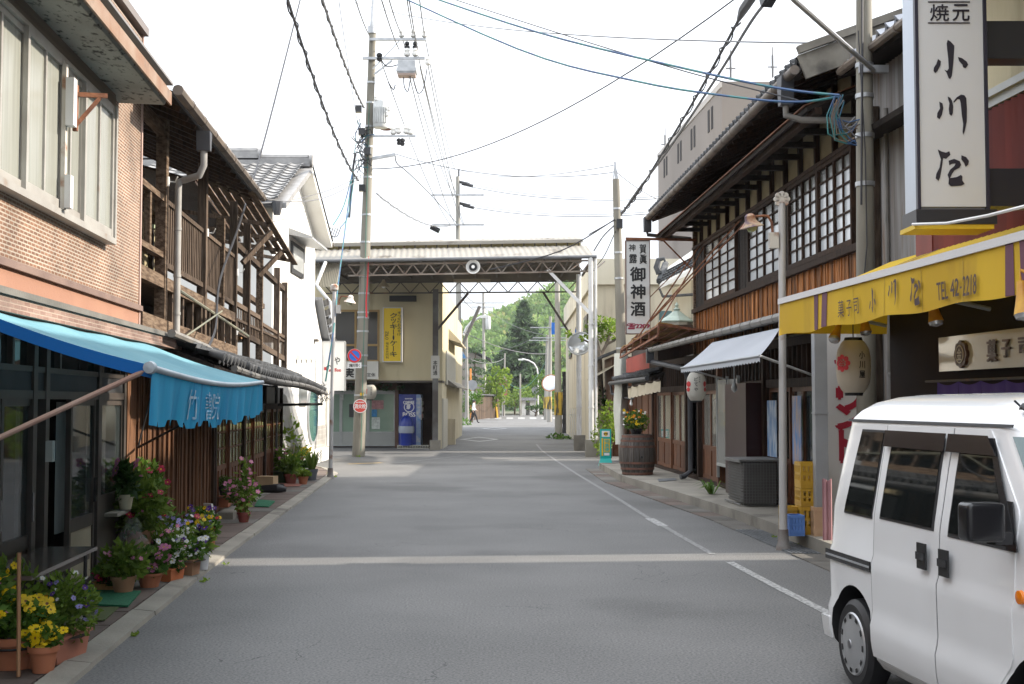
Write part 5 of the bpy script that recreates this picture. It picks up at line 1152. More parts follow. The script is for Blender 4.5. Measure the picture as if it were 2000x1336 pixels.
# ---- sweet shop
ss=T('sweet_shop','dark fronted sweet shop with red corrugated upper wall behind the yellow awning','shop',FY.p(8,-2,0))
fx=lambda y:4.87-.083*y
prism_plan('core',[(fx(12.3),alley(AY0,fx(12.3))),(11,alley(AY0,11)),(11,-6),(fx(-6),-6)],.0,2.95,M('shop_brown_unlit',(.022,.012,.008),(.014,.008,.006),scale=2,rough=.7,spec=.15),ss)  # near-black brown: the unlit shop interior is put into this colour
prism_plan('upper_core',[(fx(11.7),11.7),(4.75,11.75),(4.75,alley(AY0,4.75)),(11,alley(AY0,11)),(11,-6),(fx(-6),-6)],2.952,5.9,MATS['shop_brown_unlit'],ss)  # hidden set-back corner, shaped to block sunlight beside the alley
red_c=M('corrugated_red',(.22,.045,.035),(.14,.03,.026),scale=2.5,rough=.55,st=(1,1,.3),c3=(.10,.03,.025),s3=2,t3=.6)
m=MB();corr(m,FY.p(5,.02,2.85),FY.p(11.7,.02,2.85),FY.p(5,.02,4.02),FY.p(11.7,.02,4.02),250,.035);ob('corrugated_wall',m,red_c,ss)
m=MB();m.box(FY,4,11.7,.004,.05,4.03,4.10);m.box(FY,4,11.7,.004,.09,4.10,4.16);ob('shutter_rail',m,alu_g,ss,smooth=False)
m=MB();m.box(FY,4,11.7,.004,.03,4.17,5.85);ob('upper_plaster',m,plaster_be,ss,smooth=False)
m=MB();m.sheet([[FY.p(3,.95,5.45),FY.p(10.6,.95,5.45)],[FY.p(3,-3,6.6),FY.p(10.6,-3,6.6)]],(0,0,-.08));ob('roof',m,wood_black,ss,smooth=False)
m=MB();m.tube([FY.p(3,1.02,5.43),FY.p(10.6,1.02,5.43)],.055,8);ob('gutter',m,gutter_br,ss)
m=MB();m.box(FY,11.3,11.66,.04,.07,2.95,3.3);ob('wall_plate',m,red_c,ss,smooth=False)
pz=lambda px,py,b:FY.hit(px,py,b)
# cream name board with emblem and raised letters
nb=T('name_board','glossy cream name board with dark raised emblem and sweets lettering above the purple curtain','sign',FY.p(9,.1,1.85))
a1,zt=pz(1833,660,.10);_,zb=pz(1833,726,.10)
m=MB();m.box(FY,5.6,a1,.04,.10,zb,zt);ob('board',m,M('cream_gloss',(.58,.53,.41),(.50,.45,.33),scale=1.2,rough=.12,spec=.8,coat=.4),nb,smooth=False)
brn=M('raised_brown',(.10,.045,.022),(.07,.03,.015),rough=.35)
e_a,e_z=pz(1877,692,.12);m=MB()
for i in range(8):
 t=math.pi/4*i;m.lathe(FY.p(e_a+.075*math.cos(t),.10,e_z+.075*math.sin(t)),[(0,0),(.046,0),(.046,.03),(0,.03)],10,FY.n)
m.lathe(FY.p(e_a,.10,e_z),[(.085,0),(.085,.032),(0,.032)],16,FY.n);ob('emblem',m,brn,nb)
m=MB();m.lathe(FY.p(e_a,.133,e_z),[(.07,0),(.078,0),(.078,.004),(.07,.004)],20,FY.n,cap=False);letter(m,'金',FY,e_a+.045,e_a-.045,e_z-.05,e_z+.05,.137,.02);ob('emblem_print',m,M('cream_print',(.6,.52,.36),rough=.4),nb,smooth=False)
m=MB()
for ch,xa,xb,ya,yb in(('菓',1927,1947,665,706),('子',1956,1973,664,697),('司',1989,2009,660,692)):
 (A_,z1_),(B__,z0_)=pz(xa,ya,.115),pz(xb,yb,.115)
 for bb in(.105,.112,.118):letter(m,ch,FY,A_,B__,z0_,z1_,bb,.03)
A_,B__=pz(2022,680,.115)[0],pz(2140,680,.115)[0]
letter(m,'小川屋',FY,A_,B__,zb+.05,zt-.05,.118,.03)
ob('raised_letters',m,brn,nb,smooth=False)
nr=T('noren_curtain','purple cloth door curtain with pale lettering hanging above the van','curtain',FY.p(9,.12,1.4))
a1,zt=pz(1822,747,.14)
m=MB();k=0;a=5.6
purple=M('noren_purple',(.045,.022,.13),(.06,.03,.16),scale=3,rough=.9)
while a<a1-.3:
 m=MB();m.sheet([[FY.p(a+.42*i/10,.14+.02*math.sin(i*1.3+a*3)*j/3,zt-.13*j-.03*math.sin(math.pi*i/10)*(j==0))for i in range(11)]for j in range(4)]);ob('cloth_panel',m,purple,nr);a+=.421
m=MB();m.tube([FY.p(5,.14,zt+.01),FY.p(a1+.15,.14,zt+.01)],.012,6);ob('rod',m,steel_dk,nr)
m=MB();letter(m,'菓子',FY,pz(1990,770,.17)[0],pz(1893,770,.17)[0]+.0,zt-.30,zt-.12,.175,.01)if False else letter(m,'菓子',FY,pz(1893,770,.17)[0],pz(1965,770,.17)[0],zt-.32,zt-.12,.175,.01);ob('lettering',m,M('print_pale',(.55,.54,.5)),nr,smooth=False)
BRUSH={'小':[[(728,228),(745,238),(765,260),(762,300),(757,360),(748,425),(738,443),(729,436),(718,406),(706,391),(722,397),(731,385),(729,330),(724,280),(722,248)],[(672,333),(688,345),(685,366),(668,398),(655,410),(646,398),(648,380),(662,360)],[(783,322),(806,328),(832,347),(840,364),(826,383),(812,379),(808,364),(790,345)]],'川':[[(680,577),(697,587),(701,614),(693,653),(680,678),(667,666),(669,643),(683,617)],[(724,548),(738,555),(748,574),(753,607),(750,643),(742,659),(732,649),(729,620),(733,587),(727,564)],[(753,578),(772,552),(794,537),(812,541),(822,558),(824,620),(822,690),(811,744),(802,768),(799,750),(803,705),(796,652),(792,587),(787,565),(775,563),(757,584)]],'屋':[[(678,850),(700,862),(722,868),(740,860),(746,880),(722,902),(706,898),(702,930),(694,975),(688,1005),(680,1023),(664,1010),(668,985),(686,950),(694,905),(685,875)],[(735,912),(765,902),(795,915),(802,935),(792,952),(766,965),(752,985),(742,1008),(778,1002),(800,990),(808,1000),(806,1020),(819,1040),(800,1050),(745,1053),(732,1040),(735,1012),(728,990),(742,962),(765,942),(772,928),(752,930),(738,938)],[(804,882),(830,893),(844,914),(839,935),(825,946),(818,926),(803,905)]]}
BBOX={'小':(646,840,228,443),'川':(667,824,537,768),'屋':(664,844,850,1053)}
def brush(mb,ch,fr,a0,a1,c0,c1,b,fn=None):
 x0,x1,y0,y1=BBOX[ch]
 for k,st_ in enumerate(BRUSH[ch]):
  mb.face(*[(fn or fr.p)(a0+(a1-a0)*(x-x0)/(x1-x0),b+k*.0006,c1+(c0-c1)*(y-y0)/(y1-y0))for x,y in st_])
# ---- yellow awning
ya=T('yellow_awning','long yellow cloth awning with purple stripes and shop lettering on its hanging front','awning',(3.2,9,2.3))
FA=Fr((2.73+.083*12.5,0,0),(-.083,1,0),(-1,-.083,0))
ya0,ya1,yz=5.2,12.54,2.575
aw_y=M('awning_yellow',(.74,.50,.020),(.66,.43,.018),scale=.9,rough=.75,bump=2,bscale=2.5,trans=.25,c3=(.60,.38,.02),s3=1.4,t3=.62)
aw_v=M('awning_yellow_front',(.66,.43,.018),(.58,.36,.016),scale=1.4,rough=.8,st=(1,1,.5),trans=.2,c3=(.46,.28,.02),s3=1.5,t3=.6)
pur=M('awning_purple',(.13,.05,.075),(.10,.04,.06),scale=2,rough=.8)
bk=lambda a:-1.10
def yt(a,v):return FA.p(a,-1.16*v,yz+.02+.42*v-.03*math.sin(math.pi*v))
m=MB();m.sheet([[yt(ya0+(ya1-ya0)*i/24,v/6)for i in range(25)]for v in range(7)]);ob('awning_cloth',m,aw_y,ya)
for a in(FA.hit(1595,600)[0],FA.hit(1612,600)[0],FA.hit(1975,550)[0],FA.hit(2003,550)[0]):
 m=MB();m.sheet([[yt(a-.03,v/6)+V((0,0,.006)),yt(a+.03,v/6)+V((0,0,.006))]for v in range(7)]);ob('stripe',m,pur,ya)
vh=lambda a:.325+.012*math.sin(a*5)
def yv(a,b,z):return FA.p(a,.012*math.sin(a*4.1)*(yz-z)/.3+.002*math.sin(a*13)*(yz-z)/.3+b,z)
m=MB();m.sheet([[yv(ya0+(ya1-ya0)*i/90,0,yz-vh(ya0+(ya1-ya0)*i/90)*k/4)for i in range(91)]for k in range(5)]);vl=ob('hanging_front',m,aw_v,ya)
m=MB();m.sheet([[FA.p(ya1,-.02-1.1*i/8,yz-.30+.0*i)for i in range(9)],[yt(ya1,i/8)for i in range(9)]]);ob('side_cloth',m,aw_v,ya)
for xl,xr in((1591,1599),(1607,1617),(1967,1983),(1995,2008)):
 a0_,a1_=FA.hit(xr,600)[0],FA.hit(xl,600)[0];m=MB();m.sheet([[yv(a0_+(a1_-a0_)*i/3,.005,yz-vh(a0_)*k/4)for i in range(4)]for k in range(5)]);ob('stripe',m,pur,ya)
m=MB();sm=M('seam',(.38,.24,.02))
for xs in(1667,1730,1801,1884):a0_=FA.hit(xs,600)[0];m=MB();m.sheet([[yv(a0_,.004,yz-vh(a0_)*k/4),yv(a0_+.008,.004,yz-vh(a0_)*k/4)]for k in range(5)]);ob('seam',m,sm,ya)
m=MB();ink_f=M('ink_faded',(.055,.035,.04),(.08,.05,.045),scale=6,rough=.8)
for ch,xa,xb,yt_,yb_,bo in(('菓',1641,1652,588,619,.0),('子',1656,1666,587,616,.0),('司',1670,1680,583,612,.0),('小',1701,1716,563,610,.02),('川',1740,1757,548,597,.02),('屋',1782,1803,541,595,.03),('TEL',1833,1855,553,583,.01),('42',1860,1879,547,577,.02),('-',1881,1885,560,563,.0),('2218',1887,1915,540,574,.01)):
 (p_,z1_),(q_,z0_)=FA.hit(xa,yt_),FA.hit(xb,yb_);(brush(m,ch,FA,p_,q_,z0_,z1_,.02,yv)if ch in BRUSH else letter(m,ch,FA,p_,q_,z0_,z1_,.02,bo,fn=yv))
ob('lettering',m,ink_f,vl,smooth=False)
m=MB();m.box(FA,ya0,ya1+.01,-.03,.018,yz-.002,yz+.055);ob('front_bar',m,M('bar_white',(.56,.55,.55),rough=.45),ya,smooth=False)
m=MB()
for a in(12.45,10.2,8,6):m.tube([FA.p(a,-.03,yz-.0),FA.p(a,-1.08,yz-.22)],.02,6)
ob('arm',m,steel_gr,ya,kind='stuff')
m=MB();m.tube([at(1783,438,9.05),at(1850,436,8.2),at(1930,421,7.6),at(2060,388,7.0)],.011,6);ob('stay_rod',m,steel_wh,ya)
# spot lamps under the awning
def spot(px,py,d,aim,lab):
 p=at(px,py,d);o=T('spot_lamp',lab,'lamp',p,'yellow spot lamps under the awning');ax=V(aim).normalized();ypl=M('lamp_yellow',(.55,.30,.02),(.40,.17,.02),scale=9,rough=.5)
 m=MB();m.lathe(p,[(.025,-.16),(.03,-.10),(.045,-.02),(.06,.045)],12,ax);ob('lamp_housing',m,ypl,o)
 m=MB();m.lathe(p,[(.058,.045),(.05,.07),(0,.085)],12,ax);ob('lens',m,M('lens_silver',(.55,.55,.55),rough=.12,metal=.6),o)
 m=MB();m.tube([p-ax*.15,p-ax*.2+V((0,0,.03)),V((p.x+.12,p.y,p.z+.17))],.012,6);ob('stem',m,ypl,o)
spot(1632,655,12.2,(-.4,-.5,-.8),'leftmost yellow spot lamp, tilted beside the big lantern');spot(1690,640,12.2,(.05,-.2,-1),'yellow spot lamp directly above the big lantern');spot(1826,618,9.6,(.1,-.2,-1),'yellow spot lamp under the middle of the awning front');spot(1999,600,7.3,(0,-.2,-1),'yellow spot lamp at the right edge, under the purple stripes')
# ---- big lantern of the sweet shop
lc=at(1667,716,12.25);lb_=lantern('paper_lantern','large aged paper lantern with red crest and black shop name under the yellow awning',lc,.168,.52,M('lantern_aged',(.70,.66,.58),(.60,.52,.40),scale=1.6,rough=.8,trans=.3),None,24)
m=MB();f=on_round(lc,.170,(-.28,-1,0))
for i,ch in enumerate('小川屋'):letter(m,ch,WF,.055,.115,.075-i*.095,.145-i*.095,.004,.03,fn=f)
ob('lettering',m,ink,lb_,smooth=False)
m=MB()
def ring(cx,cz,r0_,r1_,n=20):
 for i in range(n):
  a0_,a1_=2*math.pi*i/n,2*math.pi*(i+1)/n;m.face(*[f(cx+r*math.cos(t),.004,cz+r*math.sin(t))for r,t in((r0_,a0_),(r1_,a0_),(r1_,a1_),(r0_,a1_))])
for i in range(8):t=math.pi/4*i;ring(-.115+.062*math.cos(t),.03+.062*math.sin(t),.0,.026,8)
ring(-.115,.03,.045,.058);letter(m,'金',WF,-.148,-.082,-.01,.07,.007,.03,fn=f);ob('crest',m,M('crest_red',(.55,.03,.04),rough=.6),lb_,smooth=False)
m=MB();m.lathe(f(-.115,.0055,.03),[(0,0),(.044,0)],14,(-.85,-.5,0),cap=False);
m=MB();m.tube([lc+V((0,0,.26)),lc+V((0,0,.42))],.006,5);ob('hook',m,steel_dk,lb_)
# ---- tall sign
tg=T('tall_shop_sign','tall white vertical sign board with large black brush characters above the yellow awning','sign',at(1855,440,9))
YT=9.0;Ft=facing(YT);q0,q1=at(1784,-150,YT),at(1932,409,YT)
silver=M('sign_side_silver',(.42,.46,.52),(.34,.38,.44),scale=.9,rough=.3,metal=.4)
m=MB();m.box(Ft,q0 .x,q1 .x,-.29,-.03,q1 .z,5.4);ob('sign_box',m,silver,tg,smooth=False)
m=MB();m.box(Ft,q0 .x+.022,q1 .x-.022,-.028,.0,q1 .z+.02,5.38);ob('sign_face',m,M('sign_face_white',(.64,.64,.635),(.60,.60,.595),scale=.8,rough=.3,c3=(.42,.41,.33),s3=2.2,t3=.70),tg,smooth=False)
m=MB();m.box(Ft,q0 .x-.004,q0 .x+.02,-.03,.012,q1 .z,5.4);m.box(Ft,q1 .x-.02,q1 .x+.004,-.03,.012,q1 .z,5.4);ob('sign_frame',m,M('frame_navy',(.022,.02,.035),rough=.4),tg,smooth=False)
p0,p1=at(1786,409,YT),at(1946,438,YT);m=MB();m.box(Ft,q0 .x-.02,p1 .x,-.31,.02,p1 .z,q1 .z-.002);ob('sign_base',m,M('base_black',(.02,.02,.024),rough=.4),tg,smooth=False)
m=MB();m.box(Ft,q0 .x-.03,p1 .x-.02,-.33,.01,p1 .z-.035,p1 .z-.002);ob('base_trim',m,M('trim_yellow',(.62,.42,.02),rough=.5),tg,smooth=False)
m=MB()
for ch,xa,xb,yt_,yb_,bo in(('焼',1816,1853,9,41,.02),('元',1860,1893,9,41,.03),('小',1822,1891,78,155,.05),('川',1829,1889,185,264,.06),('屋',1826,1893,292,364,.05)):
 a,c=at(xa,yt_,YT),at(xb,yb_,YT);(brush(m,ch,Ft,a.x,c.x,c.z,a.z,.004)if ch in BRUSH else letter(m,ch,Ft,a.x,c.x,c.z,a.z,.004,bo))
for y_ in(4,45):a,c=at(1812,y_-1,YT),at(1894,y_+1.2,YT);m.box(Ft,a.x,c.x,.002,.006,c.z,a.z)
ob('lettering',m,M('ink_brush',(.016,.012,.02),rough=.5),tg,smooth=False)
m=MB();
for ya_,yb_ in((36,110),(326,400)):a,c=at(1934,ya_,YT),at(2120,yb_,YT);m.box(Ft,a.x,4.2,-.26,-.06,c.z,a.z)
ob('mounting_arm',m,M('base_black',(.02,.02,.024)),tg,kind='stuff',smooth=False)
# ---- red lettered white panel, column, cloth, crates
wp=T('white_panel_sign','white standing panel with red katakana letters, half hidden by the big lantern','sign',(3.7,13.75,.14))
YP=13.75;Fp=facing(YP);a,c=at(1613,652,YP),at(1690,960,YP)
m=MB();m.box(Fp,a.x,c.x,-.06,0,.2,a.z);ob('panel',m,M('panel_white',(.66,.64,.62),rough=.4),wp,smooth=False)
m=MB()
for ch,xa,xb,yt_,yb_ in(('ヤ',1633,1690,680,752),('ワ',1636,1688,757,800),('ン',1634,1688,792,836),('ト',1640,1672,840,900)):
 a_,c_=at(xa,yt_,YP),at(xb,yb_,YP);letter(m,ch,Fp,a_.x,c_.x,c_.z,a_.z,.004,.11)
ob('lettering',m,M('letter_red',(.38,.012,.035),rough=.5),wp,smooth=False)
g=V((3.35,13.36,.14));m=MB();m.box(WF,g.x-.075,g.x+.06,g.y-.07,g.y+.07,.14,2.38);m.box(WF,g.x-.08,g.x+.065,g.y-.075,g.y+.075,1.45,1.47)
solo('square_column',m,steel_gr,'grey square steel column carrying the left end of the yellow awning','column',None,False)
m=MB();p=at(1606,937,12.9);m.sheet([[p+V((.10*i/8,.010*math.sin(i*1.7),-.86*j/6+.012*math.sin(i)))for i in range(9)]for j in range(7)],(0,.01,0));solo('pink_cloth',m,M('cloth_pink',(.50,.28,.30),(.40,.21,.23),scale=3,rough=.9),'faded pink cloth hanging behind the back of the white van','cloth')
def crate(name,label,p,sx_,sy_,sz,mat,rot=0.0,group=None):
 fr=Fr((p[0],p[1],p[2]),(math.cos(rot),math.sin(rot),0),(-math.sin(rot),math.cos(rot),0));o=T(name,label,'crate',p,group);t=.018
 m=MB();m.box(fr,0,sx_,0,sy_,0,.03);ob('base',m,mat,o,smooth=False);nm=4
 for s_ in range(4):
  m=MB();L_=sx_ if s_%2==0 else sy_
  f2=(Fr(fr.p(0,0,0),fr.t,fr.n),Fr(fr.p(0,0,0),fr.n,fr.t),Fr(fr.p(0,sy_-t,0),fr.t,fr.n),Fr(fr.p(sx_-t,0,0),fr.n,fr.t))[s_];e=0 if s_%2==0 else t
  m.box(f2,e,L_-e,-.004,t,.03,sz*.30);m.box(f2,e,L_-e,-.004,t,sz*.86,sz);m.box(f2,e,L_-e,.0,t,sz*.5,sz*.60)
  for k in range(nm+1):q=e+(L_-2*e-.03)*k/nm;m.box(f2,q,q+.03,.001,t,sz*.3,sz*.86)
  ob('crate_side',m,mat,o,smooth=False)
 return o
yc=M('crate_yellow',(.50,.29,.015),(.42,.235,.015),scale=4,rough=.45);bc=M('crate_blue',(.10,.22,.55),(.08,.18,.46),scale=4,rough=.45);be=M('crate_beige',(.55,.36,.22),(.48,.30,.18),scale=4,rough=.5)
gc=at(1564,1046,13.45);gq='plastic bottle crates by the column'
cx0,cy0=gc.x,13.42
crate('bottle_crate','yellow bottle crate at the bottom of the tall stack beside the column',(cx0+.0,cy0,.14),.24,.30,.30,yc,0,gq)
crate('bottle_crate','deep yellow crate on top of the bottom one, middle of the stack',(cx0+.0,cy0,.445),.24,.30,.19,yc,0,gq)
crate('bottle_crate','yellow crate at the top of the tall stack beside the column',(cx0+.0,cy0,.64),.24,.30,.28,yc,0,gq)
crate('bottle_crate','blue plastic crate on the step in front of the yellow crates',(cx0-.16,cy0-.14,.14),.165,.22,.22,bc,0,gq)
crate('bottle_crate','low yellow crate behind the blue crate',(cx0-.17,cy0+.12,.14),.16,.22,.29,yc,0,gq)
crate('bottle_crate','pale tan bottle crate at the foot of the grey column',(cx0+.10,cy0-.16,.14),.14,.15,.31,be,0,gq)
# ---- street lamps
def street_lamp(label,base,top,side,hs,emblem,arm_z,shade_mat,pole_mat):
 o=T('street_lamp',label,'street lamp',base,'old bell shaded street lamps');r=.043
 m=MB();m.tube([base+(top-base)*t for t in(0.04,.33,.34,.66,1)],[r,r,r*.95,r*.92,r*.9],10);ob('pole',m,pole_mat,o)
 m=MB();m.lathe(base,[(.085,0),(.08,.03),(.06,.08),(.055,.22)],12);ob('pole_foot',m,M('foot_rusty',(.13,.10,.085),(.22,.21,.2),scale=7,rough=.8),o)
 k=(arm_z-base.z)/(top.z-base.z);c=base+(top-base)*k
 m=MB();m.box(WF,c.x+side*.045,c.x+side*.14,c.y-.05,c.y+.05,c.z-.085,c.z+.085);ob('junction_box',m,rust_wh,o,smooth=False)
 m=MB();sp=V((c.x+side*.33,c.y-.02,c.z+.14));m.tube([V((c.x+side*.1,c.y,c.z+.08)),V((c.x+side*.11,c.y,c.z+.2)),V((c.x+side*.15,c.y,c.z+.27)),V((c.x+side*.2,c.y,c.z+.27)),sp+V((-side*.04,0,.12))],.015,6);ob('arm',m,rust,o)
 m=MB();ax=V((side*.18,-.05,1)).normalized();m.lathe(sp,[(.135,0),(.075,.055),(.06,.08),(.058,.125),(.03,.15),(0,.155)],16,ax);ob('lamp_shade',m,shade_mat,o)
 m=MB();m.lathe(sp,[(0,-.055),(.045,-.04),(.06,-.005),(.05,.04)],12,ax);ob('lamp_glass',m,M('lamp_green',(.30,.36,.14),(.50,.53,.36),scale=7,rough=.25),o)
 if emblem:
  m=MB()
  for i in range(8):t=math.pi/4*i;m.lathe(top+V((.058*math.cos(t),0,.05+.058*math.sin(t))),[(0,-.02),(.03,-.02),(.03,.02),(0,.02)],10,(0,-1,0))
  m.lathe(top+V((0,0,.05)),[(0,-.016),(.06,-.016),(.06,.016),(0,.016)],14,(0,-1,0));ob('flower_emblem',m,rust_wh,o)
 else:
  m=MB();m.lathe(top+V((0,0,.0)),[(.05,-.03),(.085,.0),(.085,.09),(.04,.12)],10);ob('rusty_cap',m,rust_wh,o)
 return o
shade_r=M('shade_rusty',(.40,.32,.20),(.22,.075,.03),scale=9,rough=.6,c3=(.09,.05,.07),s3=7,t3=.55);pole_w=M('pole_white_rust',(.46,.45,.44),(.38,.37,.36),scale=2,rough=.5,c3=(.24,.12,.07),s3=3.6,t3=.62,metal=.2)
b_=G(1530,1074);street_lamp('old rusty street lamp with flower emblem on top beside the yellow awning',b_,at(1527,398,b_.y),-1,0,True,at(1515,470,b_.y).z,shade_r,pole_w)
b_=G(645,935);street_lamp('old white street lamp with rusted cap in front of the white house',b_,at(653,566,b_.y),1,0,False,at(657,604,b_.y).z,M('shade_white_rust',(.62,.60,.56),(.50,.40,.32),scale=5,rough=.5),pole_w)
# == WHITE VAN
vt=V((.11,-1,0)).normalized();vn=V((-1,-.11,0)).normalized()
FVN=Fr(V((1.875,6.86,0))-vt*.42,vt,vn)
van=T('white_van','small white cab-over van with dark windows parked at the right edge of the street','van',FVN.p(1.4,-.64,0))
HWD=.64;UW0,UW1,WR=.42,2.37,.245
LV=[(.17,.03,2.74,.06),(.22,.0,2.79,.02),(.30,.0,2.80,.004),(.40,.0,2.80,.0),(.46,.005,2.80,.016),(.70,.01,2.78,.010),(.735,.012,2.775,.012),(.76,.014,2.77,.024),(.98,.03,2.60,.034),(1.10,.045,2.47,.055),(1.25,.065,2.32,.080),(1.37,.085,2.20,.103),(1.44,.10,2.13,.115),(1.475,.105,2.09,.118),(1.495,.115,2.06,.132),(1.53,.135,2.01,.165),(1.575,.18,1.93,.235),(1.605,.26,1.82,.33),(1.62,.36,1.70,.45)]
def lv(z):
 for p,q in zip(LV,LV[1:]):
  if z<=q[0]:t=(z-p[0])/(q[0]-p[0]);return tuple(p[i]+(q[i]-p[i])*t for i in range(4))
 return LV[-1]
def loop(z):
 _,ur,uf,ins=lv(z);P_=[];rc,rf=.09,.22;b=-ins
 half=[(ur,-HWD)]
 for k in range(6):t=math.pi/2*k/5;half.append((ur+rc-rc*math.cos(t),b-rc+rc*math.sin(t)))
 for k in range(1,9):half.append((ur+rc+(uf-rf-ur-rc)*k/9,b))
 for k in range(7):t=math.pi/2*k/6;half.append((uf-rf+rf*math.sin(t),b-rf*(1-math.cos(t))*.75))
 half.append((uf+.03,-HWD))
 return half+[(u,-2*HWD-b_)for u,b_ in half[-2:0:-1]]
m=MB();loops=[[FVN.p(u,b,z)for u,b in loop(z)]for z,*_ in LV];n=len(loops[0])
for lp_ in loops:m.v+=lp_
for i in range(len(loops)-1):
 for j in range(n):m.f.append([i*n+j,i*n+(j+1)%n,(i+1)*n+(j+1)%n,(i+1)*n+j]);m.m.append(0)
m.f.append(list(range(n))[::-1]);m.m.append(0)
top=(len(LV)-1)*n;cc=len(m.v);m.v.append(FVN.p(1.05,-HWD,1.628))
for j in range(n):m.f.append([top+j,top+(j+1)%n,cc]);m.m.append(0)
van_w=M('van_white',(.80,.81,.82),(.74,.745,.75),scale=1.2,st=(1,1,.5),c3=(.66,.655,.64),s3=2.2,t3=.66,rough=.22,coat=.6,spec=.5)
body=ob('body',m,[van_w,black],van)
cut=MB()
for u in(UW0,UW1):cut.lathe(FVN.p(u,-.30,.26),[(0,0),(.305,0),(.305,.5),(0,.5)],40,FVN.n)
co=ob('arch_cutter',cut,black);bm_=body.modifiers.new('arches','BOOLEAN');bm_.object=co;bm_.solver='EXACT';bm_.operation='DIFFERENCE'
bpy.context.view_layer.update();dg=bpy.context.evaluated_depsgraph_get();nm_=bpy.data.meshes.new_from_object(body.evaluated_get(dg));body.modifiers.clear();old=body.data;body.data=nm_;bpy.data.objects.remove(co)
body.data.polygons.foreach_set('use_smooth',[True]*len(body.data.polygons));body.data.set_sharp_from_angle(angle=math.radians(32))
def side_strip(zs,uL,uR,off,th=None,nu=6):
 """panel that follows the side of the body: zs heights, uL/uR its ends at each height"""
 rows=[]
 for z in zs:ins=lv(z)[3];l_,r_=uL(z),uR(z);rows.append([FVN.p(l_+(r_-l_)*k/nu,-ins+off,z)for k in range(nu+1)])
 return MB().sheet(rows,FVN.n*-(th or .006))
def lin(z0,v0,z1,v1):return lambda z:v0+(v1-v0)*(z-z0)/(z1-z0)
hv=lambda px,py,b=0.0:FVN.hit(px,py,b)
UB,UC,UF=.69,1.46,2.155
rg=lambda a,b_,n_=8:[a+(b_-a)*i/n_ for i in range(n_+1)]
# doors
def arch_r(z):
 dz=abs(z-.26);return UF if dz>.315 else min(UF,UW1-math.sqrt(max(.315**2-dz**2,0))-.01)
zs_d=rg(.235,1.455,30)
sd=ob('sliding_door',side_strip(zs_d,lambda z:UB+.006,lambda z:UC-.006,.006,.012),van_w,van)
fd_=ob('front_door',side_strip(zs_d,lambda z:UC+.006,lambda z:min(arch_r(z),lv(max(z,.98))[2]-.30 if z>.98 else 9)-.006,.006,.012),van_w,van)
m=MB()
for u in(UB,UC):
 for z0,z1 in zip(zs_d,zs_d[1:]):m.face(*[FVN.p(uu,-lv(z)[3]+.003,z)for uu,z in((u-.005,z0),(u+.005,z0),(u+.005,z1),(u-.005,z1))])
ob('door_gap',m,black,van,kind='stuff',smooth=False)
# windows
dgl=M('van_glass',(.010,.012,.012),rough=.03,spec=.9)
def win(nm,za,zb_,l0,l1,r0,r1,par,off=.011,mat=None,nz=8):return ob(nm,side_strip(rg(za,zb_,nz),lin(za,l0,zb_,l1),lin(za,r0,zb_,r1),off,.004),mat or dgl,par)
rub=M('window_rubber',(.02,.02,.022),rough=.6)
zq0,zq1=.965,1.415
win('window_rubber',zq0-.012,zq1+.012,.26,.35,.655,.668,van,.004,rub);win('quarter_window',zq0,zq1,.275,.36,.645,.655,van,.008)
win('window_rubber',.965,1.405,.765,.785,1.40,1.385,sd,.009,rub);win('door_window',.98,1.395,.785,.80,1.375,1.365,sd,.013)
win('window_rubber',.955,1.395,1.545,1.545,2.165,1.86,fd_,.009,rub);win('door_window',.975,1.385,1.56,1.56,2.10,1.83,fd_,.013)
m=side_strip([1.345,1.375,1.41,1.43],lambda z:.73,lambda z:1.43,.035,.004);ob('rain_visor',m,M('visor_smoke',(.014,.012,.015),rough=.1,spec=.5,alpha=.92),sd)
m=side_strip([1.345,1.375,1.41,1.43],lambda z:1.455,lin(1.345,1.93,1.43,1.83),.035,.004);ob('rain_visor',m,MATS['visor_smoke'],fd_)
m=side_strip(rg(1.0,1.42,8),lin(1.0,2.105,1.42,1.825),lin(1.0,2.165,1.42,1.875),.022,.004);ob('pillar_trim',m,black_pl,fd_)
m=side_strip([1.468,1.482],lambda z:.13,lambda z:1.99,.006,.004,16);ob('drip_rail',m,rub,van)
# screen
rows=[]
for z in rg(1.0,1.43,6):P_=loop(z);rows.append([FVN.p(P_[k][0]+.012,P_[k][1]+.006,z)for k in range(16,24)])
ob('windscreen',MB().sheet(rows),M('screen_glass',(.10,.15,.15),rough=.04,spec=.9),van)
# mouldings, handles, mirror, lights
m=side_strip([.672,.688,.712,.728],lambda z:.035,lambda z:UB-.008,.010,.006);ob('door_rail',m,black_pl,van);m=side_strip([.694,.704],lambda z:.05,lambda z:UB-.012,.014,.004);ob('rail_slot',m,steel_gr,van)
for(px,py),par,dx in(((1801,1086),sd,-.0),((1844,1100),fd_,.0)):
 u,z=hv(px,py);m=MB();m.box(FVN,u-.046,u+.046,-.002,.008,z-.062,z+.062);h=ob('handle_cup',m,M('cup_black',(.012,.012,.013),rough=.5),par,smooth=False);m=MB();m.box(FVN,u-.043,u+.043,.009,.016,z-.018,z+.018);ob('handle',m,black_pl,h)
mu,mz=2.165,1.085;m=MB();k=[]
for i,(o_,s_)in enumerate(((.0,.70),(.02,.92),(.06,1),(.10,.96),(.125,.75))):
 pass
b2_=bmesh.new();bmesh.ops.create_cube(b2_,size=1);bmesh.ops.bevel(b2_,geom=b2_.edges[:],offset=.16,segments=4,affect='EDGES',profile=.6)
for v_ in b2_.verts:v_.co=FVN.p(mu+v_.co.x*.10,.125+v_.co.y*.165,mz+v_.co.z*.16)
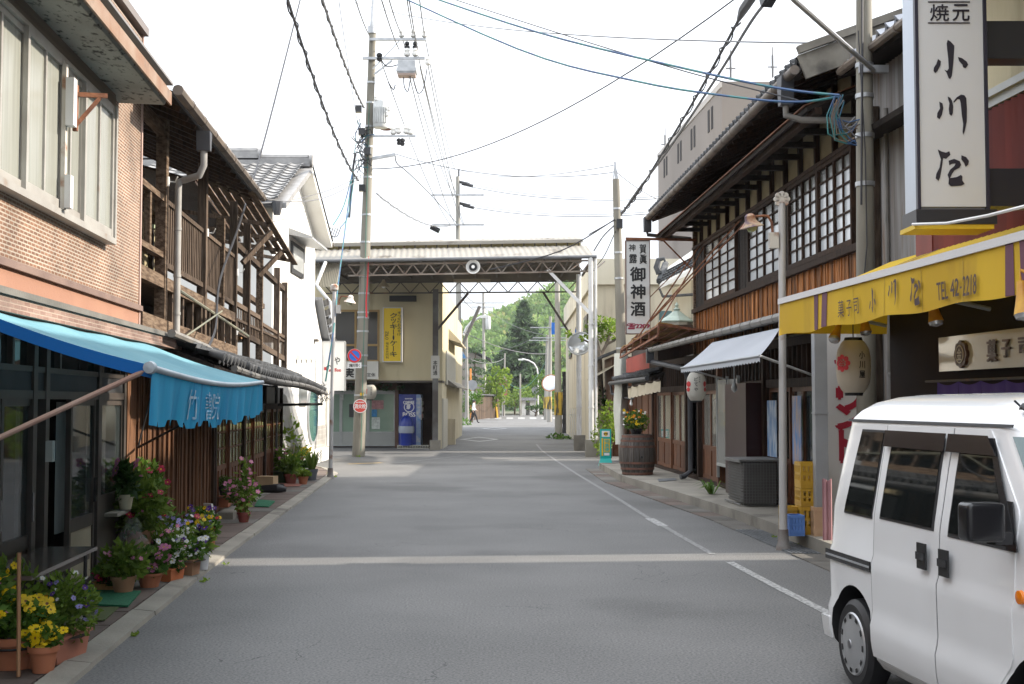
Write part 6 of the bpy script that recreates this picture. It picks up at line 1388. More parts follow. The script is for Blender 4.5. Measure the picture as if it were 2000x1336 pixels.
m.v=[V(v_.co)for v_ in b2_.verts];b2_.verts.ensure_lookup_table();m.f=[[v_.index for v_ in f_.verts]for f_ in b2_.faces];m.m=[0]*len(m.f);b2_.free()
m.beam(FVN.p(mu-.02,.0,mz-.07),FVN.p(mu-.01,.08,mz-.07),.06,.05);ob('wing_mirror',m,black_pl,van)
m=side_strip(rg(.96,1.16,4),lin(.96,2.10,1.16,2.05),lin(.96,2.19,1.16,2.10),.02,.006);ob('mirror_plate',m,black_pl,van)
u,z=hv(1990,1167);m=MB();m.lathe(FVN.p(u,-.012,z),[(.03,0),(.028,.014),(0,.02)],14,FVN.n);ob('turn_signal',m,M('lens_amber',(.75,.20,.01),rough=.15),van)
m=MB();p=FVN.p(1.93,-.20,1.545);m.lathe(p,[(.022,0),(.02,.015),(.006,.03),(0,.03)],10);m.tube([p,p+V((-.02,.05,.04))],.005,5);ob('aerial_base',m,black_pl,van)
m=side_strip([.175,.20,.232],lambda z:.75,lambda z:2.02,.004,.02,12);ob('sill',m,M('sill_white',(.62,.62,.61),rough=.4),van)
m=side_strip([.22,.26,.34],lambda z:-.012,lambda z:.10,.012,.02,3);ob('rear_bumper',m,van_w,van)
z_=.55;m=MB()
for i in range(24):pass
# wheels
def wheel(u,b):
 w=ob('wheel',MB().lathe(FVN.p(u,b,WR),[(.165,-.14),(.215,-.14),(.240,-.12),(WR,-.09),(WR,-.05),(.242,-.02),(.215,.004),(.168,.0),(.16,-.02)],40,FVN.n,cap=False),rubber,van)
 hub=M('hub_silver',(.46,.47,.48),(.40,.41,.42),scale=5,rough=.35,metal=.5)
 r_=ob('rim',MB().lathe(FVN.p(u,b,WR),[(.168,-.03),(.172,.0),(.165,.008),(.150,.004),(.120,.012),(.06,.018),(.03,.022),(0,.022)],36,FVN.n),hub,w)
 mm=MB();ex=FVN.t
 for k in range(11):
  t=2*math.pi*k/11;d_=FVN.t*math.cos(t)+V((0,0,1))*math.sin(t);s_=FVN.t*-math.sin(t)+V((0,0,1))*math.cos(t);c_=FVN.p(u,b+.0095,WR)
  mm.face(*[c_+d_*rr+s_*ww for rr,ww in((.135,-.016),(.158,-.018),(.158,.018),(.135,.016))])
 ob('rim_slots',mm,black,r_,smooth=False,kind='stuff')
 mm=MB();mm.lathe(FVN.p(u,b+.022,WR),[(.026,0),(.024,.004),(0,.005)],14,FVN.n);letter(mm,'S',FVN,u-.014,u+.014,WR-.018,WR+.018,b+.0285,.04);ob('hub_badge',mm,M('badge_grey',(.3,.3,.31),rough=.3,metal=.6),r_)
for u in(UW0,UW1):wheel(u,-.012)
m=MB()
for u in(UW0,UW1):m.lathe(FVN.p(u,-2*HWD+.15,WR),[(0,-.1),(WR,-.1),(WR,.1),(0,.1)],20,FVN.n)
ob('far_tyre',m,rubber,van,kind='stuff')
m=MB();m.box(FVN,.1,2.7,-1.2,-.32,.15,.30);ob('underbody',m,black,van,smooth=False)
ux=FVN.t
for b_ in(-.20,-1.08):
 m=MB();m.lathe(FVN.p(2.745,b_,.66),[(.10,0),(.098,.05),(.06,.075),(0,.08)],18,ux);ob('headlight',m,M('headlight_glass',(.55,.57,.6),rough=.06,metal=.4),van)
m=MB();m.box(FVN,2.79,2.835,-1.16,-.12,.22,.44);ob('front_bumper',m,van_w,van,smooth=False)
m=MB();m.box(FVN,2.836,2.842,-.80,-.48,.30,.40);ob('number_plate',m,M('plate_yellow',(.62,.48,.06),rough=.4),van,smooth=False)
m=MB();m.box(FVN,2.79,2.80,-.95,-.33,.60,.70);ob('grille',m,black_pl,van,smooth=False)
m=MB();m.beam(FVN.p(2.60,-.35,1.03),FVN.p(2.50,-.85,1.06),.015);ob('wiper',m,black_pl,van)
# == vegetation helpers
def leafmat(n,c,rnd=.0,tr=.45):return M(n,c,tuple(x*.72 for x in c),scale=1.5,rough=.6,trans=tr,spec=.3)
LF={'dark':[leafmat('leaf_deep%d'%i,c)for i,c in enumerate(((.03,.075,.018),(.05,.11,.024),(.075,.145,.03)))],'mid':[leafmat('leaf_mid%d'%i,c)for i,c in enumerate(((.065,.15,.02),(.10,.205,.028),(.145,.25,.04)))],'bright':[leafmat('leaf_bright%d'%i,c)for i,c in enumerate(((.15,.25,.025),(.21,.32,.035),(.28,.38,.055)))],'lime':[leafmat('leaf_lime%d'%i,c)for i,c in enumerate(((.11,.19,.025),(.16,.255,.035),(.21,.31,.05)))],'cedar':[leafmat('leaf_cedar%d'%i,c,tr=.15)for i,c in enumerate(((.050,.10,.040),(.080,.145,.055),(.115,.185,.075)))],'forest':[leafmat('leaf_forest%d'%i,c)for i,c in enumerate(((.13,.23,.065),(.19,.31,.08),(.26,.38,.10),(.32,.34,.13)))]}
def leaves(mb,c,rad,n,size,nm,up=.3,shell=.55,long=1.5):
 for _ in range(n):
  while True:
   d=V((R.uniform(-1,1),R.uniform(-1,1),R.uniform(-1,1)))
   if .05<d.length<1:break
  d.normalize();rr=shell+(1-shell)*R.random()**.6
  p=V(c)+V((d.x*rad[0],d.y*rad[1],d.z*rad[2]))*rr
  a=(d+V((R.uniform(-1,1),R.uniform(-1,1),R.uniform(-.6,.8)))).normalized();b=a.cross(V((R.uniform(-1,1),R.uniform(-1,1),R.uniform(-1,1))))
  if b.length<.05:continue
  b.normalize();s=size*R.uniform(.6,1.3);mb.cur=R.randrange(nm)
  mb.face(p-a*s*long*.5,p+b*s*.4,p+a*s*long*.5,p-b*s*.4)
def tree(name,label,base,trunk,clumps,kind,size,per,group=None,cat='tree',r0=.15,shell=.5,trunk_mat=None):
 """trunk: list of limbs, each a list of points; clumps: (centre, radii)"""
 o=T(name,label,cat,base,group);m=MB()
 for i,limb in enumerate(trunk):
  k=len(limb);m.tube(limb,[(r0 if i==0 else r0*.5)*(1-.7*j/max(1,k-1))for j in range(k)],7)
 ob('trunk',m,trunk_mat or M('bark',(.12,.085,.06),(.07,.05,.035),scale=6,rough=.9,bump=.3),o)
 m=MB()
 for c,rad in clumps:leaves(m,c,rad,int(per*(rad[0]*rad[2])**.8*R.uniform(.85,1.15)),size,len(LF[kind]),shell=shell)
 ob('crown',m,LF[kind],o,smooth=False,fix=False,kind='stuff');return o
# == far hill and wood
def ridge(x):
 return interp([(-300,6),(-90,9),(-52,12),(-30,18),(-22,21),(-15,24),(-9,27),(0,30),(7.5,34),(13,37),(22,39),(40,38),(70,26),(120,14),(300,6)],x)
hm=MB();rows=[]
for j in range(9):
 t=j/8;rows.append([(x,210+150*t,-.5+max(0,ridge(x)-5)*math.sin(math.pi/2*t)**1.3)for x in range(-300,301,12)])
rows.append([(x,470,-.5)for x in range(-300,301,12)])
hm.sheet(rows);ob('hill',hm,M('hill_green',(.045,.085,.025),(.03,.06,.02),scale=.1,rough=.95),kind='structure')
fm=MB();N_=0
while N_<900:
 t=R.random()**.8;y=215+148*t;x=R.uniform(-.085,.062)*y+R.uniform(-4,4)
 z=-.5+max(0,ridge(x)-5)*math.sin(math.pi/2*t)**1.3;r=R.uniform(2.2,4.0);tone=R.random()
 fm.cur=0
 k0=len(fm.f);leaves(fm,(x,y,z+r*.55),(r,r,r*.85),46,1.05,1,shell=.75,long=1.2)
 tone=0 if tone<.2 else 1 if tone<.6 else 2 if tone<.93 else 3
 for i in range(k0,len(fm.f)):fm.m[i]=tone if R.random()<.7 else max(0,tone-1)
 N_+=1
ob('hillside_forest',fm,LF['forest'],kind='stuff',smooth=False,fix=False)
# tall cedar
def cedar():
 b=at(1024,800,165);b.z=0;o=T('cedar_tree','tall dark conical cedar standing at the end of the street before the hill','tree',b);H_=14.6
 m=MB();m.tube([b,b+V((0,0,H_*.6)),b+V((0,0,H_))],[.45,.25,.04],8);ob('trunk',m,MATS['bark']if 'bark' in MATS else M('bark',(.12,.085,.06),(.07,.05,.035),scale=6,rough=.9,bump=.3),o)
 m=MB();z=1.6
 while z<H_:
  t=z/H_;L_=8.8*(1-t)**1.1+.15;nb=11 if t<.8 else 6
  for k in range(nb):
   an=R.uniform(0,2*math.pi);l=L_*R.uniform(.65,1.08)
   for q in range(5):
    f=(q+1)/5;c=b+V((math.cos(an)*l*f,math.sin(an)*l*f,z+.5*f-.9*f*f*l/4));leaves(m,c,(.25+.5*l/5,.25+.5*l/5,.2),10,.42,3,shell=.2,long=2.2)
  z+=.5 if t<.85 else .3
 ob('crown',m,LF['cedar'],o,smooth=False,fix=False,kind='stuff')
cedar()
def bushy(name,label,px,pybase,d,w,h,kind,size,per=160,n=7,group=None,cat='tree',zb=None):
 b=at(px,pybase,d);b.z=0;cl=[]
 for i in range(n):cl.append((b+V((R.uniform(-.5,.5)*w*.8,R.uniform(-.4,.4)*w,h*R.uniform(.35,.85))),(w*R.uniform(.22,.34),w*.3,h*R.uniform(.14,.24))))
 return tree(name,label,b,[[b,b+V((.1,0,h*.4)),b+V((0,0,h*.75))],[b+V((0,0,h*.3)),b+V((w*.3,0,h*.7))],[b+V((0,0,h*.3)),b+V((-w*.3,0,h*.65))]],cl,kind,size,per,group,cat,r0=.12)
gt='trees at the end of the street'
bushy('broadleaf_tree','bright yellow green tree above the dark board fence left of the road',968,815,122,2.5,5.2,'bright',.24,160,9,gt)
bushy('broadleaf_tree','low rounded lime green tree left of the white gate',1005,812,150,6,3.6,'lime',.30,60,10,gt)
bushy('broadleaf_tree','lime green tree right of the white gate under the curved street light',1046,808,158,6,3.9,'lime',.30,60,10,gt)
bushy('broadleaf_tree','leafy green tree behind the twin poles at the right of the road',1062,812,140,3.4,5.5,'mid',.28,80,9,gt)
bushy('broadleaf_tree','light green tree low behind the far left roofs',905,800,175,8,6.5,'lime',.34,45,9,gt)
bushy('broadleaf_tree','deep green shrub tree in front of the cedar, right of its trunk',1040,812,162,4,4.4,'mid',.30,60,8,gt)
bushy('hedge_shrub','clipped dark green hedge beside the white gate',1046,812,135,2.6,1.3,'dark',.16,300,7,None,'hedge')
bushy('shrub','reddish green shrub beside the walking man',921,828,95,1.6,2.6,'mid',.14,260,7,None,'shrub')
# topiary pine
b=at(930,815,118);b.z=0;zz=lambda y:1.58+(785-y)/2400*118;cl=[]
for px,py,w in((925,685,.9),(934,683,.9),(920,705,.9),(937,706,.9),(926,722,1.1),(940,728,.8),(918,738,.9),(930,745,.9)):cl.append((at(px,py,118),(w,.8,.26)))
tree('topiary_pine','dark garden pine clipped into flat cloud shaped pads',b,[[b,at(929,770,118),at(926,730,118),at(929,688,118)]],cl,'cedar',.16,420,None,'tree',.16)
# == far buildings
def block(name,label,cat,x0,x1,y0,y1,z1,mat,roof=None,over=.5,rh=1.2,group=None):
 o=T(name,label,cat,((x0+x1)/2,(y0+y1)/2,0),group);m=MB();m.box(WF,x0,x1,y0,y1,0,z1);ob('wall',m,mat,o,smooth=False)
 if roof:
  ym=(y0+y1)/2;xm=(x0+x1)/2;m=MB()
  m.sheet([[(x0-over,y0-over,z1-.1),(x0-over,y1+over,z1-.1)],[(xm,y0-over,z1+rh),(xm,y1+over,z1+rh)],[(x1+over,y0-over,z1-.1),(x1+over,y1+over,z1-.1)]],(0,0,.16));ob('roof',m,roof,o,smooth=False)
  m=MB();m.add([(x0,y0,z1),(x1,y0,z1),(xm,y0,z1+rh-.05)],[[0,1,2]]);ob('gable',m,mat,o,smooth=False)
 return o
wall_gr=M('far_wall_grey',(.30,.27,.24),(.24,.215,.19),scale=.8,rough=.9)
o=block('old_town_house','old grey house with a dark eave just beyond the cookie shop','house',-10,-3.15,60,68,5.2,plaster_cr,rtile,.45,1.4)
m=MB();m.hexa([(-3.15,60,2.3),(-3.15,68,2.3),(-2.65,68,2.15),(-2.65,60,2.15),(-3.15,60,2.6),(-3.15,68,2.6),(-2.65,68,2.22),(-2.65,60,2.22)]);ob('low_roof',m,rtile,o,smooth=False)
fs=Fr((-3.15,60,0),(0,1,0),(1,0,0))
for k in range(2):m=MB();m.box(fs,.6+k*3.4,2.9+k*3.4,.004,.05,.2,2.1);ob('lattice_door',m,wood_dk,o,smooth=False)
for k in range(2):m=MB();m.box(fs,1.2+k*4,3.2+k*4,.004,.06,3.2,4.5);ob('window',m,M('far_window',(.10,.10,.10),rough=.1),o,smooth=False)
m=MB()
for i in range(9):m.box(WF,-3.0,-2.75,64,64.12,.25+i*.24,.30+i*.24)
m.box(WF,-3.02,-2.98,63.98,64.14,0,2.4);m.box(WF,-2.77,-2.73,63.98,64.14,0,2.4);solo('ladder',m,wood_dk,'dark wooden step ladder against the grey house beyond the arcade','ladder',None,False)
lantern('paper_lantern','far pale paper lantern hanging on the grey house beyond the arcade',at(867,762,62),.35,1.0,paper)
o=block('dark_roof_house','house with a broad dark tiled roof behind the far left poles','house',-13,-2.9,128,138,6.0,wall_gr,rtile,.7,3.0)
o=block('dark_roof_house','low house with grey gable and small pale upper window, left of the yellow green tree','house',-7.5,-2.6,140,148,4.2,wall_gr,rtile,.6,1.5)
m=MB();m.box(WF,-4.4,-2.7,139.9,139.98,2.9,4.0);ob('window',m,M('pale_window',(.42,.47,.46),rough=.2),o,smooth=False)
# board fence on the far left
bf=T('board_fence','dark weathered board fence along the far left corner of the street','fence',(-3.2,112,0))
p,q=G(927,820),G(976,815);n=26
for i in range(n):
 a,b=p+(q-p)*i/n,p+(q-p)*(i+.93)/n;m=MB();m.box(Fr(a,q-p,(1,0,0)),0,(b-a).length,-.04,.0,0,2.15+R.uniform(-.03,.03));ob('board',m,wood_gr,bf,smooth=False)
m=MB();m.beam(p+V((0,0,2.25)),q+V((0,0,2.25)),.5,.12);ob('coping',m,rtile,bf,smooth=False)
gh=T('white_gate','small white walled gate with a tiled cap at the end of the street','gate',(1.9,148,0))
p,q=at(1019,808,146),at(1047,808,146);m=MB();m.box(WF,p.x,p.x+.5,146,148,0,1.75);m.box(WF,q.x-.75,q.x,146,148,0,1.75);m.box(WF,p.x+.5,q.x-.75,147.2,147.4,0,1.5);ob('wall',m,plaster_wh,gh,smooth=False)
m=MB();m.hexa([(p.x-.2,145.6,1.75),(q.x+.2,145.6,1.75),(q.x+.2,148.4,1.75),(p.x-.2,148.4,1.75),(p.x,146.8,2.1),(q.x,146.8,2.1),(q.x,147.2,2.1),(p.x,147.2,2.1)]);ob('cap_roof',m,rtile,gh,smooth=False)
# right: cream hall, tower, neighbours
ch=T('cream_hall','large cream concrete hall with a blank stained wall behind the wisteria tree','building',(6,50,0))
m=MB();m.box(WF,2.72,12,40.5,62,0,5.45);ob('wall',m,plaster_cr,ch,smooth=False)
m=MB();m.box(WF,2.62,12.1,40.38,62.1,5.452,6.3);ob('parapet',m,M('parapet_cream',(.66,.61,.49),(.58,.53,.41),scale=.7,rough=.9),ch,smooth=False)
sd_=Fr((2.72,40.5,0),(0,1,0),(-1,0,0))
for k in range(3):m=MB();m.box(sd_,3+k*6,5.2+k*6,.004,.06,3.6,4.7);w=ob('window',m,bronze,ch,smooth=False);pc('pane',glass,w,sd_,3.1+k*6,5.1+k*6,.062,.07,3.7,4.6)
p,q=at(1288,607,40.4),at(1356,630,40.4);m=MB();m.box(facing(40.5),p.x,q.x+1,.004,.06,q.z,p.z);ob('window',m,M('teal_window',(.10,.16,.16),rough=.1),ch,smooth=False)
tw=T('concrete_tower','tall pinkish grey concrete building with narrow paired windows rising behind the timber shop','building',(13,66,0))
Z1=17.4;c0=V((10.35,60,0));c1=at(1285,300,78);c1 .z=0;far=c1-c0
ftw=Fr(c0,far,(-far.y,far.x,0));fr_n=V((-1,0,0));
if ftw.n.x>0:ftw.n=-ftw.n
tm_=MB();P_=[c0,c1,c1+V((22,1,0)),c0+V((22,1,0))];tm_.add([*P_,*[v+V((0,0,Z1))for v in P_]],[[0,3,2,1],[4,5,6,7],[0,1,5,4],[1,2,6,5],[2,3,7,6],[3,0,4,7]]);ob('wall',tm_,conc_tower,tw,smooth=False)
L_=far.length;fw_=M('tower_window',(.05,.047,.047),rough=.8,spec=.1)
for k,px in enumerate((1393,1358,1331,1303)):
 aa=ftw.hit(px,250)[0]
 for dx in(0,.8):pc('window',fw_,tw,ftw,aa+dx,aa+dx+.38,-.02,.03,Z1-1.9,Z1-.75)
ms=M('tower_window_glass',(.22,.23,.24),rough=.15);md=M('tower_frame',(.50,.46,.43),rough=.8)
for r_,zt in enumerate((9.6,6.6,3.6)):
 for k in range(6):pc('window',ms,tw,ftw,1.2+k*2.7,3.2+k*2.7,-.02,.02,zt-1.3,zt)
 m=MB();m.box(ftw,.4,L_-.2,.004,.12,zt-1.55,zt-1.35);ob('sill_band',m,md,tw,smooth=False)
m=MB();m.box(ftw,-.02,L_+.02,-.02,.05,Z1-.3,Z1+.03);ob('parapet',m,md,tw,smooth=False)
def aerial(px,y0,y1,d,lab):
 o=T('roof_aerial',lab,'aerial',at(px,y1,d));m=MB();m.tube([at(px,y1,d),at(px,y0,d)],.035,5);ob('mast',m,wire_gr,o);m=MB();c=at(px,y1-(y1-y0)*.35,d);m.tube([c+V((0,0,-.5)),c+V((0,0,.6))],.06,6);m.tube([c+V((-.25,0,0)),c+V((.25,0,0))],.04,5);ob('antenna',m,wire_gr,o)
aerial(1427,98,153,61,'mobile aerial mast with side dipole on the concrete tower roof');aerial(1509,92,152,61,'thin aerial mast at the right of the concrete tower roof');aerial(1299,250,300,76,'small aerial at the far corner of the concrete tower roof')
nh=T('low_tiled_house','low dark fronted house with tiled eave between the timber shop and the arcade','house',(4.6,30,0))
m=MB();m.box(WF,3.25,9,27.35,33.4,0,3.3);ob('wall',m,M('dark_boards',(.06,.045,.036),(.04,.03,.025),scale=4,rough=.8,st=(4,4,.6)),nh,smooth=False)
FN=Fr((4.05,0,0),(-.036,1,0),(-1,-.036,0))
tiled_roof(nh,FN,26.5,33.3,(.14,2.16),(-1.1,2.62),.27,.25,rtile)
m=MB();m.sheet([[FN.p(26.4,.1,2.12),FN.p(33.4,.1,2.12)],[FN.p(26.4,-1.2,2.6),FN.p(33.4,-1.2,2.6)]],(0,0,-.06));ob('roof_boarding',m,wood_black,nh,smooth=False)
m=MB();m.tube([FN.p(26.4,.2,2.08),FN.p(33.4,.2,2.08)],.05,8);m.tube([FN.p(33.2,.2,2.05),FN.p(33.2,.16,1.8),FN.p(32.8,-.1,1.7),FN.p(32.2,-.45,1.66)],.04,6);ob('gutter',m,pipe_bk,nh)
m=MB();corr(m,FN.p(26.4,-1.0,2.62),FN.p(33.4,-1.0,2.62),FN.p(26.4,-4.5,4.0),FN.p(33.4,-4.5,4.0),80,.02);ob('upper_roof',m,M('red_roof',(.28,.10,.08),(.20,.07,.055),scale=3,rough=.7),nh)
for k in range(4):m=MB();m.box(WF,3.2,3.245,27.6+k*1.4,28.8+k*1.4,.1,1.75);ob('sliding_door',m,wood_red,nh,smooth=False)
p0,p1,p2,p3=at(1223,728,31.5),at(1270,724,28.5),at(1270,685,28.5),at(1223,701,31.5);m=MB();m.hexa([p0,p1,p2,p3,*[v+V((.08,.05,0))for v in(p0,p1,p2,p3)]]);solo('red_board',m,M('red_board',(.34,.055,.04),(.28,.045,.035),scale=2,rough=.6),'plain red sloping board above the low tiled eave','board',None,False)
# tiled corner roof and copper lantern behind
cr2=T('tiled_corner_roof','grey tiled roof corner with a curled ridge end seen behind the sake sign','roof',at(1330,560,35))
fq=Fr(at(1290,572,35),(.35,-1,0),(-1,-.35,0));m=MB();e0,e1=at(1288,556,36),at(1362,520,31.5);r0_,r1_=at(1300,525,37.5),at(1380,470,33.5)
m.sheet([[e0+(e1-e0)*i/10 for i in range(11)],[r0_+(r1_-r0_)*i/10 for i in range(11)]],(0,0,-.12));ob('roof_deck',m,plaster_wh,cr2,smooth=False)
upv=(r0_-e0);nn_=14;tl=(e1-e0).length/nn_;me3=tile_mesh('corner_tile',tl,.3,rtile)
for j in range(3):
 for i in range(nn_):inst('roof_tile',me3,cr2,slope_m(e0+(e1-e0)*i/nn_+upv.normalized()*.3*j+V((0,0,.05)),e1-e0,upv))
m=MB();m.tube([e0+V((0,0,.1)),e0+upv*.5+V((0,0,.12)),r0_+V((0,0,.15))],.1,7);p=e0+upv*.25+V((-.05,0,.2));m.tube([p,p+V((-.08,0,.2)),p+V((-.02,0,.42)),p+V((.14,0,.46)),p+V((.18,0,.36))],[.10,.10,.08,.06,.03],7);m.tube([e0+V((.0,0,-.12)),e0+V((.1,0,-.35)),at(1356,575,33)],.04,6);ob('ridge_end',m,rtile,cr2)
m=MB();m.sheet([[e0+V((.4,.3,-.1)),e1+V((.4,.3,-.1))],[e0+V((.4,.3,-1.6)),e1+V((.4,.3,-1.6))]]);ob('wall',m,plaster_cr,cr2,smooth=False)
cl_=T('copper_lantern','green copper roofed lantern turret with a finial behind the rusty canopy','turret',at(1322,650,34));c=at(1322,630,34)
m=MB();m.lathe(c,[(.50,0),(.52,.03),(.30,.16),(.12,.30),(.07,.33)],8);m.lathe(c,[(.07,.33),(.10,.37),(.04,.42),(.06,.48),(0,.58)],8);ob('copper_roof',m,M('copper_green',(.36,.44,.38),(.28,.34,.30),scale=4,rough=.6),cl_,smooth=False);m=MB();m.lathe(c,[(.34,-.8),(.34,0)],8);ob('turret_body',m,plaster_wh,cl_,smooth=False)
sp_=T('stone_gate_pillar','black stone block pillar beside the far right pole','pillar',(2.9,62,0));g=G(1110,846)
for r_ in range(13):
 for k in range(4):
  off=.07 if r_%2 else 0;pc('stone_block',M('black_stone',(.035,.034,.036),(.065,.062,.06),scale=6,rough=.7,rnd=.5),sp_,facing(g.y),g.x-.3+k*.155+off,g.x-.3+k*.155+.14+off,-.3,R.uniform(-.015,.015),r_*.24,r_*.24+.225)
m=MB();m.box(WF,g.x-.28,g.x+.4,g.y+.03,g.y+.28,0,3.12);ob('core',m,black,sp_,smooth=False)
gp=G(1122,858);m=MB()
for k in range(6):m.box(WF,gp.x-.2+k*.09,gp.x-.14+k*.09,gp.y,gp.y+.05,0,1.3)
m.box(WF,gp.x-.22,gp.x+.36,gp.y+.051,gp.y+.09,1.0,1.06);m.box(WF,gp.x-.22,gp.x+.36,gp.y+.051,gp.y+.09,.2,.26);solo('white_picket_gate',m,M('picket_white',(.62,.60,.55),rough=.6),'low white picket gate beside the rear arcade post','gate',None,False)
ks=T('kiosk_front','small brown timber front with a pale awning behind the right arcade posts','shop',(3.3,37,0))
m=MB();m.box(WF,2.92,4.5,35.8,38.8,0,2.9);ob('wall',m,wood_red,ks,smooth=False);m=MB();m.sheet([[(2.35,35.4,2.25),(2.35,38.9,2.25)],[(3.0,35.4,2.65),(3.0,38.9,2.65)]],(0,0,.03));ob('awning',m,plaster_cr,ks);m=MB();m.sheet([[(2.6,35.2,2.85),(2.6,39,2.85)],[(4,35.2,3.4),(4,39,3.4)]],(0,0,.08));ob('roof',m,rtile,ks)
# == poles
def pole(label,base,top,r0,r1,bands=(),group='concrete utility poles',mat=None):
 o=T('utility_pole',label,'utility pole',base,group);m=MB();m.tube([base+(top-base)*t for t in(0,.25,.5,.75,1)],[r0+(r1-r0)*t for t in(0,.25,.5,.75,1)],14);ob('shaft',m,mat or conc_pole,o)
 for z in bands:
  t=(z-base.z)/(top.z-base.z);c=base+(top-base)*t;r=r0+(r1-r0)*t;m=MB();m.tube([c,c+V((0,0,.05))],r+.012,14);ob('band',m,steel,o)
 return o
b1_=G(700,892);t1=at(728,60,b1_.y);p1=pole('tall concrete pole with transformer and crossarms in front of the cookie shop',b1_,t1,.185,.10,(1.35,1.75,2.6,2.9,3.6,4.0,4.15,4.7,5.2,6.2,7.0,8.1,9.0,9.6,10.3,10.9))
D1=b1_.y;Q=lambda px,py,dd=0.0:at(px,py,D1+dd)
m=MB();m.tube([Q(727,62),Q(730,-25)],[.085,.03],8);m.tube([Q(727,66),Q(727,52)],.13,10);ob('top_spike',m,steel,p1)
def arm(x0,x1,y,parent,w=.075,dd=-.15):m=MB();m.beam(Q(x0,y,dd),Q(x1,y,dd),w,w);return ob('crossarm',m,steel,parent,smooth=False)
arm(722,832,77,p1);arm(708,830,114,p1);arm(728,812,266,p1,.06)
m=MB();m.beam(Q(731,145,-.15),Q(766,118,-.15),.05);m.beam(Q(728,135,-.15),Q(780,80,-.15),.03);m.beam(Q(727,310,-.1),Q(772,302,-.1),.09);ob('arm_brace',m,steel,p1,kind='stuff',smooth=False)
def insulator(parent,px,py,dd=-.15,s=1.0,mat=None,up=1):
 m=MB();m.lathe(Q(px,py,dd),[(.03*s,0),(.085*s,.04*s),(.09*s,.10*s),(.05*s,.12*s),(.08*s,.17*s),(.06*s,.24*s),(0,.26*s)],10,(0,0,up));ob('insulator',m,mat or porcelain,parent)
for x in(784,807,829):insulator(p1,x,74)
for x in(795,811):insulator(p1,x,111,-.15,1.1);insulator(p1,x,97,-.15,.95,black)
insulator(p1,836,128,-.2,1.0);insulator(p1,741,103,-.2,1.0,black,-1);insulator(p1,768,264);insulator(p1,778,262);insulator(p1,793,262);insulator(p1,802,264);insulator(p1,786,270,-.15,.9,black,-1);insulator(p1,779,270,-.15,.8,black,-1)
m=MB();q0,q1=Q(778,123),Q(812,151);m.box(facing(D1),q0 .x,q1 .x,-.15,.3,q1 .z+.06,q0 .z);m.box(facing(D1),q0 .x-.03,q1 .x+.03,-.18,.33,q1 .z+.10,q1 .z+.20);sw=ob('switch_box',m,steel,p1,smooth=False);m=MB();m.box(facing(D1),q0 .x,q1 .x,-.14,.29,q1 .z,q1 .z+.058);ob('switch_base',m,M('base_copper',(.42,.32,.28)),sw,smooth=False)
tc_=Q(743,250,-.15);m=MB();m.lathe(tc_,[(.20,0),(.22,.03),(.22,.72),(.20,.78),(.05,.84),(0,.84)],18);trf=ob('transformer',m,M('transformer_grey',(.60,.61,.60),(.52,.53,.52),scale=3,rough=.4),p1)
m=MB()
for k in range(7):t=-2.4+k*.28;m.box(Fr(tc_+V((math.cos(t),math.sin(t),0))*.21,(-math.sin(t),math.cos(t),0),(math.cos(t),math.sin(t),0)),-.012,.012,0,.05,.12,.58)
ob('cooling_fin',m,MATS['transformer_grey'],trf,kind='stuff',smooth=False)
m=MB();c2_=Q(754,252,.15);m.lathe(c2_,[(.17,0),(.17,.78),(.12,.84),(0,.84)],14);ob('transformer',m,MATS['transformer_grey'],p1);m=MB();m.lathe(c2_+V((0,0,-.02)),[(.16,0),(0,-.02)],12);ob('transformer_base',m,rust,trf)
for px,py in((756,228),(760,218),(735,198)):insulator(p1,px,py,-.3,.7)
m=MB()
for k in range(46):
 c=Q(711+R.uniform(-12,8),288+R.uniform(-42,42),-.25+R.uniform(-.05,.1));a_=V((R.uniform(-.2,.2),R.uniform(-.05,.05),R.uniform(-.3,.3)));m.cur=(0,2,2,0,1)[k%5];m.tube([c-a_,c+V((R.uniform(-.1,.1),0,R.uniform(-.1,.1))),c+a_],.013,4)
ob('cable_tangle',m,[wire_m,wire_bl,wire_gr],p1,kind='stuff')
m=MB()
for k in range(4):m.box(facing(D1-.3),*(lambda c:(c.x-.09,c.x+.09,-.08,.08,c.z-.1,c.z+.1))(Q((703,709,720,710)[k],(218,262,300,371)[k])))
ob('junction_box',m,black_pl,p1,kind='stuff',smooth=False)
m=MB();m.tube([Q(694,300,-.3),Q(690,325,-.3),Q(682,425,-.3)],.035,6);ob('cable_guard',m,wire_m,p1)
m=MB();m.tube([Q(705,880,-.23),Q(711,640,-.22),Q(716,400,-.19),Q(721,200,-.16)],.012,5);ob('earth_wire',m,M('wire_green',(.06,.16,.12)),p1)
